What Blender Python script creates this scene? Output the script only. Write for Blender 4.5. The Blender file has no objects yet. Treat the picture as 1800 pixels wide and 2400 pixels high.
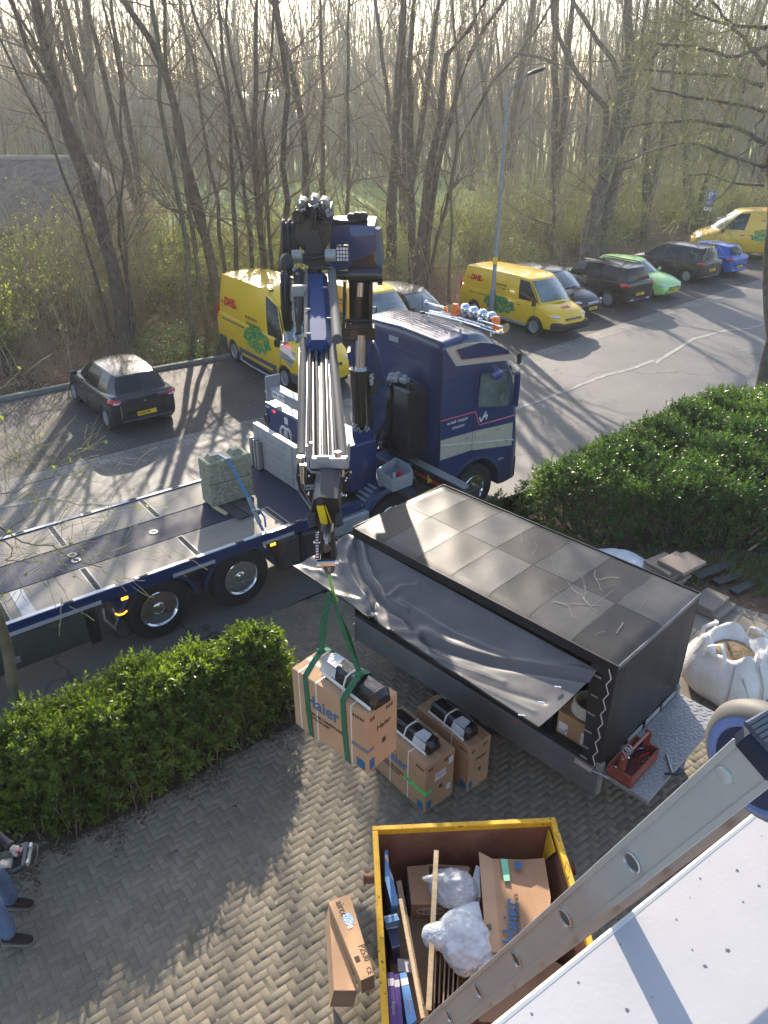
import bpy, bmesh, math, random
import numpy as np
from mathutils import Vector, Matrix
R = math.radians
S = bpy.context.scene
COL = S.collection

# ------------------------------------------------------------------ camera, sky, sun, exposure
CF, CP, CH = 1750.0, R(28.5), 7.3          # focal length in px of an 1800x2400 frame, pitch, height
cam = bpy.data.cameras.new('camera'); camo = bpy.data.objects.new('camera', cam); COL.objects.link(camo)
cam.sensor_fit = 'VERTICAL'; cam.sensor_height = 24.0; cam.lens = 24.0*CF/2400.0
cam.clip_start = 0.05; cam.clip_end = 2000
camo.location = (0, 0, CH); camo.rotation_euler = (math.pi/2 - CP, 0, 0)
S.camera = camo
S.render.resolution_x = 768; S.render.resolution_y = 1024
SUN_EL, SUN_AZ = R(25.5), R(-9.0)             # azimuth measured from +Y towards +X
w = bpy.data.worlds.new('World'); S.world = w; w.use_nodes = True
nt = w.node_tree; bg = nt.nodes['Background']
sky = nt.nodes.new('ShaderNodeTexSky'); sky.sky_type = 'NISHITA'; sky.sun_disc = False
sky.sun_elevation = SUN_EL; sky.sun_rotation = SUN_AZ
sky.dust_density = 1.2; sky.air_density = 1.0; sky.ozone_density = 1.0
nt.links.new(sky.outputs[0], bg.inputs[0]); bg.inputs[1].default_value = 0.15
sl = bpy.data.lights.new('sun', 'SUN'); sl.energy = 4.8; sl.angle = R(0.5); sl.color = (1.0, 0.87, 0.70)
so = bpy.data.objects.new('sun', sl); COL.objects.link(so)
so.rotation_euler = (math.pi/2 - SUN_EL, 0, math.pi - SUN_AZ)
sd = Vector((math.sin(SUN_AZ)*math.cos(SUN_EL), math.cos(SUN_AZ)*math.cos(SUN_EL), math.sin(SUN_EL)))
so.rotation_euler = (-sd).to_track_quat('-Z', 'Y').to_euler()
so.location = (0, 0, 40)
S.view_settings.view_transform = 'Standard'; S.view_settings.look = 'None'
S.view_settings.exposure = 1.12; S.view_settings.gamma = 1.0
S.view_settings.use_curve_mapping = False

# ------------------------------------------------------------------ measuring: a photo pixel to a place
def ray(x, y):
    dx = (x-900)/CF; dy = -(y-1200)/CF
    return (dx, math.cos(CP)+dy*math.sin(CP), -math.sin(CP)+dy*math.cos(CP))
def G(x, y, z=0.0):                            # on the horizontal plane z
    r = ray(x, y); t = (z-CH)/r[2]; return Vector((r[0]*t, r[1]*t, z))
def AT(x, y, Y):                               # on the vertical plane at distance Y
    r = ray(x, y); t = Y/r[1]; return Vector((r[0]*t, Y, CH+r[2]*t))

# ------------------------------------------------------------------ materials
def mat(name, col, rough=0.6, metal=0.0, var=0.12, scale=6.0, bump=0.0, bscale=40.0, coat=0.0, spec=0.5,
        col2=None, mix=None, rvar=0.1, trans=0.0, ior=1.45, emit=None, estr=1.0, sub=0.0, alpha=1.0, rnd=0.0):
    m = bpy.data.materials.new(name); m.use_nodes = True
    n = m.node_tree.nodes; l = m.node_tree.links; b = n['Principled BSDF']
    tc = n.new('ShaderNodeTexCoord')
    nz = n.new('ShaderNodeTexNoise'); nz.inputs['Scale'].default_value = scale; nz.inputs['Detail'].default_value = 6
    nz.inputs['Roughness'].default_value = 0.6
    l.new(tc.outputs['Object'], nz.inputs['Vector'])
    cr = n.new('ShaderNodeValToRGB')
    a = [max(0, c*(1-var)) for c in col]; c2 = col2 or [min(1, c*(1+var)) for c in col]
    lo, hi = mix or (0.35, 0.65)
    cr.color_ramp.elements[0].position = lo; cr.color_ramp.elements[1].position = hi
    cr.color_ramp.elements[0].color = (*(a if col2 is None else col), 1); cr.color_ramp.elements[1].color = (*c2, 1)
    l.new(nz.outputs['Fac'], cr.inputs[0])
    out = cr.outputs[0]
    if rnd > 0:                                   # per-face random tone stored in the mesh
        at = n.new('ShaderNodeAttribute'); at.attribute_name = 'rnd'
        mp = n.new('ShaderNodeMapRange'); mp.inputs[3].default_value = 1-rnd; mp.inputs[4].default_value = 1+rnd
        l.new(at.outputs['Fac'], mp.inputs[0])
        vm = n.new('ShaderNodeVectorMath'); vm.operation = 'SCALE'
        l.new(out, vm.inputs[0]); l.new(mp.outputs[0], vm.inputs['Scale']); out = vm.outputs[0]
    l.new(out, b.inputs['Base Color'])
    mr = n.new('ShaderNodeMapRange'); mr.inputs[3].default_value = max(0.02, rough-rvar); mr.inputs[4].default_value = min(1, rough+rvar)
    l.new(nz.outputs['Fac'], mr.inputs[0]); l.new(mr.outputs[0], b.inputs['Roughness'])
    b.inputs['Metallic'].default_value = metal; b.inputs['IOR'].default_value = ior
    b.inputs['Specular IOR Level'].default_value = spec
    b.inputs['Coat Weight'].default_value = coat; b.inputs['Coat Roughness'].default_value = 0.06
    b.inputs['Transmission Weight'].default_value = trans
    if alpha < 1: b.inputs['Alpha'].default_value = alpha
    if sub: b.inputs['Subsurface Weight'].default_value = sub
    if emit: b.inputs['Emission Color'].default_value = (*emit, 1); b.inputs['Emission Strength'].default_value = estr
    if bump:
        n2 = n.new('ShaderNodeTexNoise'); n2.inputs['Scale'].default_value = bscale; n2.inputs['Detail'].default_value = 4
        l.new(tc.outputs['Object'], n2.inputs['Vector'])
        bp = n.new('ShaderNodeBump'); bp.inputs['Strength'].default_value = bump; bp.inputs['Distance'].default_value = 0.02
        l.new(n2.outputs['Fac'], bp.inputs['Height']); l.new(bp.outputs[0], b.inputs['Normal'])
    return m

# ------------------------------------------------------------------ mesh collecting
class MB:
    def __init__(s): s.v = []; s.f = []; s.m = []
    def add(s, vs, fs, m=0):
        o = len(s.v); s.v += [tuple(v) for v in vs]; s.f += [tuple(i+o for i in f) for f in fs]; s.m += [m]*len(fs); return s
    def box(s, c, d, rot=None, b=0.0, m=0):        # centre, full size
        h = [x/2 for x in d]; b = min(b, min(h)*0.9)
        if b <= 0:
            vs = [Vector((sx*h[0], sy*h[1], sz*h[2])) for sx in (-1, 1) for sy in (-1, 1) for sz in (-1, 1)]
            fs = [(0, 1, 3, 2), (4, 6, 7, 5), (0, 4, 5, 1), (2, 3, 7, 6), (0, 2, 6, 4), (1, 5, 7, 3)]
        else:
            vs = []; idx = {}
            for sx in (-1, 1):
                for sy in (-1, 1):
                    for sz in (-1, 1):
                        for a in range(3):
                            q = [sx*h[0], sy*h[1], sz*h[2]]
                            for k in range(3):
                                if k != a: q[k] -= math.copysign(b, q[k])
                            idx[(sx, sy, sz, a)] = len(vs); vs.append(Vector(q))
            fs = []
            cs = [(-1, -1), (1, -1), (1, 1), (-1, 1)]
            for a in range(3):
                for sg in (-1, 1):
                    f = []
                    for c2 in cs:
                        k = [0, 0, 0]; k[a] = sg; o = [i for i in range(3) if i != a]; k[o[0]], k[o[1]] = c2
                        f.append(idx[(*k, a)])
                    fs.append(tuple(f))
                o = [i for i in range(3) if i != a]
                for c2 in cs:
                    k1 = [0, 0, 0]; k1[a] = -1; k1[o[0]], k1[o[1]] = c2; k2 = list(k1); k2[a] = 1
                    fs.append((idx[(*k1, o[0])], idx[(*k2, o[0])], idx[(*k2, o[1])], idx[(*k1, o[1])]))
            for sx in (-1, 1):
                for sy in (-1, 1):
                    for sz in (-1, 1): fs.append(tuple(idx[(sx, sy, sz, a)] for a in range(3)))
        c = Vector(c)
        if rot is not None: vs = [rot @ v for v in vs]
        return s.add([v+c for v in vs], fs, m)
    def bb(s, x0, x1, y0, y1, z0, z1, b=0.0, m=0):
        return s.box(((x0+x1)/2, (y0+y1)/2, (z0+z1)/2), (abs(x1-x0), abs(y1-y0), abs(z1-z0)), None, b, m)
    def beam(s, p, q, wd, ht, b=0.0, m=0, up=(0, 0, 1)):   # a box from p to q
        p, q = Vector(p), Vector(q); d = q-p; x = d.normalized(); u = Vector(up)
        y = u.cross(x)
        if y.length < 1e-4: y = Vector((1, 0, 0)).cross(x)
        y.normalize(); z = x.cross(y)
        rot = Matrix((x, y, z)).transposed()
        return s.box((p+q)/2, (d.length, wd, ht), rot, b, m)
    def cyl(s, p, q, r0, r1=None, n=16, m=0, caps=True):
        r1 = r0 if r1 is None else r1; p, q = Vector(p), Vector(q); d = (q-p).normalized()
        a = d.orthogonal().normalized(); b = d.cross(a)
        vs = []; 
        for c, r in ((p, r0), (q, r1)):
            for i in range(n):
                t = 2*math.pi*i/n; vs.append(c+(a*math.cos(t)+b*math.sin(t))*r)
        fs = [(i, (i+1) % n, n+(i+1) % n, n+i) for i in range(n)]
        if caps: fs += [tuple(range(n))[::-1], tuple(range(n, 2*n))]
        return s.add(vs, fs, m)
    def lathe(s, prof, o, ax, n=20, m=0):           # prof: (along, radius)
        o = Vector(o); d = Vector(ax).normalized(); a = d.orthogonal().normalized(); b = d.cross(a)
        vs = []; fs = []
        for (h, r) in prof:
            for i in range(n):
                t = 2*math.pi*i/n; vs.append(o+d*h+(a*math.cos(t)+b*math.sin(t))*max(r, 1e-4))
        for k in range(len(prof)-1):
            for i in range(n): fs.append((k*n+i, k*n+(i+1) % n, (k+1)*n+(i+1) % n, (k+1)*n+i))
        fs += [tuple(range(n))[::-1], tuple(range((len(prof)-1)*n, len(prof)*n))]
        return s.add(vs, fs, m)
    def tube(s, pts, r, n=8, m=0):
        pts = [Vector(p) for p in pts]; rs = r if isinstance(r, (list, tuple)) else [r]*len(pts)
        vs = []; fs = []; a = None
        for k, p in enumerate(pts):
            d = (pts[min(k+1, len(pts)-1)]-pts[max(k-1, 0)])
            if d.length < 1e-9: d = Vector((0, 0, 1))
            d.normalize()
            if a is None: a = d.orthogonal().normalized()
            a = (a-d*a.dot(d))
            if a.length < 1e-5: a = d.orthogonal()
            a.normalize(); b = d.cross(a)
            for i in range(n):
                t = 2*math.pi*i/n; vs.append(p+(a*math.cos(t)+b*math.sin(t))*rs[k])
        for k in range(len(pts)-1):
            for i in range(n): fs.append((k*n+i, k*n+(i+1) % n, (k+1)*n+(i+1) % n, (k+1)*n+i))
        fs += [tuple(range(n))[::-1], tuple(range((len(pts)-1)*n, len(pts)*n))]
        return s.add(vs, fs, m)
    def prism(s, poly, d, m=0):                      # poly: 3d points of one face, d: extrusion vector
        n = len(poly); d = Vector(d); P = [Vector(p) for p in poly]
        vs = P+[p+d for p in P]
        fs = [tuple(range(n))[::-1], tuple(range(n, 2*n))]+[(i, (i+1) % n, n+(i+1) % n, n+i) for i in range(n)]
        return s.add(vs, fs, m)
    def loft(s, rings, m=0, caps=True, closed=True):
        n = len(rings[0]); vs = [v for r in rings for v in r]; fs = []
        for k in range(len(rings)-1):
            for i in range(n if closed else n-1): fs.append((k*n+i, k*n+(i+1) % n, (k+1)*n+(i+1) % n, (k+1)*n+i))
        if caps and closed: fs += [tuple(range(n))[::-1], tuple(range((len(rings)-1)*n, len(rings)*n))]
        return s.add(vs, fs, m)
    def ell(s, c, r, n=14, k=8, m=0, rot=None):
        rings = []; c = Vector(c)
        for j in range(k+1):
            ph = math.pi*(j/k)-math.pi/2; rr = max(math.cos(ph), 1e-3)
            ring = []
            for i in range(n):
                t = 2*math.pi*i/n; v = Vector((r[0]*rr*math.cos(t), r[1]*rr*math.sin(t), r[2]*math.sin(ph)))
                ring.append((rot @ v if rot is not None else v)+c)
            rings.append(ring)
        return s.loft(rings, m)
    def build(s, name, mats, parent=None, smooth=35, recalc=True, seed=None):
        me = bpy.data.meshes.new(name); me.from_pydata(s.v, [], s.f); 
        if recalc:
            bm = bmesh.new(); bm.from_mesh(me); bmesh.ops.recalc_face_normals(bm, faces=bm.faces); bm.to_mesh(me); bm.free()
        if not isinstance(mats, (list, tuple)): mats = [mats]
        for x in mats: me.materials.append(x)
        if len(mats) > 1: me.polygons.foreach_set('material_index', s.m)
        if smooth:
            me.polygons.foreach_set('use_smooth', [True]*len(me.polygons)); me.set_sharp_from_angle(angle=R(smooth))
        return link(name, me, parent)

def link(name, me, parent=None):
    o = bpy.data.objects.new(name, me); COL.objects.link(o)
    if parent is not None: o.parent = parent
    return o
def tag(o, label=None, cat=None, group=None, kind=None):
    if label: o['label'] = label
    if cat: o['category'] = cat
    if group: o['group'] = group
    if kind: o['kind'] = kind
    return o
def thing(name, label, cat, loc=(0, 0, 0), rz=0.0, group=None):
    o = bpy.data.objects.new(name, None); COL.objects.link(o); o.empty_display_size = 0.2
    o.location = loc; o.rotation_euler = (0, 0, rz); return tag(o, label, cat, group)
def dup(o, parent=None):
    kids = [c for c in KIDS(o)]
    c = o.copy(); COL.objects.link(c)
    if parent is not None: c.parent = parent
    for k in kids: dup(k, c)
    return c
def KIDS(o): return [k for k in bpy.data.objects if k.parent == o]
def fastmesh(name, V, F, mats, parent=None, smooth=False, rnd=None, matidx=None):
    """V (n,3) float, F (m,k) int, all faces same size"""
    V = np.asarray(V, np.float32); F = np.asarray(F, np.int32); k = F.shape[1]
    me = bpy.data.meshes.new(name)
    me.vertices.add(len(V)); me.vertices.foreach_set('co', V.ravel())
    me.loops.add(F.size); me.loops.foreach_set('vertex_index', F.ravel())
    me.polygons.add(len(F)); me.polygons.foreach_set('loop_start', np.arange(0, F.size, k, dtype=np.int32))
    me.polygons.foreach_set('loop_total', np.full(len(F), k, np.int32))
    for x in (mats if isinstance(mats, (list, tuple)) else [mats]): me.materials.append(x)
    if matidx is not None: me.polygons.foreach_set('material_index', np.asarray(matidx, np.int32))
    me.update(calc_edges=True)
    if smooth: me.polygons.foreach_set('use_smooth', np.ones(len(F), bool))
    if rnd is not None:
        a = me.attributes.new('rnd', 'FLOAT', 'FACE'); a.data.foreach_set('value', np.asarray(rnd, np.float32))
    return link(name, me, parent)
def text(name, s, size, origin, xdir, ydir, m, parent=None, depth=0.002, shear=0.0, bold=0.0, align='LEFT', sx=1.0):
    """lettering as a mesh lying in the plane xdir/ydir"""
    cu = bpy.data.curves.new(name, 'FONT'); cu.body = s; cu.size = size; cu.extrude = depth; cu.shear = shear
    cu.offset = bold*size; cu.align_x = align; cu.align_y = 'CENTER'; cu.resolution_u = 3
    t = bpy.data.objects.new(name, cu); COL.objects.link(t)
    dg = bpy.context.evaluated_depsgraph_get(); me = bpy.data.meshes.new_from_object(t.evaluated_get(dg))
    bpy.data.objects.remove(t); bpy.data.curves.remove(cu)
    x = Vector(xdir).normalized(); y = Vector(ydir); y = (y-x*y.dot(x)).normalized(); z = x.cross(y)
    M = Matrix((x*sx, y, z)).transposed().to_4x4(); M.translation = Vector(origin)
    me.transform(M); me.materials.clear(); me.materials.append(m); me.name = name
    return link(name, me, parent)
def translucent(m, fac=.5, gain=(2.0, 2.0, 1.2)):
    nt = m.node_tree; b_ = nt.nodes['Principled BSDF']; tr = nt.nodes.new('ShaderNodeBsdfTranslucent'); sc = b_.inputs['Base Color'].links[0].from_socket
    g = nt.nodes.new('ShaderNodeVectorMath'); g.operation = 'MULTIPLY'; g.inputs[1].default_value = gain; nt.links.new(sc, g.inputs[0]); nt.links.new(g.outputs[0], tr.inputs[0])
    ms = nt.nodes.new('ShaderNodeMixShader'); ms.inputs[0].default_value = fac; nt.links.new(b_.outputs[0], ms.inputs[1]); nt.links.new(tr.outputs[0], ms.inputs[2]); nt.links.new(ms.outputs[0], nt.nodes['Material Output'].inputs[0]); return m

# ------------------------------------------------------------------ shared materials
M = {}
M['asphalt'] = mat('asphalt', (0.085, 0.083, 0.082), 0.62, var=0.22, scale=1.3, bump=0.6, bscale=120)
M['brick_dark'] = None
M['kerb'] = mat('kerb_concrete', (0.23, 0.22, 0.20), 0.8, var=0.2, scale=5, bump=0.3)
M['soil'] = mat('soil', (0.055, 0.042, 0.030), 0.95, var=0.4, scale=3, bump=0.9, bscale=30)
M['bark'] = mat('bark', (0.105, 0.080, 0.058), 0.9, var=0.35, scale=5, bump=0.9, bscale=25)
M['bark2'] = mat('bark_green', (0.125, 0.115, 0.070), 0.9, var=0.3, scale=4, bump=0.8, bscale=25)
M['barkbig'] = mat('bark_grey', (0.14, 0.115, 0.090), 0.9, var=0.3, scale=6, bump=1.0, bscale=14)
M['twig'] = mat('twig', (0.20, 0.155, 0.105), 0.85, var=0.3, scale=3)
M['twig2'] = mat('mossy_twig', (0.30, 0.29, 0.13), 0.85, var=0.3, scale=3)
M['chrome'] = mat('chrome', (0.75, 0.76, 0.78), 0.08, 1.0, var=0.03, rvar=0.03)
M['steel'] = mat('brushed_steel', (0.36, 0.37, 0.39), 0.42, 0.55, var=0.12, scale=8)
M['galv'] = mat('galvanised_steel', (0.33, 0.35, 0.375), 0.52, 0.3, var=0.15, scale=9)
M['alu'] = mat('aluminium_board', (0.38, 0.385, 0.39), 0.5, 0.3, var=0.10, scale=3)
M['alud'] = mat('dull_aluminium', (0.29, 0.295, 0.29), 0.55, 0.25, var=0.12, scale=3)
M['black'] = mat('black_plastic', (0.018, 0.018, 0.020), 0.5, var=0.2)
M['blackg'] = mat('black_gloss', (0.012, 0.013, 0.016), 0.18, var=0.2, coat=0.6)
M['rubber'] = mat('rubber', (0.022, 0.022, 0.023), 0.85, var=0.25, bump=0.2)
M['navy'] = mat('navy_paint', (0.008, 0.028, 0.110), 0.30, var=0.06, coat=0.7, scale=1, rvar=.02)
M['navyd'] = mat('navy_worn', (0.022, 0.045, 0.115), 0.45, var=0.3, coat=0.2, scale=3)
M['cream'] = mat('champagne_paint', (0.46, 0.43, 0.35), 0.30, 0.15, var=0.05, coat=0.6)
M['pink'] = mat('pink_stripe', (0.75, 0.10, 0.16), 0.4)
M['white'] = mat('white_paint', (0.75, 0.75, 0.75), 0.4, var=0.05)
M['whitel'] = mat('white_lettering', (0.62, 0.62, 0.62), 0.5, var=0.03)
M['dyel'] = mat('yellow_van_paint', (0.86, 0.52, 0.012), 0.30, var=0.04, coat=0.7, scale=1)
M['yel'] = mat('yellow_plate', (0.85, 0.55, 0.02), 0.5, var=0.04)
M['red'] = mat('red_marking', (0.62, 0.02, 0.02), 0.4, var=0.1)
M['redlamp'] = mat('red_lamp', (0.50, 0.012, 0.015), 0.12, var=0.1, coat=0.8)
M['orange'] = mat('amber_lens', (0.95, 0.20, 0.01), 0.15, var=0.1, coat=0.6, trans=0.2)
M['orangel'] = mat('amber_lamp_lit', (0.9, 0.3, 0.02), 0.3, emit=(1.0, 0.35, 0.02), estr=2.5)
M['redl'] = mat('red_lamp_lit', (0.9, 0.02, 0.02), 0.3, emit=(1.0, 0.03, 0.03), estr=2.0)
M['glass'] = mat('tinted_glass', (0.015, 0.019, 0.022), 0.05, var=0.2, scale=2, coat=0.0, spec=0.55, rvar=0.02)
M['glassl'] = mat('pale_glass', (0.12, 0.16, 0.17), 0.05, var=0.45, scale=1.2, coat=1.0, spec=1.0, rvar=0.02)
M['lamp'] = mat('clear_lamp', (0.62, 0.66, 0.70), 0.10, 0.3, var=0.3, scale=18, coat=1.0)
M['cable'] = mat('cable_black', (0.02, 0.02, 0.022), 0.4, var=0.1)
M['mirror'] = mat('mirror_blue', (0.03, 0.05, 0.20), 0.25, var=0.1, coat=0.7)

def cardboard(name, col):
    m = mat(name, col, 0.8, var=0.08, scale=3, bump=0.15, bscale=60)
    return m
M['card'] = cardboard('cardboard', (0.50, 0.315, 0.185))
M['card2'] = cardboard('cardboard_brown', (0.42, 0.255, 0.145))
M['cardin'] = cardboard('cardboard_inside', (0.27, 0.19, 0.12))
M['print'] = mat('blue_print', (0.035, 0.14, 0.30), 0.6, var=0.08)
M['inkd'] = mat('dark_print', (0.06, 0.045, 0.035), 0.7)
M['tapew'] = mat('white_strap', (0.70, 0.68, 0.64), 0.45, var=0.05)
M['wood'] = mat('pine_wood', (0.55, 0.42, 0.25), 0.7, var=0.15, scale=14, bump=0.2)
M['sheetw'] = mat('clear_film', (0.72, 0.75, 0.78), 0.22, var=0.08, scale=9, trans=0.35, bump=0.5, bscale=30)
M['foam'] = mat('white_foam', (0.74, 0.80, 0.86), 0.5, var=0.06, scale=8)

def bricks(name, c1, c2, mortar, W, H, ms, ang=0.0, offset=0.5, rough=0.75):
    m = bpy.data.materials.new(name); m.use_nodes = True; n = m.node_tree.nodes; l = m.node_tree.links; b = n['Principled BSDF']
    tc = n.new('ShaderNodeTexCoord'); mp = n.new('ShaderNodeMapping'); mp.inputs['Rotation'].default_value = (0, 0, ang)
    l.new(tc.outputs['Object'], mp.inputs[0])
    br = n.new('ShaderNodeTexBrick'); br.inputs['Color1'].default_value = (*c1, 1); br.inputs['Color2'].default_value = (*c2, 1)
    br.inputs['Mortar'].default_value = (*mortar, 1); br.inputs['Scale'].default_value = 1; br.inputs['Mortar Size'].default_value = ms
    br.inputs['Brick Width'].default_value = W; br.inputs['Row Height'].default_value = H; br.offset = offset
    l.new(mp.outputs[0], br.inputs['Vector'])
    nz = n.new('ShaderNodeTexNoise'); nz.inputs['Scale'].default_value = 0.8; nz.inputs['Detail'].default_value = 8; l.new(tc.outputs['Object'], nz.inputs['Vector'])
    mx = n.new('ShaderNodeMixRGB'); mx.blend_type = 'MULTIPLY'; mx.inputs[0].default_value = 0.75
    cr = n.new('ShaderNodeValToRGB'); cr.color_ramp.elements[0].position = 0.3; cr.color_ramp.elements[0].color = (0.45, 0.45, 0.44, 1); cr.color_ramp.elements[1].position = 0.7
    cr.color_ramp.elements[1].color = (1.2, 1.17, 1.1, 1)
    l.new(nz.outputs[0], cr.inputs[0]); l.new(br.outputs[0], mx.inputs[1]); l.new(cr.outputs[0], mx.inputs[2]); l.new(mx.outputs[0], b.inputs['Base Color'])
    bp = n.new('ShaderNodeBump'); bp.inputs['Strength'].default_value = 0.6; bp.inputs['Distance'].default_value = 0.01; bp.invert = True
    l.new(br.outputs['Fac'], bp.inputs['Height']); l.new(bp.outputs[0], b.inputs['Normal']); b.inputs['Roughness'].default_value = rough
    return m
M['parkbrick'] = bricks('parking_bricks', (0.075, 0.068, 0.065), (0.095, 0.084, 0.080), (0.050, 0.047, 0.043), 0.21, 0.105, 0.012, R(53))
M['gutter'] = bricks('gutter_slabs', (0.20, 0.19, 0.18), (0.235, 0.225, 0.21), (0.09, 0.085, 0.08), 0.3, 0.3, 0.012, R(-37))

# ------------------------------------------------------------------ setting: ground, road, parking strip, driveway
K = [(-26, 1.4), (-8.49, 14.83), (-5.36, 17.27), (-3.06, 18.88), (1.0, 21.55), (4.28, 24.06), (9.9, 29.3), (18.68, 37.4), (30, 47.5), (60, 72)]
def smoothpts(P, n=6):
    P = [Vector((*p, 0)) for p in P]; out = []
    for i in range(len(P)-1):
        a = P[max(i-1, 0)]; b = P[i]; c = P[i+1]; d = P[min(i+2, len(P)-1)]
        for k in range(n):
            t = k/n
            out.append(0.5*((2*b)+(c-a)*t+(2*a-5*b+4*c-d)*t*t+(3*b-a-3*c+d)*t**3))
    out.append(P[-1]); return out
KP = smoothpts(K)
def off(d):
    o = []
    for i, p in enumerate(KP):
        t = (KP[min(i+1, len(KP)-1)]-KP[max(i-1, 0)]).normalized(); o.append(p+Vector((-t.y, t.x, 0))*d)
    return o
def strip(name, d0, d1, z, m, kind='structure', h=0.0, seg=None):
    A, B = off(d0), off(d1)
    mb = MB(); n = len(A)
    if h == 0:
        vs = [(a.x, a.y, z) for a in A]+[(b.x, b.y, z) for b in B]
        mb.add(vs, [(i, i+1, n+i+1, n+i) for i in range(n-1)])
    else:
        rings = []
        for a, b in zip(A, B):
            u = (b-a)*0.08
            rings.append([Vector((a.x, a.y, z-.2)), Vector((a.x, a.y, z+h-.015)), Vector((a.x, a.y, z+h))+u, Vector((b.x, b.y, z+h))-u, Vector((b.x, b.y, z+h-.015)), Vector((b.x, b.y, z-.2))])
        mb.loft(rings)
    o = mb.build(name, m, smooth=30); tag(o, kind=kind); return o
def asphalt_mat():
    m = bpy.data.materials.new('road_asphalt'); m.use_nodes = True; n = m.node_tree.nodes; l = m.node_tree.links; b = n['Principled BSDF']
    tc = n.new('ShaderNodeTexCoord')
    a = n.new('ShaderNodeTexNoise'); a.inputs['Scale'].default_value = 0.35; a.inputs['Detail'].default_value = 7; a.inputs['Roughness'].default_value = 0.65
    g = n.new('ShaderNodeTexNoise'); g.inputs['Scale'].default_value = 60; g.inputs['Detail'].default_value = 3
    v = n.new('ShaderNodeTexVoronoi'); v.feature = 'DISTANCE_TO_EDGE'; v.inputs['Scale'].default_value = 0.16
    d = n.new('ShaderNodeTexNoise'); d.inputs['Scale'].default_value = 1.1; d.inputs['Detail'].default_value = 5
    for q in (a, g, d): l.new(tc.outputs['Object'], q.inputs['Vector'])
    ad = n.new('ShaderNodeVectorMath'); ad.operation = 'SCALE'; ad.inputs['Scale'].default_value = 1.6
    ad2 = n.new('ShaderNodeVectorMath'); ad2.operation = 'ADD'
    l.new(d.outputs['Color'], ad.inputs[0]); l.new(tc.outputs['Object'], ad2.inputs[0]); l.new(ad.outputs[0], ad2.inputs[1]); l.new(ad2.outputs[0], v.inputs['Vector'])
    cr = n.new('ShaderNodeValToRGB'); e = cr.color_ramp.elements; e[0].position = 0.3; e[0].color = (0.088, 0.086, 0.085, 1); e[1].position = 0.7; e[1].color = (0.150, 0.143, 0.135, 1)
    l.new(a.outputs[0], cr.inputs[0])
    ck = n.new('ShaderNodeMapRange'); ck.inputs[1].default_value = 0.0; ck.inputs[2].default_value = 0.006; ck.inputs[3].default_value = 0.35; ck.inputs[4].default_value = 1.0
    l.new(v.outputs['Distance'], ck.inputs[0])
    gm = n.new('ShaderNodeMapRange'); gm.inputs[1].default_value = 0.3; gm.inputs[2].default_value = 0.7; gm.inputs[3].default_value = 0.72; gm.inputs[4].default_value = 1.28
    l.new(g.outputs[0], gm.inputs[0])
    mu = n.new('ShaderNodeMath'); mu.operation = 'MULTIPLY'; l.new(ck.outputs[0], mu.inputs[0]); l.new(gm.outputs[0], mu.inputs[1])
    sc = n.new('ShaderNodeVectorMath'); sc.operation = 'SCALE'; l.new(cr.outputs[0], sc.inputs[0]); l.new(mu.outputs[0], sc.inputs['Scale'])
    l.new(sc.outputs[0], b.inputs['Base Color']); b.inputs['Roughness'].default_value = 0.6
    bp = n.new('ShaderNodeBump'); bp.inputs['Strength'].default_value = 0.5; bp.inputs['Distance'].default_value = 0.01; l.new(g.outputs[0], bp.inputs['Height']); l.new(bp.outputs[0], b.inputs['Normal'])
    return m
def litter_mat():
    m = bpy.data.materials.new('leaf_litter'); m.use_nodes = True; n = m.node_tree.nodes; l = m.node_tree.links; b = n['Principled BSDF']
    tc = n.new('ShaderNodeTexCoord')
    a = n.new('ShaderNodeTexNoise'); a.inputs['Scale'].default_value = 0.5; a.inputs['Detail'].default_value = 8
    g = n.new('ShaderNodeTexVoronoi'); g.inputs['Scale'].default_value = 14
    for q in (a, g): l.new(tc.outputs['Object'], q.inputs['Vector'])
    cr = n.new('ShaderNodeValToRGB'); e = cr.color_ramp.elements; e[0].position = 0.35; e[0].color = (0.15, 0.10, 0.065, 1); e[1].position = 0.62; e[1].color = (0.09, 0.11, 0.04, 1)
    el = cr.color_ramp.elements.new(0.5); el.color = (0.24, 0.17, 0.11, 1)
    l.new(a.outputs[0], cr.inputs[0])
    mx = n.new('ShaderNodeMixRGB'); mx.blend_type = 'MULTIPLY'; mx.inputs[0].default_value = 0.7
    l.new(cr.outputs[0], mx.inputs[1]); l.new(g.outputs['Color'], mx.inputs[2])
    l.new(mx.outputs[0], b.inputs['Base Color']); b.inputs['Roughness'].default_value = 0.9
    bp = n.new('ShaderNodeBump'); bp.inputs['Strength'].default_value = 0.9; bp.inputs['Distance'].default_value = 0.05; l.new(g.outputs['Distance'], bp.inputs['Height']); l.new(bp.outputs[0], b.inputs['Normal'])
    return m
M['road'] = asphalt_mat(); M['litter'] = litter_mat()
M['meadow'] = mat('meadow_grass', (0.26, 0.34, 0.08), 0.9, var=0.3, scale=0.15, col2=(0.36, 0.42, 0.14), bump=0.5, bscale=3)

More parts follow.
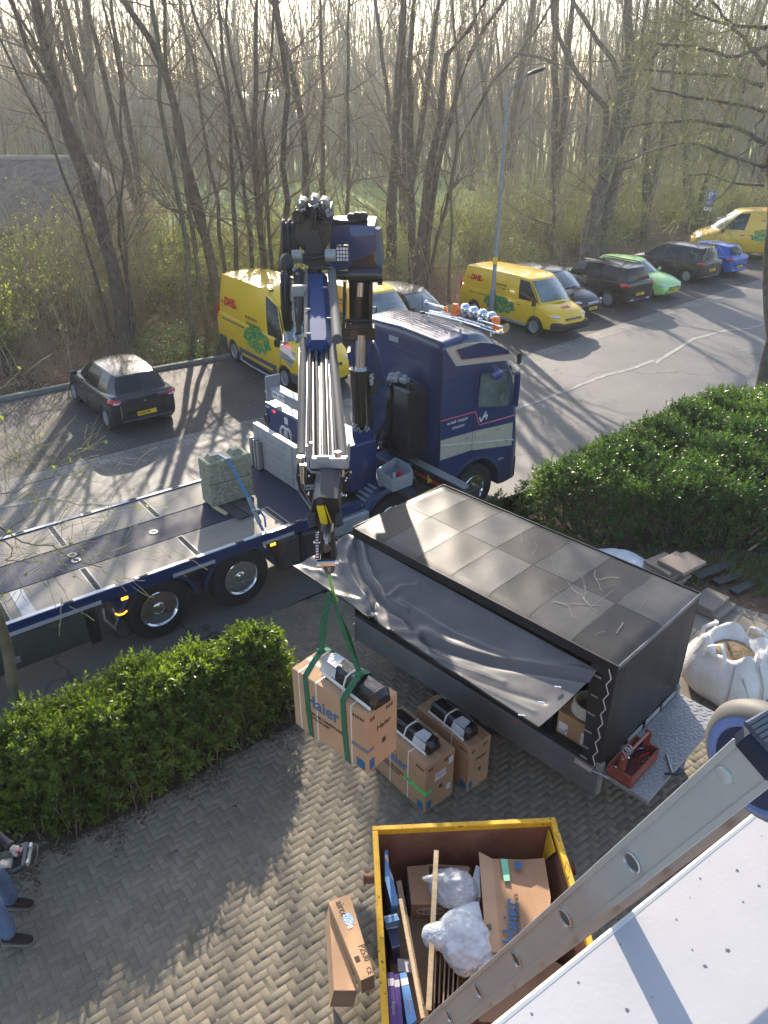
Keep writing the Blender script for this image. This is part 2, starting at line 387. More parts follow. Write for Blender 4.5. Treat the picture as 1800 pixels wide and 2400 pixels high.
# ground sheet to the horizon
mb = MB(); q = 900
mb.add([(-q, -60, -.07), (q, -60, -.07), (q, 1300, -.07), (-q, 1300, -.07)], [(0, 1, 2, 3)]); tag(mb.build('ground', M['litter'], smooth=0), kind='structure')
mb = MB(); rng = random.Random(3)
edge = [(-60, 34), (-30, 36), (-16, 36), (-8, 38), (0, 39), (8, 43), (16, 54), (40, 90)]
vs = [(x, y+rng.uniform(-1, 1), -.03) for x, y in edge]+[(x*9, 700, -.03) for x, y in edge]
n = len(edge); mb.add(vs, [(i, i+1, n+i+1, n+i) for i in range(n-1)]); tag(mb.build('meadow', M['meadow'], smooth=0), kind='structure')
strip('road', -7.9, -0.62, 0.0, M['road'])
strip('gutter', -0.62, 0.0, 0.004, M['gutter'])
strip('parking_strip', 0.0, 5.45, 0.0, M['parkbrick'])
strip('kerb', 5.45, 5.62, 0.0, M['kerb'], h=0.12)
# pale sealed seam running along the carriageway
def ribbon(name, pts, wd, z, m, jit=0.25):
    mb = MB(); rng = random.Random(5); P = [Vector((p[0], p[1], z)) for p in pts]; Q = []
    for i in range(len(P)-1):
        k = max(2, int((P[i+1]-P[i]).length/0.25))
        for j in range(k): Q.append(P[i].lerp(P[i+1], j/k)+Vector((rng.uniform(-.02, .02), rng.uniform(-.02, .02), 0)))
    Q.append(P[-1]); vs = []
    for i, p in enumerate(Q):
        t = (Q[min(i+1, len(Q)-1)]-Q[max(i-1, 0)]).normalized(); nn = Vector((-t.y, t.x, 0)); ww = wd*(1+rng.uniform(-jit, jit))/2
        vs += [p+nn*ww, p-nn*ww]
    mb.add(vs, [(2*i, 2*i+1, 2*i+3, 2*i+2) for i in range(len(Q)-1)]); return mb.build(name, m, smooth=0)
M['seam'] = mat('sealed_seam', (0.30, 0.29, 0.26), 0.8, var=0.25, scale=4)
px = lambda *a: [G(x, y, 0) for x, y in a]
for nm, P, wd in (('road_seam', px((1190, 965), (1290, 930), (1420, 880), (1490, 862), (1530, 845), (1535, 852), (1625, 795), (1700, 775), (1760, 770), (1900, 720)), .13),
                  ('road_seam', px((0, 1190), (60, 1180), (115, 1165), (160, 1172), (190, 1180), (270, 1182), (330, 1170), (380, 1135)), .10)):
    tag(ribbon(nm, P, wd, 0.0085, M['seam']), kind='structure')

# driveway of herringbone klinkers, each brick modelled
def drive():
    rng = np.random.default_rng(4); W = 0.080; a = R(36.5); ca, sa = math.cos(a), math.sin(a)
    poly = [(-7.5, 1.5), (6.3, 1.5), (6.6, 9.6), (3.0, 12.6), (1.2, 12.0), (-2.6, 9.5), (-1.0, 7.6), (-3.0, 6.1), (-7.5, 4.0)]
    def inside(x, y):
        c = False; j = len(poly)-1
        for i in range(len(poly)):
            xi, yi = poly[i]; xj, yj = poly[j]
            if (yi > y) != (yj > y) and x < (xj-xi)*(y-yi)/(yj-yi)+xi: c = not c
            j = i
        return c
    V = []; F = []; rn = []
    for i in range(-55, 190):
        for j in range(-95, 150):
            t = (i-j) % 4
            if t not in (0, 3): continue
            u0, v0 = i*W, j*W; du, dv = (2*W, W) if t == 0 else (W, 2*W)
            cu, cv = u0+du/2, v0+dv/2; x = cu*ca-cv*sa; y = cu*sa+cv*ca
            if not inside(x, y): continue
            g = 0.0018+rng.uniform(0, .0014); hz = rng.normal(0, .0014); rot = rng.normal(0, .010); cr, sr = math.cos(rot), math.sin(rot); o = len(V)
            for (e, z) in ((g*.35, -.0042), (g+.0008, -.001+hz*.5)):
                for sx, sy in ((-1, -1), (1, -1), (1, 1), (-1, 1)):
                    lu, lv = sx*(du/2-e), sy*(dv/2-e); lu, lv = lu*cr-lv*sr, lu*sr+lv*cr; lu += cu; lv += cv
                    V.append((lu*ca-lv*sa, lu*sa+lv*ca, z+(rng.normal(0, .0003) if z > -.01 else 0)))
            F += [(o+4, o+5, o+6, o+7)]+[(o+k, o+(k+1) % 4, o+4+(k+1) % 4, o+4+k) for k in range(4)]
            r = rng.uniform(0, 1); rn += [r]*5
    m = mat('klinker_brick', (0.175, 0.158, 0.125), 0.78, var=0.3, scale=0.7, col2=(0.31, 0.27, 0.20), bump=0.8, bscale=160, rnd=0.13, mix=(0.3, 0.7))
    nt = m.node_tree; sp = nt.nodes.new('ShaderNodeTexNoise'); sp.inputs['Scale'].default_value = 95; sp.inputs['Detail'].default_value = 2
    tc = [x for x in nt.nodes if x.type == 'TEX_COORD'][0]; nt.links.new(tc.outputs['Object'], sp.inputs['Vector'])
    mr = nt.nodes.new('ShaderNodeMapRange'); mr.inputs[1].default_value = 0.62; mr.inputs[2].default_value = 0.72
    nt.links.new(sp.outputs[0], mr.inputs[0]); b = nt.nodes['Principled BSDF']; src = b.inputs['Base Color'].links[0].from_socket
    mx = nt.nodes.new('ShaderNodeMixRGB'); mx.inputs[2].default_value = (0.42, 0.38, 0.31, 1); nt.links.new(mr.outputs[0], mx.inputs[0]); nt.links.new(src, mx.inputs[1]); nt.links.new(mx.outputs[0], b.inputs['Base Color'])
    tag(fastmesh('driveway', V, F, m, rnd=rn), kind='structure')
    j = MB(); j.add([(x, y, -.0026) for x, y in poly], [tuple(range(len(poly)))])
    tag(j.build('driveway_joints', mat('mossy_joint', (0.17, 0.155, 0.115), 0.95, var=0.4, scale=2), smooth=0), kind='structure')
drive()
# soil, moss and weeds washed over the bricks along the left hedge
def hedge_dirt():
    rng = np.random.default_rng(44); n = 5200; a, b = G(-60, 2080), G(720, 1650); u = rng.random(n); q = np.abs(rng.normal(0, .16, n)); d = (b-a).normalized(); nn = Vector((d.y, -d.x, 0)); base = np.array([a.x, a.y])+np.outer(u, [b.x-a.x, b.y-a.y])
    w_ = .5+.5*np.sin(u*23)+.4*np.sin(u*61+1); xy = base+np.outer(q*(.5+w_)-.05, [nn.x, nn.y]); s = rng.uniform(.004, .022, n); an = rng.uniform(0, 6.3, n); V = np.zeros((n, 4, 3))
    for k, (r, t) in enumerate(((1, 0), (.6, 1.5), (1, 3.1), (.7, 4.7))): V[:, k, 0] = xy[:, 0]+np.cos(an+t)*s*r; V[:, k, 1] = xy[:, 1]+np.sin(an+t)*s*r; V[:, k, 2] = .003+rng.random(n)*.008
    tag(fastmesh('soil_crumbs', V.reshape(-1, 3), np.arange(n*4).reshape(-1, 4), mat('soil_crumb', (.055, .045, .03), .95, var=.5, scale=4, col2=(.11, .09, .05))), 'dark soil crumbs and moss spilled over the bricks along the left hedge', 'soil', kind='stuff')
hedge_dirt()
# sandy strip and soil bed right of the trailer
mb = MB(); mb.add([tuple(G(x, y, -.02)) for x, y in ((1180, 1240), (1440, 1290), (1800, 1300), (2200, 1330), (2200, 1420), (1800, 1440), (1560, 1380), (1400, 1330))], [tuple(range(8))])
tag(mb.build('flower_bed', mat('bark_mulch', (0.12, 0.075, 0.045), 0.95, var=0.4, scale=9, bump=1.0, bscale=30), smooth=0), kind='structure')
mb = MB(); mb.add([tuple(G(x, y, 0.006)) for x, y in ((1560, 1380), (1800, 1440), (2300, 1500), (2300, 2000), (1800, 1900), (1560, 1620), (1480, 1500))], [tuple(range(7))])
tag(mb.build('side_path', bricks('path_slabs', (0.20, 0.18, 0.155), (0.24, 0.215, 0.185), (0.10, 0.09, 0.075), 0.42, 0.42, 0.012, R(40)), smooth=0), kind='structure')
# loose stones, leaves and paper scraps scattered on the ground
def scraps():
    rng = np.random.default_rng(9); V = []; F = []
    for k in range(900):
        x = rng.uniform(-6, 3); y = rng.uniform(3, 9) if k < 500 else rng.uniform(12, 30)
        if k >= 500: x = rng.uniform(-9, 12)
        s = rng.uniform(.006, .016) if k < 500 else rng.uniform(.015, .035); a = rng.uniform(0, 6.3); z = .012
        c, d = math.cos(a)*s, math.sin(a)*s; o = len(V)
        V += [(x+c, y+d, z), (x-d*.6, y+c*.6, z+s*.3), (x-c, y-d, z), (x+d*.6, y-c*.6, z+s*.25)]; F.append((o, o+1, o+2, o+3))
    o = fastmesh('litter', V, F, mat('dry_scrap', (0.42, 0.38, 0.28), 0.8, var=0.4, scale=3)); tag(o, 'small dry leaf scraps and grit scattered over the paving and road', 'litter', kind='stuff')
scraps()

# ------------------------------------------------------------------ vegetation
def nrm(a): return a/np.maximum(np.linalg.norm(a, axis=-1, keepdims=True), 1e-9)
def tubes(P, Rr, sides):
    P = np.asarray(P, float); n, k, _ = P.shape
    T = nrm(np.gradient(P, axis=1)); ref = np.where(np.abs(T[..., 2:3]) > .9, np.array([1., 0, 0]), np.array([0, 0, 1.]))
    a = nrm(np.cross(T, ref)); b = np.cross(T, a)
    th = np.arange(sides)*2*math.pi/sides
    V = P[:, :, None, :]+(a[:, :, None, :]*np.cos(th)[None, None, :, None]+b[:, :, None, :]*np.sin(th)[None, None, :, None])*np.asarray(Rr)[:, :, None, None]
    base = (np.arange(n)*k*sides)[:, None, None]; kk = (np.arange(k-1)*sides)[None, :, None]; s = np.arange(sides)[None, None, :]; s2 = (s+1) % sides
    F = np.stack([base+kk+s, base+kk+s2, base+kk+sides+s2, base+kk+sides+s], -1).reshape(-1, 4)
    return V.reshape(-1, 3), F
def kids(rng, P, Rr, per, t0, t1, l0, l1, ang0, ang1, up, k=5, rr=0.5, wob=0.12, lenfall=0.5):
    n, kk, _ = P.shape; N = n*per
    idx = np.repeat(np.arange(n), per); t = rng.uniform(t0, t1, N); f = t*(kk-1); i = np.minimum(f.astype(int), kk-2); fr = (f-i)[:, None]
    pos = P[idx, i]*(1-fr)+P[idx, i+1]*fr; tan = nrm(P[idx, i+1]-P[idx, i]); rad = Rr[idx, i]*(1-fr[:, 0])+Rr[idx, i+1]*fr[:, 0]
    rv = nrm(rng.normal(size=(N, 3))); perp = nrm(rv-tan*np.sum(rv*tan, -1, keepdims=True)); th = rng.uniform(ang0, ang1, N)[:, None]
    d = nrm(tan*np.cos(th)+perp*np.sin(th)); L = rng.uniform(l0, l1, N)*(1-lenfall*t)
    out = [pos]; cur = pos.copy(); seg = (L/(k-1))[:, None]
    for j in range(k-1):
        d = nrm(d+rng.normal(size=(N, 3))*wob+np.array([0, 0, up])); cur = cur+d*seg; out.append(cur.copy())
    Q = np.stack(out, 1); r0 = np.minimum(rad*rr, L*0.012+0.002); taper = np.linspace(1, .25, k)[None, :]
    return Q, r0[:, None]*taper
def join(parts):
    V = []; F = []; o = 0
    for v, f in parts: V.append(v); F.append(f+o); o += len(v)
    return np.concatenate(V), np.concatenate(F)
def leaves(rng, pos, direc, ln, wd, spread=1.0):
    n = len(pos); d = nrm(direc+rng.normal(size=(n, 3))*spread); s = nrm(np.cross(d, rng.normal(size=(n, 3)))); up = np.cross(s, d)
    L = (ln*rng.uniform(.6, 1.2, n))[:, None]; Wd = (wd*rng.uniform(.7, 1.2, n))[:, None]
    b = pos; m = pos+d*L*.5; tip = pos+d*L-up*L*.08
    V = np.stack([b, m+s*Wd*.5+up*Wd*.25, tip, m-s*Wd*.5+up*Wd*.25], 1).reshape(-1, 3)
    F = np.arange(n*4).reshape(-1, 4); return V, F
def resample(P, k):
    P = np.asarray(P, float); d = np.r_[0, np.cumsum(np.linalg.norm(np.diff(P, axis=0), axis=1))]; t = np.linspace(0, d[-1], k)
    return np.stack([np.interp(t, d, P[:, i]) for i in range(3)], 1)

def tree_from_stems(name, label, cat, stems, seed, group=None, bark='bark', tw='twig', dens=1.0, buds=0, base=None, blen=(1.6, 4.2), up=.05, top=17, t0=.16, ang=(.35, 1.1), tmin=.0035):
    """stems: list of (list of 3d points, r0, r1). World coordinates; the thing stands at the first stem's foot."""
    rng = np.random.default_rng(seed); base = np.array(base if base is not None else stems[0][0][0], float); base[2] = 0
    k = 14; P = []; Rr = []
    for pts, r0, r1 in stems:
        pts = [np.array(p, float) for p in pts]
        if pts[-1][2] < top:                      # carry on above the frame
            d = pts[-1]-pts[-2]; d = d/np.linalg.norm(d); 
            if d[2] > 0.2:
                nn = pts[-1]; steps = 3; h = (top-pts[-1][2])/steps
                for q in range(steps):
                    d = d+np.array([rng.normal(0, .08), rng.normal(0, .08), .12]); d /= np.linalg.norm(d); nn = nn+d*h/max(d[2], .3); pts.append(nn)
                r1 = r1*.35
        Q = resample(pts, k); Q[1:-1, :2] += rng.normal(0, .05, (k-2, 2)); P.append(Q-base); Rr.append(np.linspace(1, 0, k)**.8*(r0-r1)+r1)
    P = np.array(P); Rr = np.array(Rr); Rr[:, 0] *= 1.35
    root = thing(name, label, cat, tuple(base), 0, group)
    V, F = tubes(P, Rr, 9); fastmesh('trunk', V, F, M[bark], root, smooth=True)
    b1 = kids(rng, P, Rr, max(3, int(13*dens)), t0, .98, *blen, ang[0], ang[1], up, 6, .5)
    b2 = kids(rng, *b1, max(2, int(6*dens)), .2, 1, .5, 1.5, .3, 1.0, .03, 5, .6, .16, .3)
    b3 = kids(rng, *b2, 3, .2, 1, .2, .6, .3, 1.0, .02, 4, .7, .15, .3)
    parts = [tubes(*b1, 5), tubes(*b2, 3), tubes(b3[0], np.maximum(b3[1], tmin), 3)]
    V, F = join(parts); fastmesh('crown', V, F, M[tw], root)
    if buds:
        e = b3[0][:, 1:].reshape(-1, 3); e = e[rng.random(len(e)) < buds]
        V, F = leaves(rng, e, np.tile([0, 0, .3], (len(e), 1)), .07, .045); fastmesh('bud', V, F, M['bud'], root)
    return root
M['bud'] = translucent(mat('spring_bud', (0.30, 0.33, 0.07), 0.6, var=0.3, scale=2), .5, (1.6, 1.6, 1))
M['ivy'] = mat('ivy_leaf', (0.035, 0.070, 0.018), 0.42, var=0.35, scale=2)

def zr1(x, y): return (x*.5425, y*.5425)
def zr2(x, y): return (900+x*.5425, y*.5425)
def stem(conv, pts, wpx, Y, lean=0.0):
    """trace of one stem at distance Y (foot) drifting by lean metres in depth towards its top"""
    n = len(pts); P = []
    for i, p in enumerate(pts):
        x, y = conv(*p); P.append(AT(x, y, Y+lean*i/max(n-1, 1)))
    P[0].z = min(P[0].z, 0.0); r = wpx*.5425*Y*1.08/CF/2
    return (P, r, r*.55)
T1, T2 = zr1, zr2
clumps = [
 ('willow_tree', 'multi-stemmed bare willow on a gnarled dark stool, left of the pale barn gable', 24.8, T1, [
   ([(500, 1215), (430, 850), (355, 640), (250, 460), (130, 220), (50, 0)], 24, -1), ([(480, 1200), (440, 950), (400, 780), (300, 520), (150, 200), (20, -30)], 20, 1),
   ([(520, 1190), (520, 900), (530, 500), (515, 300), (480, 100), (440, -20)], 13, 2), ([(450, 1200), (330, 900), (190, 520), (0, 200)], 14, 0), ([(540, 1190), (500, 800), (420, 560), (300, 250), (190, 0)], 13, 2.5), ([(490, 1215), (470, 1100), (440, 1020)], 60, 0)], 11, 0),
 ('alder_tree', 'thick bare trunk leaning left beside the tall yellow van, forking high up', 26.5, T1, [
   ([(950, 1150), (870, 950), (800, 700), (740, 400), (690, 250), (620, 120), (520, -20)], 42, 1), ([(940, 1130), (860, 880), (790, 640), (720, 330), (700, 0)], 24, 2)], 12, 0),
 ('birch_tree', 'slender pale bare stem left of the thick leaning trunk', 26.0, T1, [
   ([(860, 1120), (790, 720), (735, 400), (700, 330), (640, 0)], 20, 2)], 13, 0),
 ('ash_tree', 'straight bare stem with greenish bark, third trunk from the barn', 25.5, T1, [
   ([(800, 1140), (760, 800), (720, 600), (690, 300), (650, -10)], 25, 1)], 14, 0),
 ('alder_tree', 'thin upright bare stem rising just left of the tall yellow van roof', 27.5, T1, [
   ([(1010, 1140), (990, 600), (980, 300), (940, 0)], 20, 0), ([(960, 1140), (950, 900), (890, 650), (830, 250), (770, 0)], 18, 2)], 15, 0),
 ('coppiced_tree', 'cluster of five bare stems fanning up behind the tall yellow van roof', 28.0, T1, [
   ([(1110, 1110), (1030, 650), (960, 300), (840, 80), (820, 0)], 17, 0), ([(1130, 1110), (1090, 600), (1110, 100), (1115, 0)], 28, 1), ([(1160, 1130), (1070, 600), (1000, 250), (975, 0)], 20, 2),
   ([(1180, 1130), (1150, 700), (1130, 450), (1180, 200), (1175, 0)], 16, 1), ([(1190, 1120), (1240, 600), (1250, 300), (1200, 100), (1180, 0)], 28, -1)], 16, 0),
 ('alder_tree', 'tall bare trunk directly behind the crane head, splitting in two', 33.0, T1, [
   ([(1360, 1000), (1300, 500), (1240, 250), (1190, 0)], 34, 1), ([(1370, 1000), (1400, 450), (1385, 0)], 22, 2)], 17, .10),
 ('birch_tree', 'thin straight bare stem right of the crane head with long side boughs', 31.0, T1, [
   ([(1495, 1020), (1500, 500), (1510, 0)], 18, 0)], 18, .12),
 ('poplar_tree', 'pair of thick parallel bare trunks right of the crane, dark bark', 35.0, T2, [
   ([(25, 1000), (40, 700), (60, 400), (90, -10)], 48, 0), ([(135, 1000), (115, 600), (105, 300), (130, 0)], 34, 1)], 19, .10),
 ('willow_tree', 'bare trunk leaning right in front of the sunlit bushes, forked at the top', 33.0, T2, [
   ([(150, 1050), (180, 850), (230, 600), (270, 250), (380, 120), (430, 0)], 38, 0), ([(170, 1050), (220, 750), (300, 480), (380, 200), (520, 0)], 28, 2), ([(180, 1050), (330, 600), (480, 330), (600, 220), (720, 30)], 16, 1)], 20, .15),
 ('birch_tree', 'thin dark stem left of the street lamp pole', 31.0, T2, [([(290, 1130), (300, 700), (320, 300), (300, 0)], 13, 0)], 21, .15),
 ('oak_tree', 'broad bare tree leaning right behind the black cars, heavy forked limbs', 41.5, T2, [
   ([(870, 1125), (905, 950), (960, 700), (1000, 560), (1035, 400), (1060, 200), (1050, 0)], 68, 0), ([(985, 600), (960, 460), (860, 370), (820, 300), (750, 160), (720, 0)], 30, -2),
   ([(1030, 430), (1030, 320), (960, 220), (880, 130), (820, 0)], 30, 1), ([(1045, 350), (1090, 290), (1200, 220), (1330, 60)], 32, 0), ([(820, 290), (740, 270), (650, 240), (560, 230)], 16, -2), ([(1060, 200), (1130, 60), (1150, -60)], 26, 0)], 22, .12),
 ('ash_tree', 'straight bare trunk in shade right of the broad leaning tree', 48.0, T2, [([(1130, 1010), (1140, 500), (1180, 0)], 34, 1), ([(1120, 1000), (1240, 400), (1300, -20)], 26, 1)], 23, .10),
 ('ash_tree', 'bare trunk at right behind the parking sign post', 52.0, T2, [([(1330, 960), (1300, 600), (1310, 0)], 36, 0), ([(1340, 960), (1480, 500), (1600, 60)], 24, 0)], 24, .10),
]
def trees():
    for nm, lab, Y, cv, st, seed, buds in clumps:
        tree_from_stems(nm, lab, 'tree', [stem(cv, p, w_, Y, ln) for p, w_, ln in st], seed, 'bare trees along the back of the parking strip', bark=('bark2' if nm in ('ash_tree', 'birch_tree') else 'barkbig' if nm == 'oak_tree' else 'bark'),
                        tw='twig', buds=buds, blen=(1.4, 5.0), top=14.0, dens=1.5, ang=(.35, 1.35), up=.02)
    # generic trees of the wood behind: four kinds, copied
    protos = []; rng = random.Random(2)
    for s in range(4):
        st = []
        for q in range(1+s % 3):
            a = rng.uniform(0, 6.28); l = rng.uniform(.4, 1.8)
            st.append(([(0, 0, 0), (math.cos(a)*l*.3, math.sin(a)*l*.3, 4), (math.cos(a)*l, math.sin(a)*l, 9), (math.cos(a)*l*1.6, math.sin(a)*l*1.6, 14)], rng.uniform(.16, .26), .1))
        t = tree_from_stems('woodland_tree', None, 'tree', st, 40+s, base=(0, 0, 0), bark='bark', dens=1.0, blen=(2.0, 5.0), up=.06, buds=0.0 if s else .10, top=16); protos.append(t)
    spots = []
    for k in range(1500):
        if len(spots) >= 50: break
        Y = rng.uniform(34, 105); X = rng.uniform(-.62, .62)*Y
        xc = X*1750/Y/1.1+900
        if X < -8 and Y > 40 and rng.random() < .2: continue
        if 4 < X < 30 and Y < 36+X*.7+4: continue
        if -.30 < X/Y < .10 and Y < 88 and rng.random() < .8: continue
        if any((X-a)**2+(Y-b)**2 < 4+Y*.07 for a, b in spots): continue
        spots.append((X, Y))
    used = [0]*4
    zones = ['at the left beyond the barn', 'beyond the meadow, left of centre', 'in the middle distance behind the crane', 'behind the sunlit bushes', 'deep in the shaded wood at right']
    for i, (X, Y) in enumerate(spots):
        q = i % 4; o = protos[q] if not used[q] else dup(protos[q]); used[q] = 1
        o.location = (X, Y, 0); o.rotation_euler = (0, 0, rng.uniform(0, 6.28)); s = rng.uniform(.85, 1.25); o.scale = (s, s, s)
        r = X/Y; z = zones[0 if r < -.3 else 1 if r < -.1 else 2 if r < .08 else 3 if r < .28 else 4]
        n = ('single-stemmed', 'two-stemmed', 'three-stemmed', 'thin straight')[q]; dd = 'nearer' if Y < 55 else 'farther' if Y < 80 else 'farthest'
        o['label'] = n+' bare tree '+dd+', '+z; o['group'] = n+' bare trees '+dd+', '+z
    # right foreground tree with mossy spreading boughs
    Y = 21.0
    def s2(pts, w_, l0=0, l1=0):
        n = len(pts); P = [AT(*zr2(*p), Y+l0+(l1-l0)*i/(n-1)) for i, p in enumerate(pts)]; r = w_*.5425*Y/CF/2; return (P, r, r*.45)
    st = [s2([(1682, 1500), (1668, 1200), (1688, 950), (1685, 600), (1690, 300), (1695, -100)], 50)]; st[0] = (st[0][0], st[0][1], st[0][1]*.75); st[0][0][0].z = 0
    for p, w_, l in (([(1640, 620), (1560, 560), (1350, 520), (1150, 530), (1000, 560)], 16, -2), ([(1640, 370), (1500, 330), (1300, 315), (1100, 300)], 15, 1.5), ([(1645, 280), (1560, 180), (1470, 80), (1420, -60)], 15, 0), ([(1645, 720), (1540, 690), (1330, 610), (1180, 640), (1040, 700)], 12, -3),
                     ([(1640, 480), (1480, 440), (1320, 420), (1160, 380)], 12, -3.5), ([(1650, 200), (1500, 250), (1350, 200), (1180, 190)], 14, -3), ([(1640, 800), (1500, 790), (1400, 750), (1300, 760)], 9, 1.5), ([(1650, 120), (1500, 110), (1330, 60), (1250, 0)], 14, 2), ([(1650, 480), (1560, 640), (1500, 800), (1420, 870)], 9, -1.5)):
        st.append(s2(p, w_, 0, l))
    t = tree_from_stems('linden_tree', 'large mossy bare tree at the right edge, boughs spreading left over the parked cars', 'tree', st, 77, bark='barkbig', tw='twig2', buds=.02, blen=(.8, 2.4), dens=1.0, top=3, t0=.25, ang=(.4, 1.2), up=.03, base=st[0][0][0], tmin=.006)
    # young tree at the left edge
    b = G(88, 1745, 0); x0 = b
    tp = [(b.x, b.y, 0), (b.x-.02, b.y, 1.0), (b.x-.05, b.y+.01, 2.2), (b.x-.02, b.y, 3.6), (b.x+.02, b.y+.03, 5.2), (b.x, b.y, 7)]
    st = [(tp, .075, .03)]
    for pts, Yb, r in (([(0, 1235), (60, 1275), (130, 1290), (190, 1320), (240, 1330)], 7.6, .012), ([(-30, 1130), (20, 1160), (60, 1150), (130, 1105)], 8.4, .010), ([(-20, 1260), (20, 1300), (70, 1320)], 7.2, .011), ([(-30, 1050), (20, 1080), (60, 1070), (85, 1100)], 8.6, .008), ([(-20, 1290), (20, 1240), (60, 1215)], 7.5, .009)):
        P = [Vector(tp[3])]+[AT(x, y, Yb) for x, y in pts]; st.append(([tuple(p) for p in P], r, r*.4))
    tree_from_stems('young_tree', 'young roadside tree with smooth yellow-green trunk at the left edge of the hedge', 'tree', st, 78, bark='bark2', tw='twig2', buds=.07, blen=(.25, .7), dens=.6, top=3, t0=.45, ang=(.3, .9), up=.05, base=(b.x, b.y, 0))
trees()

def undergrowth():
    rng = np.random.default_rng(8); A = off(5.9); B = off(17)
    def spot(n, f0=0, f1=1):
        s = rng.random(n)**1.0; i = (3+s*(len(A)-8)); j = i.astype(int); fr = i-j; f = rng.uniform(f0, f1, n)
        a = np.array([[A[q].x, A[q].y] for q in j])*(1-fr[:, None])+np.array([[A[q+1].x, A[q+1].y] for q in j])*fr[:, None]
        b = np.array([[B[q].x, B[q].y] for q in j])*(1-fr[:, None])+np.array([[B[q+1].x, B[q+1].y] for q in j])*fr[:, None]
        return a*(1-f[:, None])+b*f[:, None], f
    # tangled stems
    n = 11000; xy, f = spot(n); P0 = np.c_[xy, np.zeros(n)]; d = nrm(np.c_[rng.normal(0, .5, (n, 2)), np.full(n, 1.0)])
    L = rng.uniform(.4, 1.9, n)*(.55+f*1.6); k = 6; out = [P0]; cur = P0.copy()
    for j in range(k-1):
        d = nrm(d+rng.normal(0, .22, (n, 3))+np.array([0, 0, -.08*j])); cur = cur+d*(L/(k-1))[:, None]; cur[:, 2] = np.maximum(cur[:, 2], .03); out.append(cur.copy())
    P = np.stack(out, 1); r = (.004+.006*rng.random(n))[:, None]*np.linspace(1, .4, k)
    b2 = kids(rng, P, r, 3, .3, 1, .2, .7, .4, 1.2, .0, 4, .8, .2)
    V, F = join([tubes(P, r, 3), tubes(b2[0], np.maximum(b2[1], .0032), 3)])
    o = fastmesh('bramble', V, F, mat('dry_stems', (0.32, 0.23, 0.155), 0.85, var=0.4, scale=0.6)); tag(o, 'tangle of dry brown brambles and saplings behind the parking strip', 'undergrowth', kind='stuff')
    # ground cover of dead leaves and brown weeds near the kerb
    n = 60000; xy, f = spot(n, 0, .55); z = rng.random(n)**1.5*(.10+.7*f*(0.6+0.4*np.sin(xy[:, 0]*1.7)*np.cos(xy[:, 1]*1.3)))
    V, F = leaves(rng, np.c_[xy, z], np.tile([0, 0, .4], (n, 1)), .08, .05)
    o = fastmesh('dead_leaves', V, F, translucent(mat('dead_leaf', (0.28, 0.18, 0.115), 0.8, var=0.5, scale=1.2, col2=(0.50, 0.38, 0.26)), .3, (1.3, 1.2, 1))); tag(o, 'brown dead leaves and dry weeds along the back kerb', 'leaves', kind='stuff')
    # green patches
    def patch(name, label, n, fn, col, col2, ln, wd):
        xy, f = spot(n*4, 0, 1); keep = fn(xy, f); xy = xy[keep][:n]; f = f[keep][:n]; m_ = len(xy)
        z = rng.random(m_)**.8*(.25+2.3*f*(.6+.4*np.sin(xy[:, 0]*.9+2)))
        V, F = leaves(rng, np.c_[xy+rng.normal(0, .15, xy.shape), z], np.tile([0, 0, .4], (m_, 1)), ln, wd)
        o = fastmesh(name, V, F, translucent(mat(name+'_leaf', col, .5, var=.4, scale=1.0, col2=col2), .4)); tag(o, label, 'foliage', kind='stuff')
    nf = lambda s, ph: (lambda xy, f: (np.sin(xy[:, 0]*s+ph)+np.cos(xy[:, 1]*s*1.3+ph*2)+rng.normal(0, .35, len(f))) > .75)
    patch('ivy', 'dark green ivy and brambles scrambling low behind the parking strip', 40000, nf(.9, 1.2), (0.05, 0.10, 0.025), (0.09, 0.16, 0.045), .08, .06)
    patch('green_shoots', 'fresh yellow-green shoots among the bushes behind the parked vans', 60000, lambda xy, f: (f > .3) & (rng.random(len(f)) < np.where(xy[:, 0] > -4, .9, .45)), (0.22, 0.26, 0.05), (0.34, 0.36, 0.09), .06, .04)
undergrowth()

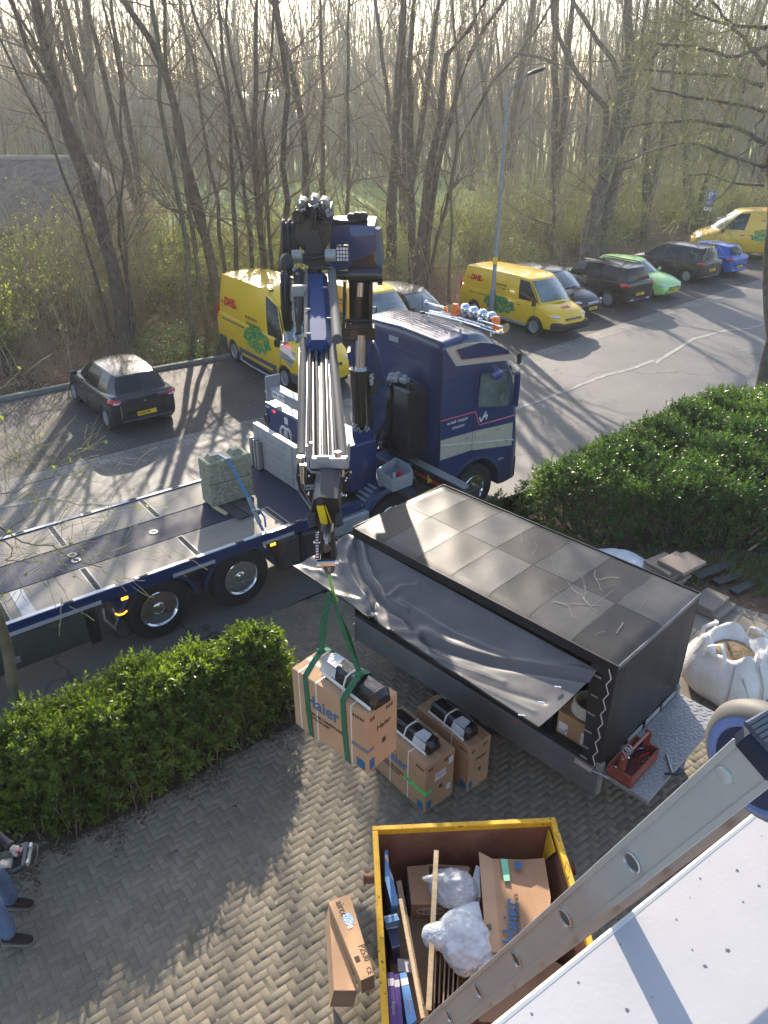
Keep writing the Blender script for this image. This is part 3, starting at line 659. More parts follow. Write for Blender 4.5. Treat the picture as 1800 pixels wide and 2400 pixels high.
def thicket():
    rng = np.random.default_rng(55); B = off(8.5); n = 1250
    j = rng.integers(3, len(B)-6, n); q = np.array([[B[i].x, B[i].y] for i in j])+rng.normal(0, 1.2, (n, 2)); q[:, 1] += rng.random(n)**1.3*16; kp = (q[:, 0] < -9) | (q[:, 0] > 5) | (rng.random(n) < .22); q = q[kp]; n = len(q)
    P0 = np.c_[q, np.zeros(n)]; lean = rng.normal(0, .14, (n, 2)); d = nrm(np.c_[lean, np.ones(n)]); L = rng.uniform(2.5, 7.5, n)*np.where(q[:, 0] < -6, .75, np.where(q[:, 0] < 6, .75, 1.0)); k = 8; out = [P0]; cur = P0.copy()
    for i in range(k-1): d = nrm(d+rng.normal(0, .07, (n, 3))); cur = cur+d*(L/(k-1))[:, None]; out.append(cur.copy())
    P = np.stack(out, 1); r = (.010+.014*rng.random(n))[:, None]*np.linspace(1, .3, k)
    b2 = kids(rng, P, r, 9, .15, 1, .5, 1.8, .35, 1.1, .04, 5, .6, .14); b3 = kids(rng, *b2, 3, .2, 1, .2, .7, .3, 1, .02, 4, .8)
    V, F = join([tubes(P, r, 4), tubes(b2[0], np.maximum(b2[1], .0042), 3), tubes(b3[0], np.maximum(b3[1], .0036), 3)])
    o = fastmesh('thicket', V, F, mat('thicket_twig', (0.28, 0.215, 0.14), .85, var=.3, scale=.3, col2=(.36, .32, .19))); tag(o, 'dense thicket of slender bare saplings filling the wood behind the parking strip', 'thicket', kind='stuff')
    e = b3[0][:, 1:].reshape(-1, 3); pr_ = np.where((e[:, 0] > -5) & (e[:, 2] < 4.8), .30, .07); e = e[rng.random(len(e)) < pr_]; V, F = leaves(rng, e, np.tile([0, 0, .3], (len(e), 1)), .07, .05)
    o = fastmesh('buds', V, F, M['bud']); tag(o, 'opening yellow-green buds scattered through the thicket', 'buds', kind='stuff')
thicket()
def far_wood():
    rng = np.random.default_rng(66); n = 2600; Y = rng.uniform(82, 150, n); X = rng.uniform(-.66, .66, n)*Y
    P0 = np.c_[X, Y, np.zeros(n)]; d = nrm(np.c_[rng.normal(0, .09, (n, 2)), np.ones(n)]); L = rng.uniform(10, 28, n)*np.where(X < -30, .8, 1); k = 8; out = [P0]; cur = P0.copy()
    for i in range(k-1): d = nrm(d+rng.normal(0, .05, (n, 3))); cur = cur+d*(L/(k-1))[:, None]; out.append(cur.copy())
    P = np.stack(out, 1); r = (.05+.10*rng.random(n))[:, None]*np.linspace(1, .3, k)
    b2 = kids(rng, P, r, 13, .12, 1, 1.5, 6.0, .3, 1.0, .06, 5, .5, .12); b3 = kids(rng, *b2, 5, .2, 1, .6, 2.2, .3, 1, .03, 4, .7)
    V, F = join([tubes(P, r, 4), tubes(b2[0], np.maximum(b2[1], .014), 3), tubes(b3[0], np.maximum(b3[1], .011), 3)])
    o = fastmesh('far_wood', V, F, mat('far_twig', (0.30, 0.245, 0.17), .85, var=.25, scale=.08, col2=(.36, .33, .22))); tag(o, 'hazy mass of bare far-off woodland closing the view', 'wood', kind='stuff')
far_wood()
def far_shrubs():
    """bushes between the road bank and the meadow, each a thing"""
    rng = np.random.default_rng(21); protos = []
    for s in range(3):
        n = 90; P0 = np.c_[rng.normal(0, .35, (n, 2)), np.zeros(n)]; d = nrm(np.c_[rng.normal(0, .45, (n, 2)), np.ones(n)]); L = rng.uniform(1.4, 3.6, n); k = 7; out = [P0]; cur = P0.copy()
        for j in range(k-1): d = nrm(d+rng.normal(0, .1, (n, 3))); cur = cur+d*(L/(k-1))[:, None]; out.append(cur.copy())
        P = np.stack(out, 1); r = (.006+.010*rng.random(n))[:, None]*np.linspace(1, .35, k)
        b2 = kids(rng, P, r, 7, .25, 1, .3, 1.0, .3, 1.0, .03, 4, .7, .15); b3 = kids(rng, *b2, 3, .2, 1, .15, .4, .3, 1, .02, 3, .8)
        root = thing('shrub', None, 'shrub')
        V, F = tubes(P, r, 4); fastmesh('stem', V, F, M['bark2'], root)
        V, F = join([tubes(b2[0], np.maximum(b2[1], .004), 3), tubes(b3[0], np.maximum(b3[1], .0035), 3)]); fastmesh('twig', V, F, M['twig2'], root)
        e = b3[0][:, 1:].reshape(-1, 3); e = e[rng.random(len(e)) < (.75 if s < 2 else .3)]
        V, F = leaves(rng, e, np.tile([0, 0, .3], (len(e), 1)), .075, .05); fastmesh('foliage', V, F, M['bud'], root); protos.append(root)
    used = [0]*3; k = 0
    B = off(9)
    pts = []
    for i in range(95):
        X = rng.uniform(-16, 30); t = rng.uniform(8, 20)
        j = min(range(len(B)), key=lambda q: abs(B[q].x-X)); Y = B[j].y+t-9+rng.uniform(0, 3)
        if Y > 62 or any((X-a)**2+(Y-b)**2 < 3.2 for a, b in pts): continue
        pts.append((X, Y))
    for X, Y in pts:
        q = k % 3; o = protos[q] if not used[q] else dup(protos[q]); used[q] = 1; k += 1
        o.location = (X, Y, 0); o.rotation_euler[2] = rng.uniform(0, 6.28); s = rng.uniform(.8, 1.35); o.scale = (s, s, s*rng.uniform(.8, 1.1))
        z = 'left of the tall yellow van' if X < -5 else 'behind the crane truck' if X < 3 else 'behind the row of parked cars'
        n = ('tall ' if s > 1.12 else 'low ' if s < .95 else 'middling ')+('dense', 'rounded', 'sparse')[q]; dd = 'close to the kerb, ' if t < 12 else 'farther back, '
        o['label'] = n+' budding yellow-green shrub '+dd+z; o['group'] = n+' budding shrubs '+dd+z
far_shrubs()

# ------------------------------------------------------------------ the two evergreen hedges
def hedge(name, label, poly, H, n, seed, col, col2, edge=.45):
    rng = np.random.default_rng(seed); P = np.array([[p[0], p[1]] for p in poly])
    mn, mx = P.min(0), P.max(0)
    def dist_in(X):
        ins = np.zeros(len(X), bool); dmin = np.full(len(X), 1e9); j = len(P)-1
        for i in range(len(P)):
            a, b = P[j], P[i]; cond = ((b[1] > X[:, 1]) != (a[1] > X[:, 1])) & (X[:, 0] < (a[0]-b[0])*(X[:, 1]-b[1])/(a[1]-b[1]+1e-12)+b[0]); ins ^= cond
            ab = b-a; t = np.clip(((X-a)@ab)/(ab@ab), 0, 1); dmin = np.minimum(dmin, np.linalg.norm(X-(a+t[:, None]*ab), axis=1)); j = i
        return ins, dmin
    def hh(X):
        ins, d = dist_in(X); e = np.clip(d/edge, 0, 1); lump = .16*np.sin(X[:, 0]*3.1+seed)*np.cos(X[:, 1]*2.7)+.09*np.sin(X[:, 0]*7.3+X[:, 1]*5.9)
        return ins, np.where(ins, H*(1-(1-e)**2.2)*(1+lump*.8), 0)
    root = thing(name, label, 'hedge', (float(P[:, 0].mean()), float(P[:, 1].mean()), 0)); o3 = np.array([*P.mean(0), 0])
    X = rng.uniform(mn, mx, (n*3, 2)); ins, h = hh(X); X = X[ins][:n]; h = h[ins][:n]; n = len(X); e = .06
    gx = (hh(X+[e, 0])[1]-h)/e; gy = (hh(X+[0, e])[1]-h)/e; nor = nrm(np.c_[-gx, -gy, np.ones(n)]); nor[:, 2] = np.abs(nor[:, 2])
    depth = rng.random(n)**1.6*.42; pos = np.c_[X, h]-nor*depth[:, None]*.8; pos[:, 2] = np.maximum(pos[:, 2]+rng.normal(0, .05, n), .05)
    d = nrm(nor*.5+np.array([0, 0, .55])+rng.normal(0, .42, (n, 3))); d[:, 2] = np.abs(d[:, 2])*.9+.05; d = nrm(d)
    k = 8; sh = rng.uniform(.10, .22, n)
    idx = np.repeat(np.arange(n), k); t = np.tile(np.linspace(.15, 1, k), n); pp = pos[idx]+d[idx]*(sh[idx]*t)[:, None]
    ph = np.tile(np.arange(k)*2.4, n)+rng.uniform(0, 6.28, n)[idx]; a = nrm(np.cross(d, np.array([.3, .2, .9])+rng.normal(0, .1, (n, 3)))); b = np.cross(d, a)
    out = a[idx]*np.cos(ph)[:, None]+b[idx]*np.sin(ph)[:, None]; ld = nrm(out*(1.25-.75*t)[:, None]+d[idx]*(.35+.8*t)[:, None]); N = len(idx)
    L = rng.uniform(.075, .125, N)[:, None]*(1.05-.35*t)[:, None]; W_ = L*.40; s = nrm(np.cross(ld, d[idx]+rng.normal(0, .15, (N, 3)))); up = np.cross(s, ld)
    v = np.stack([pp, pp+ld*L*.45+s*W_*.5+up*W_*.22, pp+ld*L-np.array([0, 0, 1])*L*.12, pp+ld*L*.45-s*W_*.5+up*W_*.22], 1).reshape(-1, 3)-o3
    rn = np.clip(rng.random(N)*.45+rng.random(n)[idx]*.35+.12*(np.sin(X[:, 0]*2.3+1)*np.cos(X[:, 1]*1.9)+1)[idx], 0, 1)
    m = mat(name+'_leaf', col, .34, var=.2, scale=1.5, col2=col2, rnd=.60, coat=.15, rvar=.08, mix=(.35, .7))
    translucent(m, .45, (2.2, 2.4, .6))
    fastmesh('foliage', v, np.arange(N*4).reshape(-1, 4), m, root, rnd=rn)
    q = min(n, 2500); S0 = pos[:q]-o3; foot = S0.copy(); foot[:, 2] = 0; foot[:, :2] += rng.normal(0, .12, (q, 2))
    Pm = np.stack([foot, (foot+S0)/2+rng.normal(0, .05, (q, 3)), S0, S0+d[:q]*.15], 1); V, F = tubes(Pm, np.tile([[.008, .006, .004, .002]], (q, 1)), 3); fastmesh('stem', V, F, M['twig'], root)
HL = [G(-260, 1900, .1), G(-20, 1950, .1), G(170, 1945, .1), G(400, 1835, .1), G(620, 1700, .1), G(690, 1640, .1), G(700, 1560, .5), G(650, 1455, 1.0), G(560, 1452, 1.05), G(400, 1500, 1.05), G(250, 1530, 1.05), G(0, 1660, 1.05), G(-260, 1750, 1.05)]
hedge('laurel_hedge', 'bright green evergreen hedge in front of the flatbed truck at lower left', HL, 1.02, 6600, 3, (0.078, 0.122, 0.024), (0.175, 0.225, 0.050))
HR = [G(1150, 1165, .2), G(1230, 1215, .1), G(1330, 1262, .1), G(1450, 1280, .1), G(1800, 1290, .1), G(2150, 1280, .1), G(2150, 860, 1.1), G(1800, 888, 1.1), G(1640, 905, 1.1), G(1500, 960, 1.1), G(1300, 1045, 1.1), G(1150, 1120, 1.0)]
hedge('laurel_hedge', 'dark green evergreen hedge between the truck cab and the right tree trunk', HR, 1.05, 17000, 5, (0.036, 0.078, 0.024), (0.080, 0.135, 0.038), edge=.6)
for (P, nm) in ((HL, 'left'), (HR, 'right')):
    c = Vector((sum(p.x for p in P)/len(P), sum(p.y for p in P)/len(P), 0)); mb = MB()
    mb.add([(c.x+(p.x-c.x)*1.06, c.y+(p.y-c.y)*1.06, .022) for p in P], [tuple(range(len(P)))]); tag(mb.build('hedge_soil', M['soil'], smooth=0), kind='structure')

def tufts():
    rng = np.random.default_rng(31); n = 9000
    P = [G(*p) for p in ((1180, 1235), (1440, 1300), (1800, 1310), (1950, 1330), (1950, 1400), (1700, 1400), (1500, 1345), (1300, 1270))]
    a = rng.random(n); b = rng.random(n); q = np.array([[p.x, p.y] for p in P]); top = np.stack([np.interp(a, [0, .33, .66, 1], q[:4, i]) for i in (0, 1)], 1); bot = np.stack([np.interp(a, [0, .33, .66, 1], q[[7, 6, 5, 4], i]) for i in (0, 1)], 1)
    xy = top*(1-b[:, None])+bot*b[:, None]; c = (np.sin(xy[:, 0]*4)+np.cos(xy[:, 1]*5)+rng.normal(0, .5, n)) > -.4; xy = xy[c]; n = len(xy)
    V, F = leaves(rng, np.c_[xy, np.zeros(n)], np.tile([0, 0, 1.], (n, 1)), .22, .014, .45); tag(fastmesh('grass', V, F, mat('dry_grass', (0.17, 0.16, 0.07), .8, var=.4, scale=3, col2=(.10, .14, .04))), 'rough dry grass in the bed between the trailer and the right hedge', 'grass', kind='stuff')
tufts()

# ------------------------------------------------------------------ barn and far buildings
def barn():
    a = AT(215, 372, 46); Yb = 46; x1 = a.x; x0 = x1-26; zr, ze = a.z, 1.7
    t = thing('thatched_barn', 'long low barn with weathered brown thatch behind the left trees', 'barn', (x1-13, Yb, 0))
    f = lambda x, y, z: (x-(x1-13), y-Yb, z)
    mb = MB(); sec = lambda x, c=0: [f(x, Yb-5, ze-.15), f(x, Yb-2.6, (ze+zr)/2+.25), f(x, Yb, zr), f(x, Yb+2.6, (ze+zr)/2+.25), f(x, Yb+5, ze-.15), f(x, Yb+4.5, ze-.4), f(x, Yb, zr-.5), f(x, Yb-4.5, ze-.4)]
    mb.loft([sec(x0), sec(x0+9), sec(x1-3)]); mb.loft([[Vector(p) for p in sec(x1-3)], [Vector(p)*1 for p in sec(x1-.1)]])
    mb.add([f(x1-.1, Yb-5, ze-.1), f(x1-.1, Yb, zr), f(x1+3.2, Yb-3.0, ze-.1), f(x1+3.2, Yb+3, ze-.1), f(x1-.1, Yb+5, ze-.1)], [(0, 2, 1), (2, 3, 1), (3, 4, 1)])
    mb.build('roof', mat('weathered_thatch', (0.19, 0.145, 0.115), .95, var=.3, scale=2.5, bump=1.0, bscale=9), t)
    mb = MB(); mb.tube([f(x0, Yb, zr+.02), f(x1, Yb, zr+.02)], .17, 8); mb.build('ridge', mat('ridge_tile', (.30, .25, .21), .8), t)
    mb = MB(); mb.bb(-13, 12.8, -4.3, 4.3, 0, ze-.2); mb.bb(12.8, 15.2, -2.8, 2.8, 0, ze-.2); mb.build('wall', mat('barn_wall', (.16, .13, .11), .9, var=.2), t)
    mb = MB(); [mb.bb(x, x+.9, -4.36, -4.28, .6, 1.3, m=0) for x in (-9, -4, 1, 6, 9)]; mb.build('window', M['glass'], t)
barn()
def hall(label, x, y, wd, dp, h, rise, col, rc, gl=True):
    t = thing('industrial_hall', label, 'building', (x, y, 0)); mb = MB(); mb.bb(-wd/2, wd/2, 0, dp, 0, h); mb.build('wall', mat('hall_wall', col, .6, var=.06), t)
    mb = MB(); n = 10; rings = []
    for xx in (-wd/2-.3, wd/2+.3): rings.append([Vector((xx, -.3+(dp+.6)*i/n, h+rise*math.sin(math.pi*i/n)+.1)) for i in range(n+1)]+[Vector((xx, dp+.3, h-.1)), Vector((xx, -.3, h-.1))])
    mb.loft(rings); mb.build('roof', mat('hall_roof', rc, .35, .2, var=.1, scale=.3), t)
    mb = MB()
    for k in range(int(wd//4)): mb.bb(-wd/2+1+k*4, -wd/2+3.6+k*4, -.06, .05, h*.45, h*.85)
    mb.build('window', M['glassl'], t)
hall('pale low hall with curved light-blue roof in the haze, upper left', AT(330, 240, 150).x, 150, 46, 30, 5.0, 5.0, (.6, .62, .64), (.55, .68, .78))
hall('distant white hall with flat pale roof in the haze, left of the curved one', AT(110, 240, 190).x, 190, 50, 25, 8.5, 1.2, (.7, .7, .7), (.6, .62, .65))

# ------------------------------------------------------------------ the crane truck (x forward, y to its left, z up)
class Frame:
    def __init__(s, o, a): s.o = Vector((o[0], o[1], 0)); s.a = R(a); s.u = Vector((math.cos(s.a), math.sin(s.a), 0)); s.v = Vector((-s.u.y, s.u.x, 0))
    def loc(s, p): d = Vector(p)-s.o; return Vector((d.dot(s.u), d.dot(s.v), p[2]))
    def Z(s, x, y, z): return s.loc(G(x, y, z))
    def _pl(s, x, y, p, n): r = Vector(ray(x, y)); t = (p.x*n.x+p.y*n.y)/(r.x*n.x+r.y*n.y); return s.loc(Vector((r.x*t, r.y*t, CH+r.z*t)))
    def Y(s, x, y, Y): return s._pl(x, y, s.o+s.v*Y, s.v)
    def X(s, x, y, X): return s._pl(x, y, s.o+s.u*X, s.u)
    def W(s, x, y, z): p = s.o+s.u*x+s.v*y; return Vector((p.x, p.y, z))
TF = Frame((-6.601, 8.51), 37.8)
truck = thing('crane_truck', 'dark blue flatbed truck with black loader crane, parked along the road beside the trailer', 'truck', TF.o, TF.a)

def wheel(parent, c, r, wd, ydir, rim='steel', rr=.56, name='wheel', spokes=0, hub='steel', rot=0.0):
    """c centre of outer face, ydir +1/-1 outward along y"""
    c = Vector(c); o = bpy.data.objects.new(name, None)
    mb = MB(); y = Vector((0, ydir, 0)); p = [(-wd, r*.62), (-wd, r*.93), (-wd*.9, r), (-wd*.1, r), (0, r*.95), (.0, r*.72), (-.012, r*(rr+.04)), (-wd*.25, r*rr)]
    mb.lathe(p, c, y, 40)
    for k in range(0):
        pass
    t = mb.build(name, M['rubber'], parent, smooth=40)
    mb = MB(); q = r*rr
    if rim == 'chrome':      # deep truck rim with nuts
        mb.lathe([(-.17, .001), (-.17, q*.50), (-.15, q*.55), (-.15, q*.62), (-.17, q*.80), (-.10, q*.9), (-.01, q*.97), (.008, q*1.02), (.004, q*1.05), (-.03, q*1.02)], c, y, 40)
        for k in range(10):
            a = k*math.pi/5; p = c+Vector((math.cos(a)*q*.62, -ydir*.15, math.sin(a)*q*.62)); mb.cyl(p, p+y*.05, .014, .012, 8)
        mb.lathe([(-.16, q*.36), (-.03, q*.34), (.0, q*.22), (.005, .001)], c, y, 20)
        mb.build('rim', M['chrome'], t, smooth=40)
        mb = MB()
        for k in range(10):
            a = (k+.5)*math.pi/5; p = c+Vector((math.cos(a)*q*.78, -ydir*.160, math.sin(a)*q*.78)); mb.cyl(p, p+y*.006, .030, .030, 10)
        mb.build('rim_hole', M['black'], t, smooth=0)
    elif spokes:
        mb.lathe([(-.07, .001), (-.07, q*.85), (-.02, q*.93), (.0, q), (-.02, q*1.03), (-.06, q*1.02)], c, y, 32); mb.build('rim', M['black'], t, smooth=40)
        mb = MB()
        for k in range(spokes):
            a = rot+k*2*math.pi/spokes; d = Vector((math.cos(a), 0, math.sin(a))); s = Vector((-d.z, 0, d.x))
            for sg in (-1, 1):
                A = c+d*q*.12+s*sg*q*.09-y*.035; B = c+d*q*.93+s*sg*q*.17-y*.012; mb.beam(A, B, .012+q*.05, .02, .003, 0, up=tuple(y))
        mb.lathe([(-.03, .001), (-.03, q*.2), (-.012, q*.17), (-.005, .001)], c, y, 16); mb.lathe([(-.02, q*.92), (.004, q*.97), (-.01, q*1.02)], c, y, 32)
        mb.build('spoke', M[hub], t, smooth=40)
    else:
        mb.lathe([(-.05, .001), (-.04, q*.3), (-.055, q*.55), (-.03, q*.8), (-.0, q*.96), (.006, q), (-.02, q*1.04)], c, y, 32)
        for k in range(5):
            a = k*2*math.pi/5; p = c+Vector((math.cos(a)*q*.4, -ydir*.045, math.sin(a)*q*.4)); mb.cyl(p, p+y*.02, .012, .01, 6)
        mb.build('rim', M['steel'], t, smooth=40)
        mb = MB()
        for k in range(9):
            a = k*2*math.pi/9; p = c+Vector((math.cos(a)*q*.72, -ydir*.040, math.sin(a)*q*.72)); mb.cyl(p, p+y*.008, q*.09, q*.09, 8)
        mb.build('rim_hole', M['black'], t, smooth=0)
    return t

def build_truck():
    T = truck; DZ = 1.15; X0 = -5.2; X1 = 6.35
    # chassis
    mb = MB(); [mb.bb(X0, 10.5, s*.38-.05, s*.38+.05, .62, .95, .01) for s in (-1, 1)]; [mb.bb(x, x+.12, -.4, .4, .66, .9) for x in (-4, -2, 0, 2, 4, 6, 7.2, 8.4)]; mb.build('chassis', M['navyd'], T)
    # deck: blue centre strip, two rows of worn aluminium plates, gratings and edge rails
    mb = MB(); mb.bb(X0, X1, -1.2, 1.2, 1.02, 1.140); mb.bb(X0, X1, -.40, .34, 1.14, 1.152); mb.bb(5.4, X1+.1, -1.2, 1.2, 1.14, 1.151)
    mb.build('deck', mat('deck_blue_worn', (0.014, 0.024, 0.058), .6, var=.25, scale=1.5, spec=.3, col2=(.03, .042, .080), rvar=.15, mix=(.4, .8)), T)
    plate = mat('worn_deck_plate', (0.20, 0.178, 0.152), .60, .0, var=.2, scale=1.3, spec=.35, col2=(.27, .245, .215), rvar=.12, bump=.15, bscale=90)
    xs = [X0, -2.42, -.82, .72, 1.01, 2.22, 3.80, 5.35]
    for (y0, y1) in ((-1.19, -.43), (.37, 1.19)):
        e = [X0, -2.4, -.85, .96, 2.20, 3.76, 5.36]
        for a, b in zip(e[:-1], e[1:]):
            mb = MB(); mb.bb(a+.09, b-.03, y0, y1, 1.1405, 1.156, .002); mb.build('deck_plate', plate, T)
        for b in e[1:]:
            mb = MB(); mb.bb(b-.03, b+.09, y0, y1, 1.141, 1.158); mb.build('grating', M['alud'], T)
            mb = MB(); n = 10
            for k in range(n): yy = y0+.04+(y1-y0-.06)*k/n; mb.bb(b-.005, b+.065, yy, yy+.056, 1.150, 1.162)
            mb.build('grating_slot', M['rubber'], T)
    mb = MB(); mb.bb(1.18, 1.36, -1.25, -.45, 1.157, 1.165, .002); mb.build('cover_plate', M['galv'], T)
    for x, y in ((3.52, -.06), (2.23, .03), (2.23, -.16), (5.1, -.1)):
        mb = MB(); mb.lathe([(0, .02), (.008, .075), (.014, .07), (.014, .045), (.004, .04)], (x, y, 1.152), (0, 0, 1), 20); r = mb.build('lashing_ring', M['steel'], T)
        mb = MB(); mb.cyl((x, y, 1.153), (x, y, 1.160), .04, n=16); mb.build('ring_socket', M['black'], r)
    for s in (-1, 1):
        mb = MB(); mb.bb(X0, X1+.5, s*1.2, s*1.275, .98, 1.17, .006); mb.build('edge_rail', M['navy'], T)
        mb = MB()
        for a, b in ((X0, 2.45), (2.75, 5.0), (5.3, 5.75)): mb.bb(a, b, s*1.190, s*1.262, 1.171, 1.179, .001) if a < 5 or s > 0 else None
        if s < 0:
            for a, b in ((X0, 2.2), (3.3, 4.0), (4.85, 5.45)): mb.bb(a, b, -1.288, -1.277, .99, 1.05, .001)
        mb.build('rail_trim', mat('white_aluminium', (.42, .45, .50), .5, .2, var=.1), T)
        for k, x in enumerate((-3.4, -2.2, -1.0, .3, 1.7, 2.8, 3.6, 4.4, 5.5)):
            mb = MB(); mb.bb(x, x+.14, s*1.205-.03*0, s*1.268, 1.172, 1.186, .003); r = mb.build('lashing_eye', M['black'], T)
            mb = MB(); mb.tube([(x+.02, s*1.24, 1.186), (x+.04, s*1.24, 1.196), (x+.10, s*1.24, 1.196), (x+.12, s*1.24, 1.186)], .006, 6); mb.build('hook_bar', M['steel'], r)
    # rear axle wheels and fenders
    for x in (3.02, 4.42, -3.2, 1.62-3.1):
        for s in (-1, 1):
            wheel(T, (x, s*1.26, .52), .52, .34, s, 'chrome', .56)
            mb = MB(); sec = []
            for k in range(13):
                a = math.pi*(k/12)*.94+.09; c_, s_ = math.cos(a), math.sin(a)
                sec.append([Vector((x+c_*.66, s*.80, .50+s_*.60)), Vector((x+c_*.66, s*1.27, .50+s_*.60)), Vector((x+c_*.60, s*1.27, .50+s_*.54)), Vector((x+c_*.60, s*.80, .50+s_*.54))])
            mb.loft(sec); mb.build('fender', M['navyd'], T, smooth=50)
    # storage boxes, tanks on the near side
    bm_ = mat('olive_box', (.085, .095, .085), .4, .3, var=.15, coat=.3)
    mb = MB(); mb.bb(.55, 1.95, -1.23, -.7, .38, .93, .02); o = mb.build('storage_box', bm_, T)
    mb = MB(); mb.bb(.62, 1.72, -1.245, -1.232, .43, .88, .008); d = mb.build('storage_door', bm_, o); 
    mb = MB(); mb.bb(.82, 1.0, -1.262, -1.246, .52, .62, .01); mb.build('latch', M['steel'], d)
    mb = MB(); mb.bb(2.0, 2.12, -1.23, -1.0, .3, .92, .03); mb.bb(1.97, 2.02, -1.2, -.9, .30, .95); mb.build('mud_flap', M['black'], T)
    mb = MB(); mb.tube([(2.22, -1.2, .85), (2.2, -1.26, .7), (2.28, -1.27, .55), (2.33, -1.25, .45)], .018, 8); mb.tube([(2.35, -1.2, .8), (2.38, -1.26, .62), (2.30, -1.27, .5)], .014, 8); mb.build('air_hose', M['steel'], T)
    mb = MB(); mb.bb(5.18, 5.60, -1.22, -.7, .30, .92, .04); mb.build('storage_box', bm_, T)
    mb = MB(); mb.bb(5.63, 6.85, -1.22, -.7, .30, .90, .05); mb.bb(5.645, 5.66, -1.235, -1.2, .34, .86); mb.bb(5.9, 5.915, -1.228, -1.2, .34, .86); mb.build('fuel_tank', mat('tank_dark', (.10, .105, .11), .35, .5, var=.1), T)
    mb = MB(); mb.bb(5.95, 6.98, -1.36, -1.21, .66, .97, .03); e = mb.build('outrigger_end', M['galv'], T)
    # indicator lamps
    for x in (2.53, 5.04, -1.0):
        mb = MB(); mb.bb(x-.05, x+.05, -1.292, -1.272, .92, .965, .005); mb.build('side_marker', M['orangel'], T)
    mb = MB(); mb.tube([(2.36, -1.28, .74), (2.40, -1.285, .70), (2.47, -1.285, .69), (2.53, -1.28, .72)], .012, 6); mb.build('side_marker', M['orangel'], T)
    # headboards
    hb = M['alu']
    mb = MB(); mb.bb(6.16, 6.28, -.28, 1.26, 1.17, 2.02, .012); o = mb.build('headboard', hb, T)
    mb = MB(); [mb.bb(6.150, 6.158, .05, .95, z, z+.010) for z in (1.32, 1.46, 1.60, 1.74, 1.88)]; mb.bb(6.14, 6.16, -.27, -.14, 1.40, 1.44, .004); mb.build('rib', M['galv'], o)
    mb = MB(); [mb.bb(6.149, 6.159, y, y+.006, 1.2, 2.0) for y in (-.16, 1.06)]; mb.bb(6.146, 6.159, -.28, -.20, 1.5, 1.66, .004); mb.build('panel_seam', M['alud'], o)
    mb = MB()
    for y in (1.24, 1.10, .98): mb.bb(6.06, 6.14, y-.04, y+.03, 1.16, 1.75, .008)
    mb.build('stanchion', M['alud'], T)
    mb = MB(); mb.bb(6.2, 6.26, -1.22, -.70, 1.17, 1.86, .02); o = mb.build('headboard', hb, T)
    mb = MB(); mb.bb(6.19, 6.30, -1.26, -1.20, 1.12, 1.95, .01); [mb.bb(6.18, 6.20, -1.25, -1.21, z, z+.03) for z in (1.3, 1.5, 1.7)]; mb.build('post', M['galv'], o)
    mb = MB(); [mb.bb(6.17, 6.19, -1.25, -1.215, z, z+.05) for z in (1.42, 1.60, 1.76)]; mb.build('tail_lamp', M['redl'], o)
    # front mudguard (second axle) with tread, tyre beneath
    for s in (-1, 1):
        sec = []
        for k in range(17):
            a = math.pi*(k/16)*1.02; c_, s_ = math.cos(a), math.sin(a)
            sec.append([Vector((7.55+c_*.70, s*.62, .55+s_*.72)), Vector((7.55+c_*.70, s*1.22, .55+s_*.72)), Vector((7.55+c_*.70, s*1.27, .52+s_*.70)), Vector((7.55+c_*.60, s*1.27, .50+s_*.62)), Vector((7.55+c_*.62, s*.62, .53+s_*.66))])
        mb = MB(); mb.loft(sec); o = mb.build('fender', M['navyd'], T, smooth=50)
        mb = MB()
        for k in range(5):
            a = math.pi*(.62+k*.045); mb.box((7.55+math.cos(a)*.705, s*1.0, .55+math.sin(a)*.725), (.05, .3, .006), Matrix.Rotation(-(a-math.pi/2), 3, 'Y'), .002)
        mb.build('tread_strip', M['galv'], o)
        wheel(T, (7.55, s*1.26, .52), .52, .34, s, 'chrome', .56)
        wheel(T, (9.68, s*1.24, .52), .52, .33, s, 'chrome', .54)
    # machinery between deck and cab
    mb = MB(); mb.bb(6.4, 8.6, -1.0, 1.1, .92, 1.05, .01); mb.build('crane_bed', M['black'], T)
    mb = MB(); mb.prism([TF.Z(935, 1052, 1.30), TF.Z(856, 1051, 1.42), TF.Z(880, 1092, 1.06), TF.Z(930, 1054, 1.24)], (0, 0, -.03)); mb.bb(7.8, 8.45, -.35, .0, 1.0, 1.22, .03); mb.build('cover_panel', M['navyd'], T)
    # tool tray
    rim = [TF.Z(882, 1100, 1.62), TF.Z(927, 1072, 1.62), TF.Z(959, 1088, 1.62), TF.Z(969, 1106, 1.62), TF.Z(920, 1124, 1.62)]
    c = sum(rim, Vector())/5; mb = MB(); low = [c+(p-c)*.93-Vector((0, 0, .26)) for p in rim]
    inn = [c+(p-c)*.94 for p in rim]; lin = [c+(p-c)*.88-Vector((0, 0, .24)) for p in rim]
    mb.loft([low, rim, inn, lin]); mb.build('tool_tray', M['galv'], T, smooth=0)
    mb = MB(); b = c-Vector((0, 0, .235))
    rg = random.Random(4)
    for k in range(46): p = b+Vector((rg.uniform(-.17, .17), rg.uniform(-.13, .13), rg.uniform(0, .05))); mb.box(p, (rg.uniform(.02, .06), .012, .012), Matrix.Rotation(rg.uniform(0, 6), 3, 'Z'), 0)
    mb.build('chain_heap', M['black'], T)
    p = b+Vector((-.05, .03, 0)); mb = MB(); mb.lathe([(0, .028), (.13, .028), (.145, .018), (.16, .012)], p, (0, 0, 1), 14); mb.build('spray_can', M['white'], T)
    p = b+Vector((.04, .05, .03)); mb = MB(); mb.cyl(p, p+Vector((.02, -.05, .09)), .055, n=16); mb.build('strap_reel', M['red'], T)
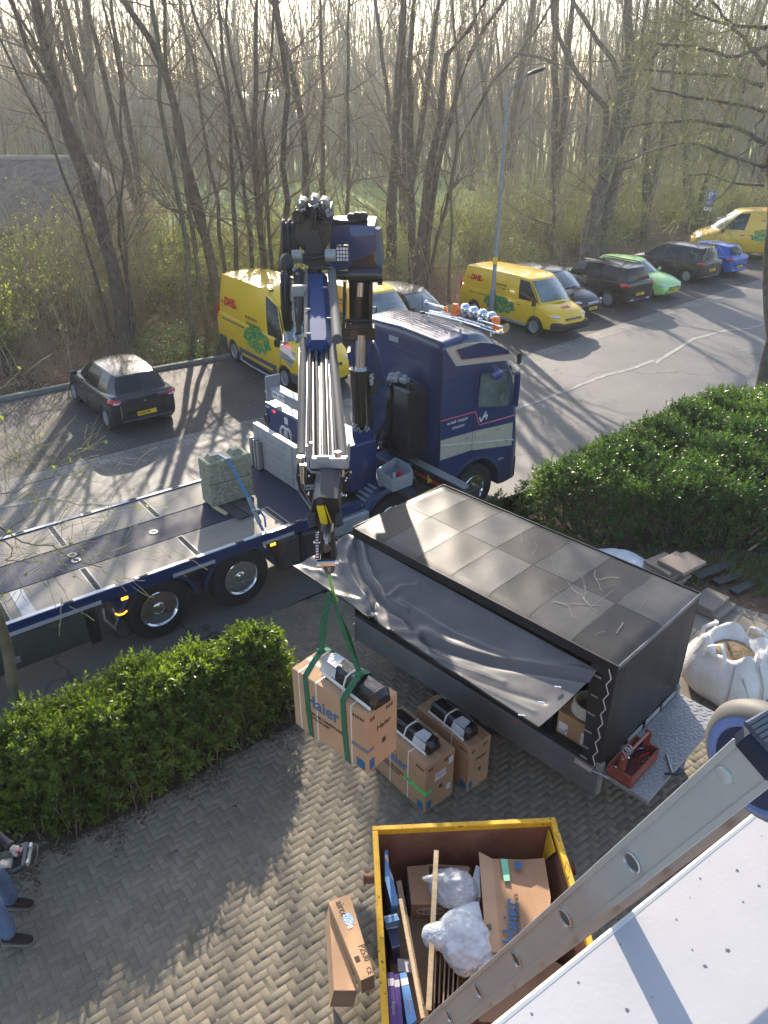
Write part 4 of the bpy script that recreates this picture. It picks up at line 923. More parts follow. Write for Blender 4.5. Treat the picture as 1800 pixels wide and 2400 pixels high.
    # outrigger beam with red stripe, near side
    mb = MB(); mb.bb(8.36, 8.62, -2.30, -.70, 1.0, 1.32, .01); o = mb.build('outrigger_beam', M['blackg'], T)
    mb = MB(); mb.bb(8.39, 8.59, -2.28, -.72, 1.321, 1.330, .002); mb.build('beam_top', M['alud'], o)
    mb = MB(); mb.bb(8.352, 8.359, -2.0, -.85, 1.15, 1.20); mb.build('red_stripe', M['red'], o)
    mb = MB(); mb.bb(8.348, 8.358, -.76, -.73, 1.12, 1.26); mb.bb(8.346, 8.351, -1.37, -1.34, 1.10, 1.26); mb.bb(8.346, 8.351, -1.44, -1.38, 1.14, 1.21); mb.build('warning_label', M['yel'], o)
    mb = MB(); mb.bb(8.30, 8.66, -2.42, -2.28, .9, 1.34, .02); mb.cyl((8.48, -2.35, 1.33), (8.48, -2.35, 1.40), .06, n=14); mb.build('outrigger_head', M['black'], o)
    mb = MB(); [mb.cyl((8.42+i*.1, -2.34, 1.36), (8.42+i*.1, -2.34, 1.44), .022, n=8) for i in (0, 1)]; mb.build('hose_fitting', M['chrome'], o)
    mb = MB(); mb.bb(8.0, 8.36, -.9, -.05, 1.0, 1.34, .02); mb.bb(8.36, 8.7, -.72, .2, .98, 1.42, .02); mb.build('outrigger_housing', M['navyd'], T)
    # hydraulic manifolds and fittings by the cab corner
    mb = MB()
    for k in range(12): p = Vector((rg.uniform(8.5, 8.62), rg.uniform(-.85, -.6), rg.uniform(1.36, 1.5))); mb.cyl(p, p+Vector((rg.uniform(-.05, .05), rg.uniform(-.05, .05), .06)), .018, n=8)
    for k in range(26): p = Vector((rg.uniform(7.6, 8.3), rg.uniform(-1.15, -.5), rg.uniform(1.02, 1.12))); mb.cyl(p, p+Vector((rg.uniform(-.05, .05), rg.uniform(-.05, .05), .06)), rg.uniform(.01, .025), n=8)
    mb.build('valve', M['steel'], T)
    mb = MB()
    for k in range(9):
        y = -1.1+k*.07; mb.tube([(7.95+k*.02, y, 1.05), (8.1, y-.03, 1.16+.02*k), (8.25, y, 1.1), (8.35, y+.05, 1.0)], .012, 6)
    mb.build('hose', M['cable'], T)
    # oil tank behind cab with control block
    mb = MB(); a = TF.X(929, 867, 8.30); mb.bb(8.22, 8.66, -.92, -.08, 1.42, 2.78, .03); o = mb.build('oil_tank', M['blackg'], T)
    mb = MB(); mb.cyl((8.45, -.7, 2.78), (8.45, -.7, 2.84), .07, n=18); mb.build('filler_cap', M['black'], o)
    mb = MB(); c = Vector((8.36, -.34, 2.86))
    for dx, dy, s in ((0, 0, .17), (.08, -.16, .16), (-.04, .08, .12), (.1, .05, .12)):
        mb.box(c+Vector((dx, dy, 0)), (s, s, .09), Matrix.Rotation(.2, 3, 'Z'), .015); mb.cyl(c+Vector((dx, dy, .03)), c+Vector((dx, dy, .09)), .05, n=10)
    mb.build('filter_block', M['galv'], o)
    mb = MB(); mb.tube([(8.2, -.32, 2.84), (8.12, -.30, 2.6), (8.10, -.25, 2.0), (8.05, -.1, 1.5), (7.9, .1, 1.25), (7.6, .2, 1.15)], .035, 10); mb.build('suction_hose', M['rubber'], o)

    # ---------------- cab
    F = M['navy']; XR, XF = 8.72, 10.86; W2 = 1.25
    def ring(x, zb, zt, wb, wt, rad, zs=None, n=6):
        """cross-section: vertical sides, rounded top corners, slight crown"""
        P = [Vector((x, -wb, zb)), Vector((x, -W2 if wb > 1.2 else -wb, (zb+zt)/2))]
        for k in range(n+1):
            a = math.pi/2*k/n; P.append(Vector((x, -wt+rad-rad*math.cos(a), zt-rad+rad*math.sin(a))))
        P.append(Vector((x, 0, zt+.05)))
        Q = [Vector((p.x, -p.y, p.z)) for p in P[:-1]][::-1]
        return P+Q
    secs = [(XR-.02, 1.12, 3.55, 1.19, 1.18, .10), (XR, 1.08, 3.62, 1.235, 1.225, .12), (XR+.04, 1.05, 3.66, 1.25, 1.24, .12), (9.2, .98, 3.70, 1.25, 1.23, .16), (9.62, .78, 3.68, 1.25, 1.21, .20), (9.9, .55, 3.62, 1.25, 1.18, .25),
            (10.2, .45, 3.45, 1.25, 1.14, .30), (10.45, .42, 3.26, 1.25, 1.10, .32), (10.62, .42, 3.04, 1.24, 1.08, .30), (10.74, .42, 2.85, 1.22, 1.06, .26), (10.86, .42, 2.15, 1.20, 1.10, .12), (10.90, .42, 1.5, 1.18, 1.12, .10), (10.88, .45, 1.2, 1.10, 1.04, .08)]
    mb = MB(); mb.loft([ring(*s) for s in secs]); cab = mb.build('cab', F, T, smooth=50)
    # boolean wheel arch
    ct = MB(); [ct.cyl((9.68, s*.75, .50), (9.68, s*1.6, .50), .68, n=40) for s in (-1, 1)]; cutter = ct.build('cut', F); cutter.location = T.location; cutter.rotation_euler = T.rotation_euler; bpy.context.view_layer.update()
    md = cab.modifiers.new('b', 'BOOLEAN'); md.operation = 'DIFFERENCE'; md.object = cutter; md.solver = 'EXACT'
    me = bpy.data.meshes.new_from_object(cab.evaluated_get(bpy.context.evaluated_depsgraph_get())); cab.modifiers.clear(); cab.data = me; bpy.data.objects.remove(cutter)
    me.polygons.foreach_set('use_smooth', [True]*len(me.polygons)); me.set_sharp_from_angle(angle=R(38))
    # roof seam, ribs, panel lines
    mb = MB()
    for k in range(7): x = 8.92+k*.085; mb.bb(x, x+.018, -.85, .95, 3.735+.004*k, 3.748+.004*k+.0, .004)
    mb.build('roof_rib', F, cab)
    mb = MB()
    for z in (3.3, 3.05, 2.78, 2.5, 2.2): mb.tube([(XR-.022, .20, z+.05), (XR-.026, .1, z+.02), (XR-.026, -.60, z), (XR-.022, -.64, z)], .012, 6)
    mb.build('wall_rib', M['navyd'], cab)
    mb = MB(); mb.tube([(XR-.01, 1.15, 3.60), (XR-.02, 1.05, 3.66), (XR-.012, 0, 3.70), (XR-.02, -1.05, 3.66), (XR-.02, -1.17, 3.60), (XR-.02, -1.215, 3.45), (XR-.01, -1.235, 1.6)], .012, 6); mb.build('edge_seal', M['black'], cab)
    mb = MB(); mb.bb(XR-.032, XR-.024, .0, .28, 3.40, 3.50, .003); mb.build('plate', M['galv'], cab)
    for s in (-1, 1):                              # side roof panel in champagne with pink line
        Y = lambda x, z: s*(W2+.004-.18*max(0, (z-3.25))**2*2)
        q = [(8.76, 3.56), (9.02, 3.20), (10.34, 3.06), (10.60, 3.02), (10.42, 3.22), (10.1, 3.40), (9.7, 3.53), (9.2, 3.58)]
        mb = MB(); mb.prism([(x, s*(W2+.003-(.02 if z > 3.4 else 0)), z) for x, z in q], (0, s*.006, 0)); mb.build('cream_panel', M['cream'], cab, smooth=0)
        q = [(9.02, 3.50), (9.16, 3.30), (10.40, 3.18), (10.36, 3.25), (9.95, 3.45), (9.6, 3.53)]
        mb = MB(); mb.prism([(x, s*(W2+.007), z) for x, z in q], (0, s*.006, 0)); mb.build('roof_recess', F, cab, smooth=0)
        mb = MB(); mb.tube([(x, s*(W2+.014), z) for x, z in ((9.00, 3.50), (9.15, 3.29), (10.40, 3.17))], .008, 4); mb.build('pink_line', M['pink'], cab)
        # champagne lower band and step line
        q = [(8.72, 1.83), (9.57, 1.80), (10.66, 1.72), (10.68, 1.22), (9.60, 1.40), (9.56, 1.42), (8.72, 1.42)]
        mb = MB(); mb.prism([(x, s*(W2+.001), z) for x, z in q], (0, s*.005, 0)); mb.build('cream_band', M['cream'], cab, smooth=0)
        mb = MB(); mb.tube([(8.70, s*(W2+.012), 1.74), (9.56, s*(W2+.012), 1.545), (10.72, s*(W2+.010), 1.30)], .001, 4); mb.beam((8.72, s*(W2+.01), 1.72), (9.54, s*(W2+.01), 1.56), .02, .035, .006); mb.beam((9.58, s*(W2+.01), 1.555), (10.72, s*(W2+.005), 1.33), .02, .035, .006); mb.build('trim_strip', mat('pale_trim', (.52, .52, .50), .3, .3), cab)
        # pink zigzag
        mb = MB(); zz = [(8.70, 2.22), (9.54, 2.205), (9.58, 2.20), (9.71, 1.90), (10.68, 1.87)]; mb.tube([(x, s*(W2+.008), z) for x, z in zz], .011, 4); mb.build('pink_line', M['pink'], cab)
        # door seams, handle
        mb = MB()
        for P in ([(9.54, 1.02), (9.54, 3.0), (9.60, 3.04), (10.4, 2.93), (10.62, 2.45), (10.72, 1.9), (10.72, 1.2)], [(8.76, 2.97), (9.53, 2.98)], [(8.80, 2.12), (9.5, 2.04)]):
            mb.tube([(x, s*(W2+.002), z) for x, z in P], .006, 4)
        dr = mb.build('door', M['black'], cab)
        mb = MB(); mb.bb(9.60, 9.86, s*(W2+.004), s*(W2+.022), 1.64, 1.73, .02); mb.build('handle', M['cream'], dr)
        mb = MB(); mb.bb(10.30, 10.46, s*(W2+.002), s*(W2+.014), .98, 1.02, .006); mb.build('badge', M['steel'], cab)
        # side window
        q = [(9.66, 2.93), (9.63, 2.28), (10.48, 2.10), (10.52, 2.35), (10.42, 2.72), (10.34, 2.86)]
        mb = MB(); mb.prism([(x, s*(W2+.002), z) for x, z in q], (0, s*.006, 0)); wn = mb.build('side_window', M['glassl'] if s < 0 else M['glass'], cab, smooth=0)
        mb = MB(); mb.tube([(x, s*(W2+.008), z) for x, z in q+[q[0]]], .016, 6); mb.build('window_seal', M['navyd'], wn)
        # wheel arch lip
        mb = MB(); sec = []
        for k in range(17):
            a = math.pi*k/16; c_, s_ = math.cos(a), math.sin(a); sec.append([Vector((9.68+c_*.68, s*(W2-.12), .5+s_*.68)), Vector((9.68+c_*.68, s*(W2+.02), .5+s_*.68)), Vector((9.68+c_*.75, s*(W2+.015), .5+s_*.75)), Vector((9.68+c_*.75, s*(W2-.1), .5+s_*.75))])
        mb.loft(sec); mb.build('wheel_arch', M['navyd'], cab, smooth=50)
    # interior hint: steering wheel against the window
    mb = MB(); mb.tube([(10.28+math.cos(a)*.10, -1.258, 2.36+math.sin(a)*.13) for a in [k*math.pi/5 for k in range(11)]], .008, 5); mb.build('steering_wheel', M['black'], cab)
    # small near-side mirror over the window, main mirror at front
    p = TF.Y(1166, 878, -1.40); mb = MB(); mb.ell(p, (.15, .05, .10)); mb.tube([p+Vector((-.06, .0, .06)), p+Vector((-.02, .12, .14))], .018, 8); mb.tube([p+Vector((.05, .0, .06)), p+Vector((.01, .12, .14))], .018, 8); mb.build('kerb_mirror', M['mirror'], cab)
    for s in (-1, 1):
        mb = MB(); mb.box((10.60, s*1.33, 2.45), (.10, .16, .72), Matrix.Rotation(s*.15, 3, 'Z'), .045); mb.tube([(10.56, s*1.22, 2.75), (10.58, s*1.32, 2.76)], .02, 6); mb.tube([(10.58, s*1.22, 2.15), (10.58, s*1.32, 2.15)], .02, 6); mb.build('wing_mirror', M['navy'], cab)
    mb = MB(); mb.box((10.72, -1.22, 3.02), (.09, .10, .22), None, .03); mb.build('front_mirror', M['black'], cab)
    # windscreen, sun visor, bumper (far side, seldom seen)
    mb = MB(); mb.prism([(10.875, -1.05, 2.12), (10.875, 1.05, 2.12), (10.77, .98, 2.80), (10.77, -.98, 2.80)], (.01, 0, 0)); mb.build('windscreen', M['glass'], cab, smooth=0)
    mb = MB(); mb.bb(10.885, 10.92, -.85, .85, 1.2, 1.9, .02); mb.bb(10.84, 10.93, -1.2, 1.2, .42, .9, .03); mb.build('grille', M['black'], cab)
    for s in (-1, 1):
        mb = MB(); mb.bb(10.88, 10.925, s*.8, s*1.15, .92, 1.14, .02); mb.build('headlight', M['lamp'], cab)
    # lettering
    yv = -(W2+.008)
    text('lettering', 'van haaft - transport', .088, (8.86, yv, 2.125), (1, 0, 0.0), (0, 0, 1), M['whitel'], cab, bold=.01, sx=.72)
    text('lettering', 'HOEVELAKEN', .074, (8.99, yv, 2.0), (1, 0, 0.0), (0, 0, 1), M['whitel'], cab, sx=.68)
    text('lettering', '540', .075, (9.33, yv-.002, 1.69), (1, 0, 0.0), (0, 0, 1), M['galv'], cab, bold=.015, sx=1.1)
    # the VH mark: slanted v joined to an h
    mb = MB(); q = [((9.70, 2.06), (9.75, 1.96)), ((9.75, 1.96), (9.87, 2.14)), ((9.81, 2.03), (9.91, 2.07)), ((9.91, 2.07), (9.88, 1.97))]
    for a, b in q: mb.beam((a[0], yv, a[1]), (b[0], yv, b[1]), .004, .028, 0)
    mb.build('emblem', M['whitel'], cab)
    # lamp bar with beacons, round chrome lamps and horns
    bar = [TF.Z(*zc(x, y), 3.86) for x, y in ((690, 290), (860, 330), (1010, 365), (1150, 405), (1300, 455), (1420, 490))]
    mb = MB(); mb.tube(bar, .028, 10); mb.tube([p-Vector((.10, 0, .01)) for p in bar], .016, 8)
    [mb.cyl(bar[i], bar[i]-Vector((.02, 0, .14)), .022, n=8) for i in (0, 2, 4)]; lb = mb.build('lamp_bar', M['chrome'], cab)
    for (x, y) in ((1030, 320), (1112, 350), (1200, 378), (1285, 405)):
        p = TF.Z(*zc(x, y), 3.90); mb = MB(); mb.lathe([(-.09, .02), (-.075, .065), (-.03, .098), (.04, .108), (.06, .10), (.065, .001)], p+Vector((0, 0, .10)), (1, 0, .02), 24); mb.build('spotlight', M['chrome'], lb)
    for (x, y) in ((938, 320), (1335, 450)):
        p = TF.Z(*zc(x, y), 3.88); mb = MB(); mb.lathe([(0, .085), (.03, .085), (.035, .075), (.17, .070), (.20, .055), (.205, .001)], p, (0, 0, 1), 20); mb.build('beacon', M['orange'], lb)
    for (x, y, dx) in ((845, 255, -1), (1400, 440, 1)):
        p = TF.Z(*zc(x, y), 3.96); mb = MB(); a = p-Vector((.0, -.55, .0)) if dx > 0 else p+Vector((.0, .55, 0)); 
        mb.tube([a, a.lerp(p, .7), p, p+Vector((.0, -.09, 0))], [.014, .016, .03, .085], 14); mb.ell(a, (.05, .05, .05)); mb.build('air_horn', M['chrome'], lb)
    p = TF.Z(*zc(1360, 495), 3.83); mb = MB(); mb.ell(p, (.09, .10, .05)); o = mb.build('marker_lamp', M['chrome'], lb); mb = MB(); mb.ell(p+Vector((-.05, -.03, .035)), (.025, .025, .02)); mb.build('bulb', M['orangel'], o)
    p = TF.Z(*zc(620, 300), 3.78); mb = MB(); mb.tube([p, p+Vector((0, .02, .34))], .006, 5); mb.box(p, (.12, .06, .04), None, .01); mb.build('aerial', M['black'], cab)
    p = TF.Z(*z4_(660, 770), 3.95); mb = MB(); mb.box(p, (.03, .10, .10), None, .005); w_ = mb.build('work_light', M['black'], T); mb = MB(); [mb.box(p+Vector((-.018, .03*(i-1), .03*(j-1))), (.006, .022, .022)) for i in range(3) for j in range(3)]; mb.build('led', M['lamp'], w_)
def zc(x, y): return (840+x*.24111, 660+y*.24111)
def z4_(x, y): return (600+x*.42194, 400+y*.42194)
build_truck()

# ------------------------------------------------------------------ the loader crane, measured in world space
def build_crane():
    T = truck
    inv = (Matrix.Translation(TF.o) @ Matrix.Rotation(TF.a, 4, 'Z')).inverted()
    def fin(mb, name, m, parent=None, smooth=35, isroot=True):
        mb.v = [tuple(inv @ Vector(v)) for v in mb.v]; return mb.build(name, m, parent or T, smooth)
    zA = lambda x, y: (640+x*.18983, 440+y*.18983)       # crop 1 (head)
    z7 = lambda x, y: (640+x*.27119, 800+y*.27119)       # crop 2 (lower boom)
    Yc = 12.35                                            # distance of the column
    A = lambda x, y, Y=Yc: AT(*zA(x, y), Y)
    B = lambda x, y, Y: AT(*z7(x, y), Y)
    up = Vector((0, 0, 1))
    # column: black mast with chrome lift cylinder in front of it
    mb = MB(); L, Rr_ = A(905, 1150), A(1235, 1150); zt = A(1000, 1000).z
    mb.box(((L.x+Rr_.x)/2, Yc+.35, (1.2+zt)/2), (Rr_.x-L.x-.06, .42, zt-1.2), None, .04)
    col = fin(mb, 'crane_column', M['navy'])
    for xx, w_ in ((890, 30), (1215, 30)):                  # side cheeks of the main boom hanging down
        a, b = A(xx, 1120), A(xx-8, 1700); mb = MB(); mb.beam(a+up*.0, b, .05, .5, .01, up=(0, 1, 0)); fin(mb, 'boom_cheek', M['blackg'], col)
    mb = MB(); a, b = A(1060, 1100, Yc+.05), A(1055, 1640, Yc+.05); mb.cyl(a, b, .155, n=24); fin(mb, 'inner_cylinder', M['blackg'], col)
    mb = MB(); a, b = A(1085, 1110, Yc-.02), A(1075, 1330, Yc-.02); mb.cyl(a, b, .11, n=24); fin(mb, 'piston_rod', M['chrome'], col)
    mb = MB(); a, b = A(895, 1640, Yc-.1), A(1200, 1640, Yc-.1); mb.cyl(a, b, .035, n=12); a, b = A(850, 1790, Yc-.12), A(1265, 1780, Yc-.12); mb.beam(a, b, .32, .20, .02); a, b = A(900, 1720, Yc-.2), A(1230, 1700, Yc-.2); mb.beam(a, b, .12, .12, .02); fin(mb, 'pivot_block', M['blackg'], col)
    a, b = B(765, 40, Yc-.2), B(755, 250, Yc-.2); mb = MB(); mb.cyl(a+up*.2, b-up*.1, .098, n=28); fin(mb, 'piston_rod', M['chrome'], col)
    a, b = B(752, 248, Yc-.2), B(775, 735, Yc-.2); mb = MB(); mb.cyl(a, b, .175, n=32); mb.lathe([(0, .16), (.0, .185), (.03, .185), (.03, .10)], a-up*.0, (0, 0, 1), 28); o = fin(mb, 'lift_cylinder', mat('cylinder_black', (.022, .02, .02), .16, .3, var=.1, coat=.8), col)
    mb = MB(); rg = random.Random(6)
    for k in range(12): p = B(rg.uniform(700, 840), rg.uniform(715, 790), Yc-.35); mb.cyl(p, p+Vector((rg.uniform(-.04, .04), -.02, rg.uniform(.02, .05))), .018, n=8)
    for k in range(7): p = B(840+rg.uniform(-8, 8), 290+k*14, Yc-.34); mb.cyl(p, p+Vector((.05, 0, .01)), .018, n=8)
    fin(mb, 'hose_fitting', M['steel'], o)
    mb = MB(); p = B(872, 390, Yc-.3); mb.box(p, (.12, .1, .22), None, .03); mb.tube([B(845, 320, Yc-.34), B(850, 500, Yc-.34), B(845, 700, Yc-.34)], .012, 6); fin(mb, 'control_box', M['black'], o)
    # broad rounded dark guard to the right of the column
    P = [B(*p, Yc+.25) for p in ((870, 20), (910, 110), (940, 210), (972, 350), (985, 520), (965, 680), (900, 800), (760, 840), (700, 830), (690, 400), (640, 100))]
    mb = MB(); mb.prism([tuple(p) for p in P], (0, .35, 0)); fin(mb, 'slewing_guard', M['navyd'], T, 20)
    # far-side crane base box with red lamp and white mark; silver beam with rating label
    a = TF.X(631, 934, 7.0); mb = MB(); mb.bb(6.86, 7.5, -.9, 2.0, 1.15, 2.06, .03); o = mb.build('crane_base', M['navy'], T)
    mb = MB(); mb.bb(6.86, 7.5, .2, 1.99, 2.062, 2.075, .003); mb.build('base_top', mat('pale_blue_top', (.30, .34, .42), .4, .3), o)
    mb = MB(); mb.bb(6.845, 6.858, 1.60, 1.66, 1.95, 1.99, .003); mb.build('tail_lamp', M['redl'], o)
    mb = MB(); mb.bb(6.848, 6.858, 1.82, 1.96, 1.985, 2.005, .001); mb.bb(6.848, 6.858, 1.70, 1.72, 1.96, 1.99, .001); mb.bb(6.848, 6.858, 1.12, 1.24, 1.84, 1.98, .002); mb.build('reflector', M['white'], o)
    mb = MB()
    for cy in (1.28, 1.12):
        pts = [(6.848, cy+.12*math.cos(t), 1.62+.14*math.sin(t)) for t in [k*math.pi/8 for k in range(17)]]; mb.tube(pts, .03, 6)
    mb.build('emblem', M['white'], o)
    mb = MB(); mb.cyl((6.85, 1.95, 1.72), (6.842, 1.95, 1.72), .10, n=20); mb.build('port', M['black'], o)
    mb = MB(); mb.beam((6.95, 1.72, 2.36), (6.95, .2, 2.36), .22, .22, .012); mb.box((6.93, 1.74, 2.42), (.34, .03, .52), None, .1); mb.cyl((6.84, 1.90, 2.32), (6.84, 1.72, 2.36), .02, n=8); o = mb.build('extension_beam', M['galv'], T)
    mb = MB(); mb.bb(6.835, 6.839, 1.15, 1.60, 2.29, 2.43, .001); mb.build('rating_label', M['white'], o)
    text('lettering', 'WLL 13/11T', .085, (6.833, 1.58, 2.36), (0, -1, 0), (0, 0, 1), M['inkd'], o, bold=.01)
    # head: blue folded elbow
    Yh = 12.0
    P = [(705, 470), (955, 455), (1250, 470), (1262, 560), (1275, 700), (1270, 800), (1250, 800), (985, 905), (950, 985), (880, 1015), (780, 1030), (700, 950)]
    mb = MB(); mb.prism([tuple(A(x, y, Yh)) for x, y in P], (.03, .62, .06)); hd = fin(mb, 'boom_elbow', M['navy'], T, 20)
    P = [(955, 470), (1250, 470), (1250, 585), (975, 605), (935, 530)]
    mb = MB(); mb.prism([tuple(A(x, y, Yh-.02)) for x, y in P], (0, .02, 0)); fin(mb, 'elbow_plate', mat('light_navy', (.06, .11, .24), .4, coat=.2), hd, 20)
    P = [(985, 905), (1250, 805), (1255, 900), (1300, 960), (1340, 1000), (1345, 1080), (1300, 1110), (930, 1110), (925, 1030)]
    mb = MB(); mb.prism([tuple(A(x, y, Yh+.02)) for x, y in P], (0, .5, 0)); fin(mb, 'boom_link', M['blackg'], hd, 20)
    mb = MB(); mb.cyl(A(925, 1075, Yh-.05), A(1340, 1070, Yh-.05), .12, n=20); mb.cyl(A(770, 1085, Yh), A(930, 1085, Yh), .07, n=16); mb.cyl(A(1290, 1080, Yh-.07), A(1350, 1080, Yh-.07), .15, n=20); fin(mb, 'pivot_pin', M['blackg'], hd)
    mb = MB(); P = [(1250, 500), (1300, 520), (1310, 600), (1330, 850), (1345, 960), (1320, 1000), (1260, 850)]; mb.prism([tuple(A(x, y, Yh+.02)) for x, y in P], (.05, .25, 0)); fin(mb, 'side_plate', mat('slate_plate', (.09, .12, .16), .35, .3), hd, 20)
    # hose bundle and fittings over the elbow
    mb = MB()
    for k in range(7):
        y0 = 395+k*9; mb.tube([A(720, y0, Yh-.05+k*.04), A(820, y0+22+4*math.sin(k), Yh-.05+k*.04), A(950, y0+30, Yh+k*.05), A(1060, y0+10, Yh+k*.05), A(1120, y0-25, Yh+k*.05), A(1160, y0+20, Yh+k*.05)], .022, 8)
    for y0 in (470, 500): mb.tube([A(730, 480, Yh-.06), A(745, 520, Yh-.07)], .016, 6)
    fin(mb, 'hose', M['cable'], hd)
    mb = MB()
    for x, y in ((965, 360), (1040, 345), (1120, 345)): p = A(x, y, Yh+.1); mb.box(p, (.13, .2, .10), Matrix.Rotation(.15, 3, 'Y'), .03)
    fin(mb, 'hose_guide', M['black'], hd)
    # black knuckle in front, left of the elbow
    Yk = 11.55
    P = [(270, 320), (300, 290), (430, 285), (560, 280), (700, 290), (715, 420), (720, 640), (655, 740), (640, 800), (400, 800), (300, 700), (270, 600)]
    mb = MB(); mb.prism([tuple(A(x, y, Yk)) for x, y in P], (0, .75, .05)); kn = fin(mb, 'knuckle', mat('knuckle_black', (.020, .022, .027), .30, .2, var=.2, coat=.5), T, 20)
    mb = MB(); P = [(450, 510), (555, 510), (600, 660), (640, 820), (380, 820), (420, 660)]; q = [A(x, y, Yk-.10) for x, y in P]; mb.prism([tuple(p) for p in q], (0, .12, 0)); fin(mb, 'knuckle_rib', M['black'], kn, 20)
    for (x, y, r, l) in ((350, 190, .12, .5), (500, 150, .12, .55), (620, 190, .13, .5)):
        a = A(x, y+20, Yk+.1); mb = MB(); mb.cyl(a, a+Vector((0, .42, .0)), r*.62, n=16); mb.ell(a, (r*.62, r*.62, r*.62)); mb.beam(A(x-15, y+90, Yk-.02), A(x+5, y-10, Yk+.3), .03, .2, .005); fin(mb, 'cylinder_head', mat('tan_dust_metal', (.20, .175, .15), .6, .1, var=.2), kn)
    mb = MB()
    for (x, y, r) in ((345, 360, .10), (640, 370, .09), (500, 310, .10)): a = A(x, y, Yk-.06); mb.cyl(a-Vector((.04, .04, 0)), a+Vector((.04, .12, .03)), r, n=20)
    for x in (480, 520): mb.tube([A(x, 330, Yk-.12), A(x, 480, Yk-.12)], .018, 8)
    for s in (0, 1): mb.tube([A(420, 300+s*25, Yk-.1), A(560, 255+s*25, Yk-.1), A(640, 300+s*25, Yk-.12), A(655, 400, Yk-.1)], .015, 6)
    fin(mb, 'hydraulic_fitting', M['blackg'], kn)
    mb = MB(); rg = random.Random(2)
    for k in range(34): p = A(rg.uniform(270, 710), rg.uniform(240, 430), Yk-.10); mb.cyl(p, p+Vector((rg.uniform(-.04, .04), -.03, rg.uniform(-.03, .03))), rg.uniform(.008, .02), n=7)
    fin(mb, 'bolt', M['black'], kn)
    # hose drums on the left
    for (x, ytop, ybot, Y, n_, col_) in ((215, 410, 850, Yk+.25, 5, 'cable'), (180, 1045, 1760, 10.9, 4, 'cable')):
        mb = MB()
        for k in range(n_):
            xx = x-75+k*36 if ytop < 900 else x-35+k*20; c0 = A(xx, (ytop+ybot)/2+(k % 2)*12, Y); rr = (A(xx, ytop, Y)-A(xx, ybot, Y)).length/2*(1-.12*(k % 2)); cx = Vector((1, .12, 0)).normalized()
            pts = []
            for j in range(29):
                t = j*2*math.pi/28; pts.append(c0+Vector((0, math.cos(t)*rr*(.6 if ytop > 900 else .8), math.sin(t)*rr)))
            mb.tube(pts, .028, 8)
        fin(mb, 'hose_drum', M[col_], kn)
        mb = MB(); c0 = A(x+15, (ytop+ybot)/2, Y); rr = (A(x, ytop, Y)-A(x, ybot, Y)).length/2*.8
        pts = [c0+Vector((0, math.cos(t)*rr*(.55 if ytop > 900 else .75), math.sin(t)*rr)) for t in [j*2*math.pi/28 for j in range(28)]]
        mb.prism([tuple(p-Vector((.06, 0, 0))) for p in pts], (.12, 0, 0)); fin(mb, 'drum_disc', M['blackg'], kn, 30)
    mb = MB(); mb.ell(A(170, 960, 11.1), (.11, .15, .17)); fin(mb, 'drum_cover', M['black'], kn)
    # cross bar with two grey cylinders and the square work lamp
    mb = MB(); mb.tube([A(300, 835, Yk-.25), A(400, 850, Yk-.25), A(500, 870, Yk-.25), A(620, 850, Yk-.25), A(760, 830, Yk-.25)], .03, 8); P = [(350, 830), (640, 830), (740, 990), (660, 1000), (600, 960), (420, 960), (300, 900)]; mb.prism([tuple(A(x, y, Yk-.2)) for x, y in P], (0, .1, 0)); fin(mb, 'cross_bar', M['black'], kn, 20)
    mb = MB(); mb.cyl(A(235, 845, Yk-.3), A(360, 840, Yk-.3), .085, n=20); mb.cyl(A(645, 835, Yk-.3), A(775, 835, Yk-.3), .085, n=20); fin(mb, 'roller', M['alud'], kn)
    p = A(858, 815, Yk-.3); mb = MB(); mb.box(p, (.20, .06, .24), None, .015); mb.tube([p+Vector((0, 0, .12)), A(840, 745, Yk-.2), A(800, 830, Yk-.3)], .02, 6); mb.tube([A(870, 725, Yk-.3), A(955, 640, Yh-.06)], .010, 5); wl = fin(mb, 'work_light', M['black'], kn)
    mb = MB(); [mb.box(p+Vector((-.066+.044*i, -.034, -.075+.05*j)), (.034, .01, .036)) for i in range(4) for j in range(4)]; fin(mb, 'led', M['lamp'], wl, 0)
    g0 = mat('pipe_grey', (.10, .105, .11), .7, .0, spec=.12)
    # ---- outer boom pointing towards the photographer
    s0, s1 = A(520, 1000, 11.3), B(420, 560, 7.8)          # blue boom axis (upper face)
    s0 = A(525, 1060, 11.2); s1 = A(560, 1850, 8.7)
    mb = MB(); h = Vector((0, 0, -.22)); wd0 = .17; 
    ring = lambda c, w_: [c+Vector((-w_, 0, -.04)), c+Vector((-w_*.55, 0, .03)), c+Vector((w_*.55, 0, .03)), c+Vector((w_, 0, -.04)), c+Vector((w_, 0, -.32)), c+Vector((w_*.5, 0, -.40)), c+Vector((-w_*.5, 0, -.40)), c+Vector((-w_, 0, -.32))]
    e2 = s0.lerp(s1, 1.06)
    mb.loft([ring(s0, .17), ring(s1, .17), ring(e2, .14)]); bm = fin(mb, 'outer_boom', mat('blue_boom', (.02, .055, .17), .72, .0, var=.06, coat=.0, rvar=.03, spec=.1), T, 20)
    mb = MB(); a = A(415, 1010, 11.0); b = A(415, 1880, 8.6); mb.cyl(a, b, .018, n=10); mb.cyl(A(400, 1060, 11.0), A(400, 1860, 8.6), .02, n=8); fin(mb, 'pressure_pipe', g0, bm)
    mb = MB(); mb.cyl(A(725, 1060, 11.0), A(790, 1870, 8.5), .060, n=24); mb.cyl(A(725, 1080, 11.0), A(725, 1010, 11.2), .05, n=16); fin(mb, 'extension_cylinder', mat('satin_steel', (.10, .105, .11), .72, .0, spec=.12, var=.08), bm)
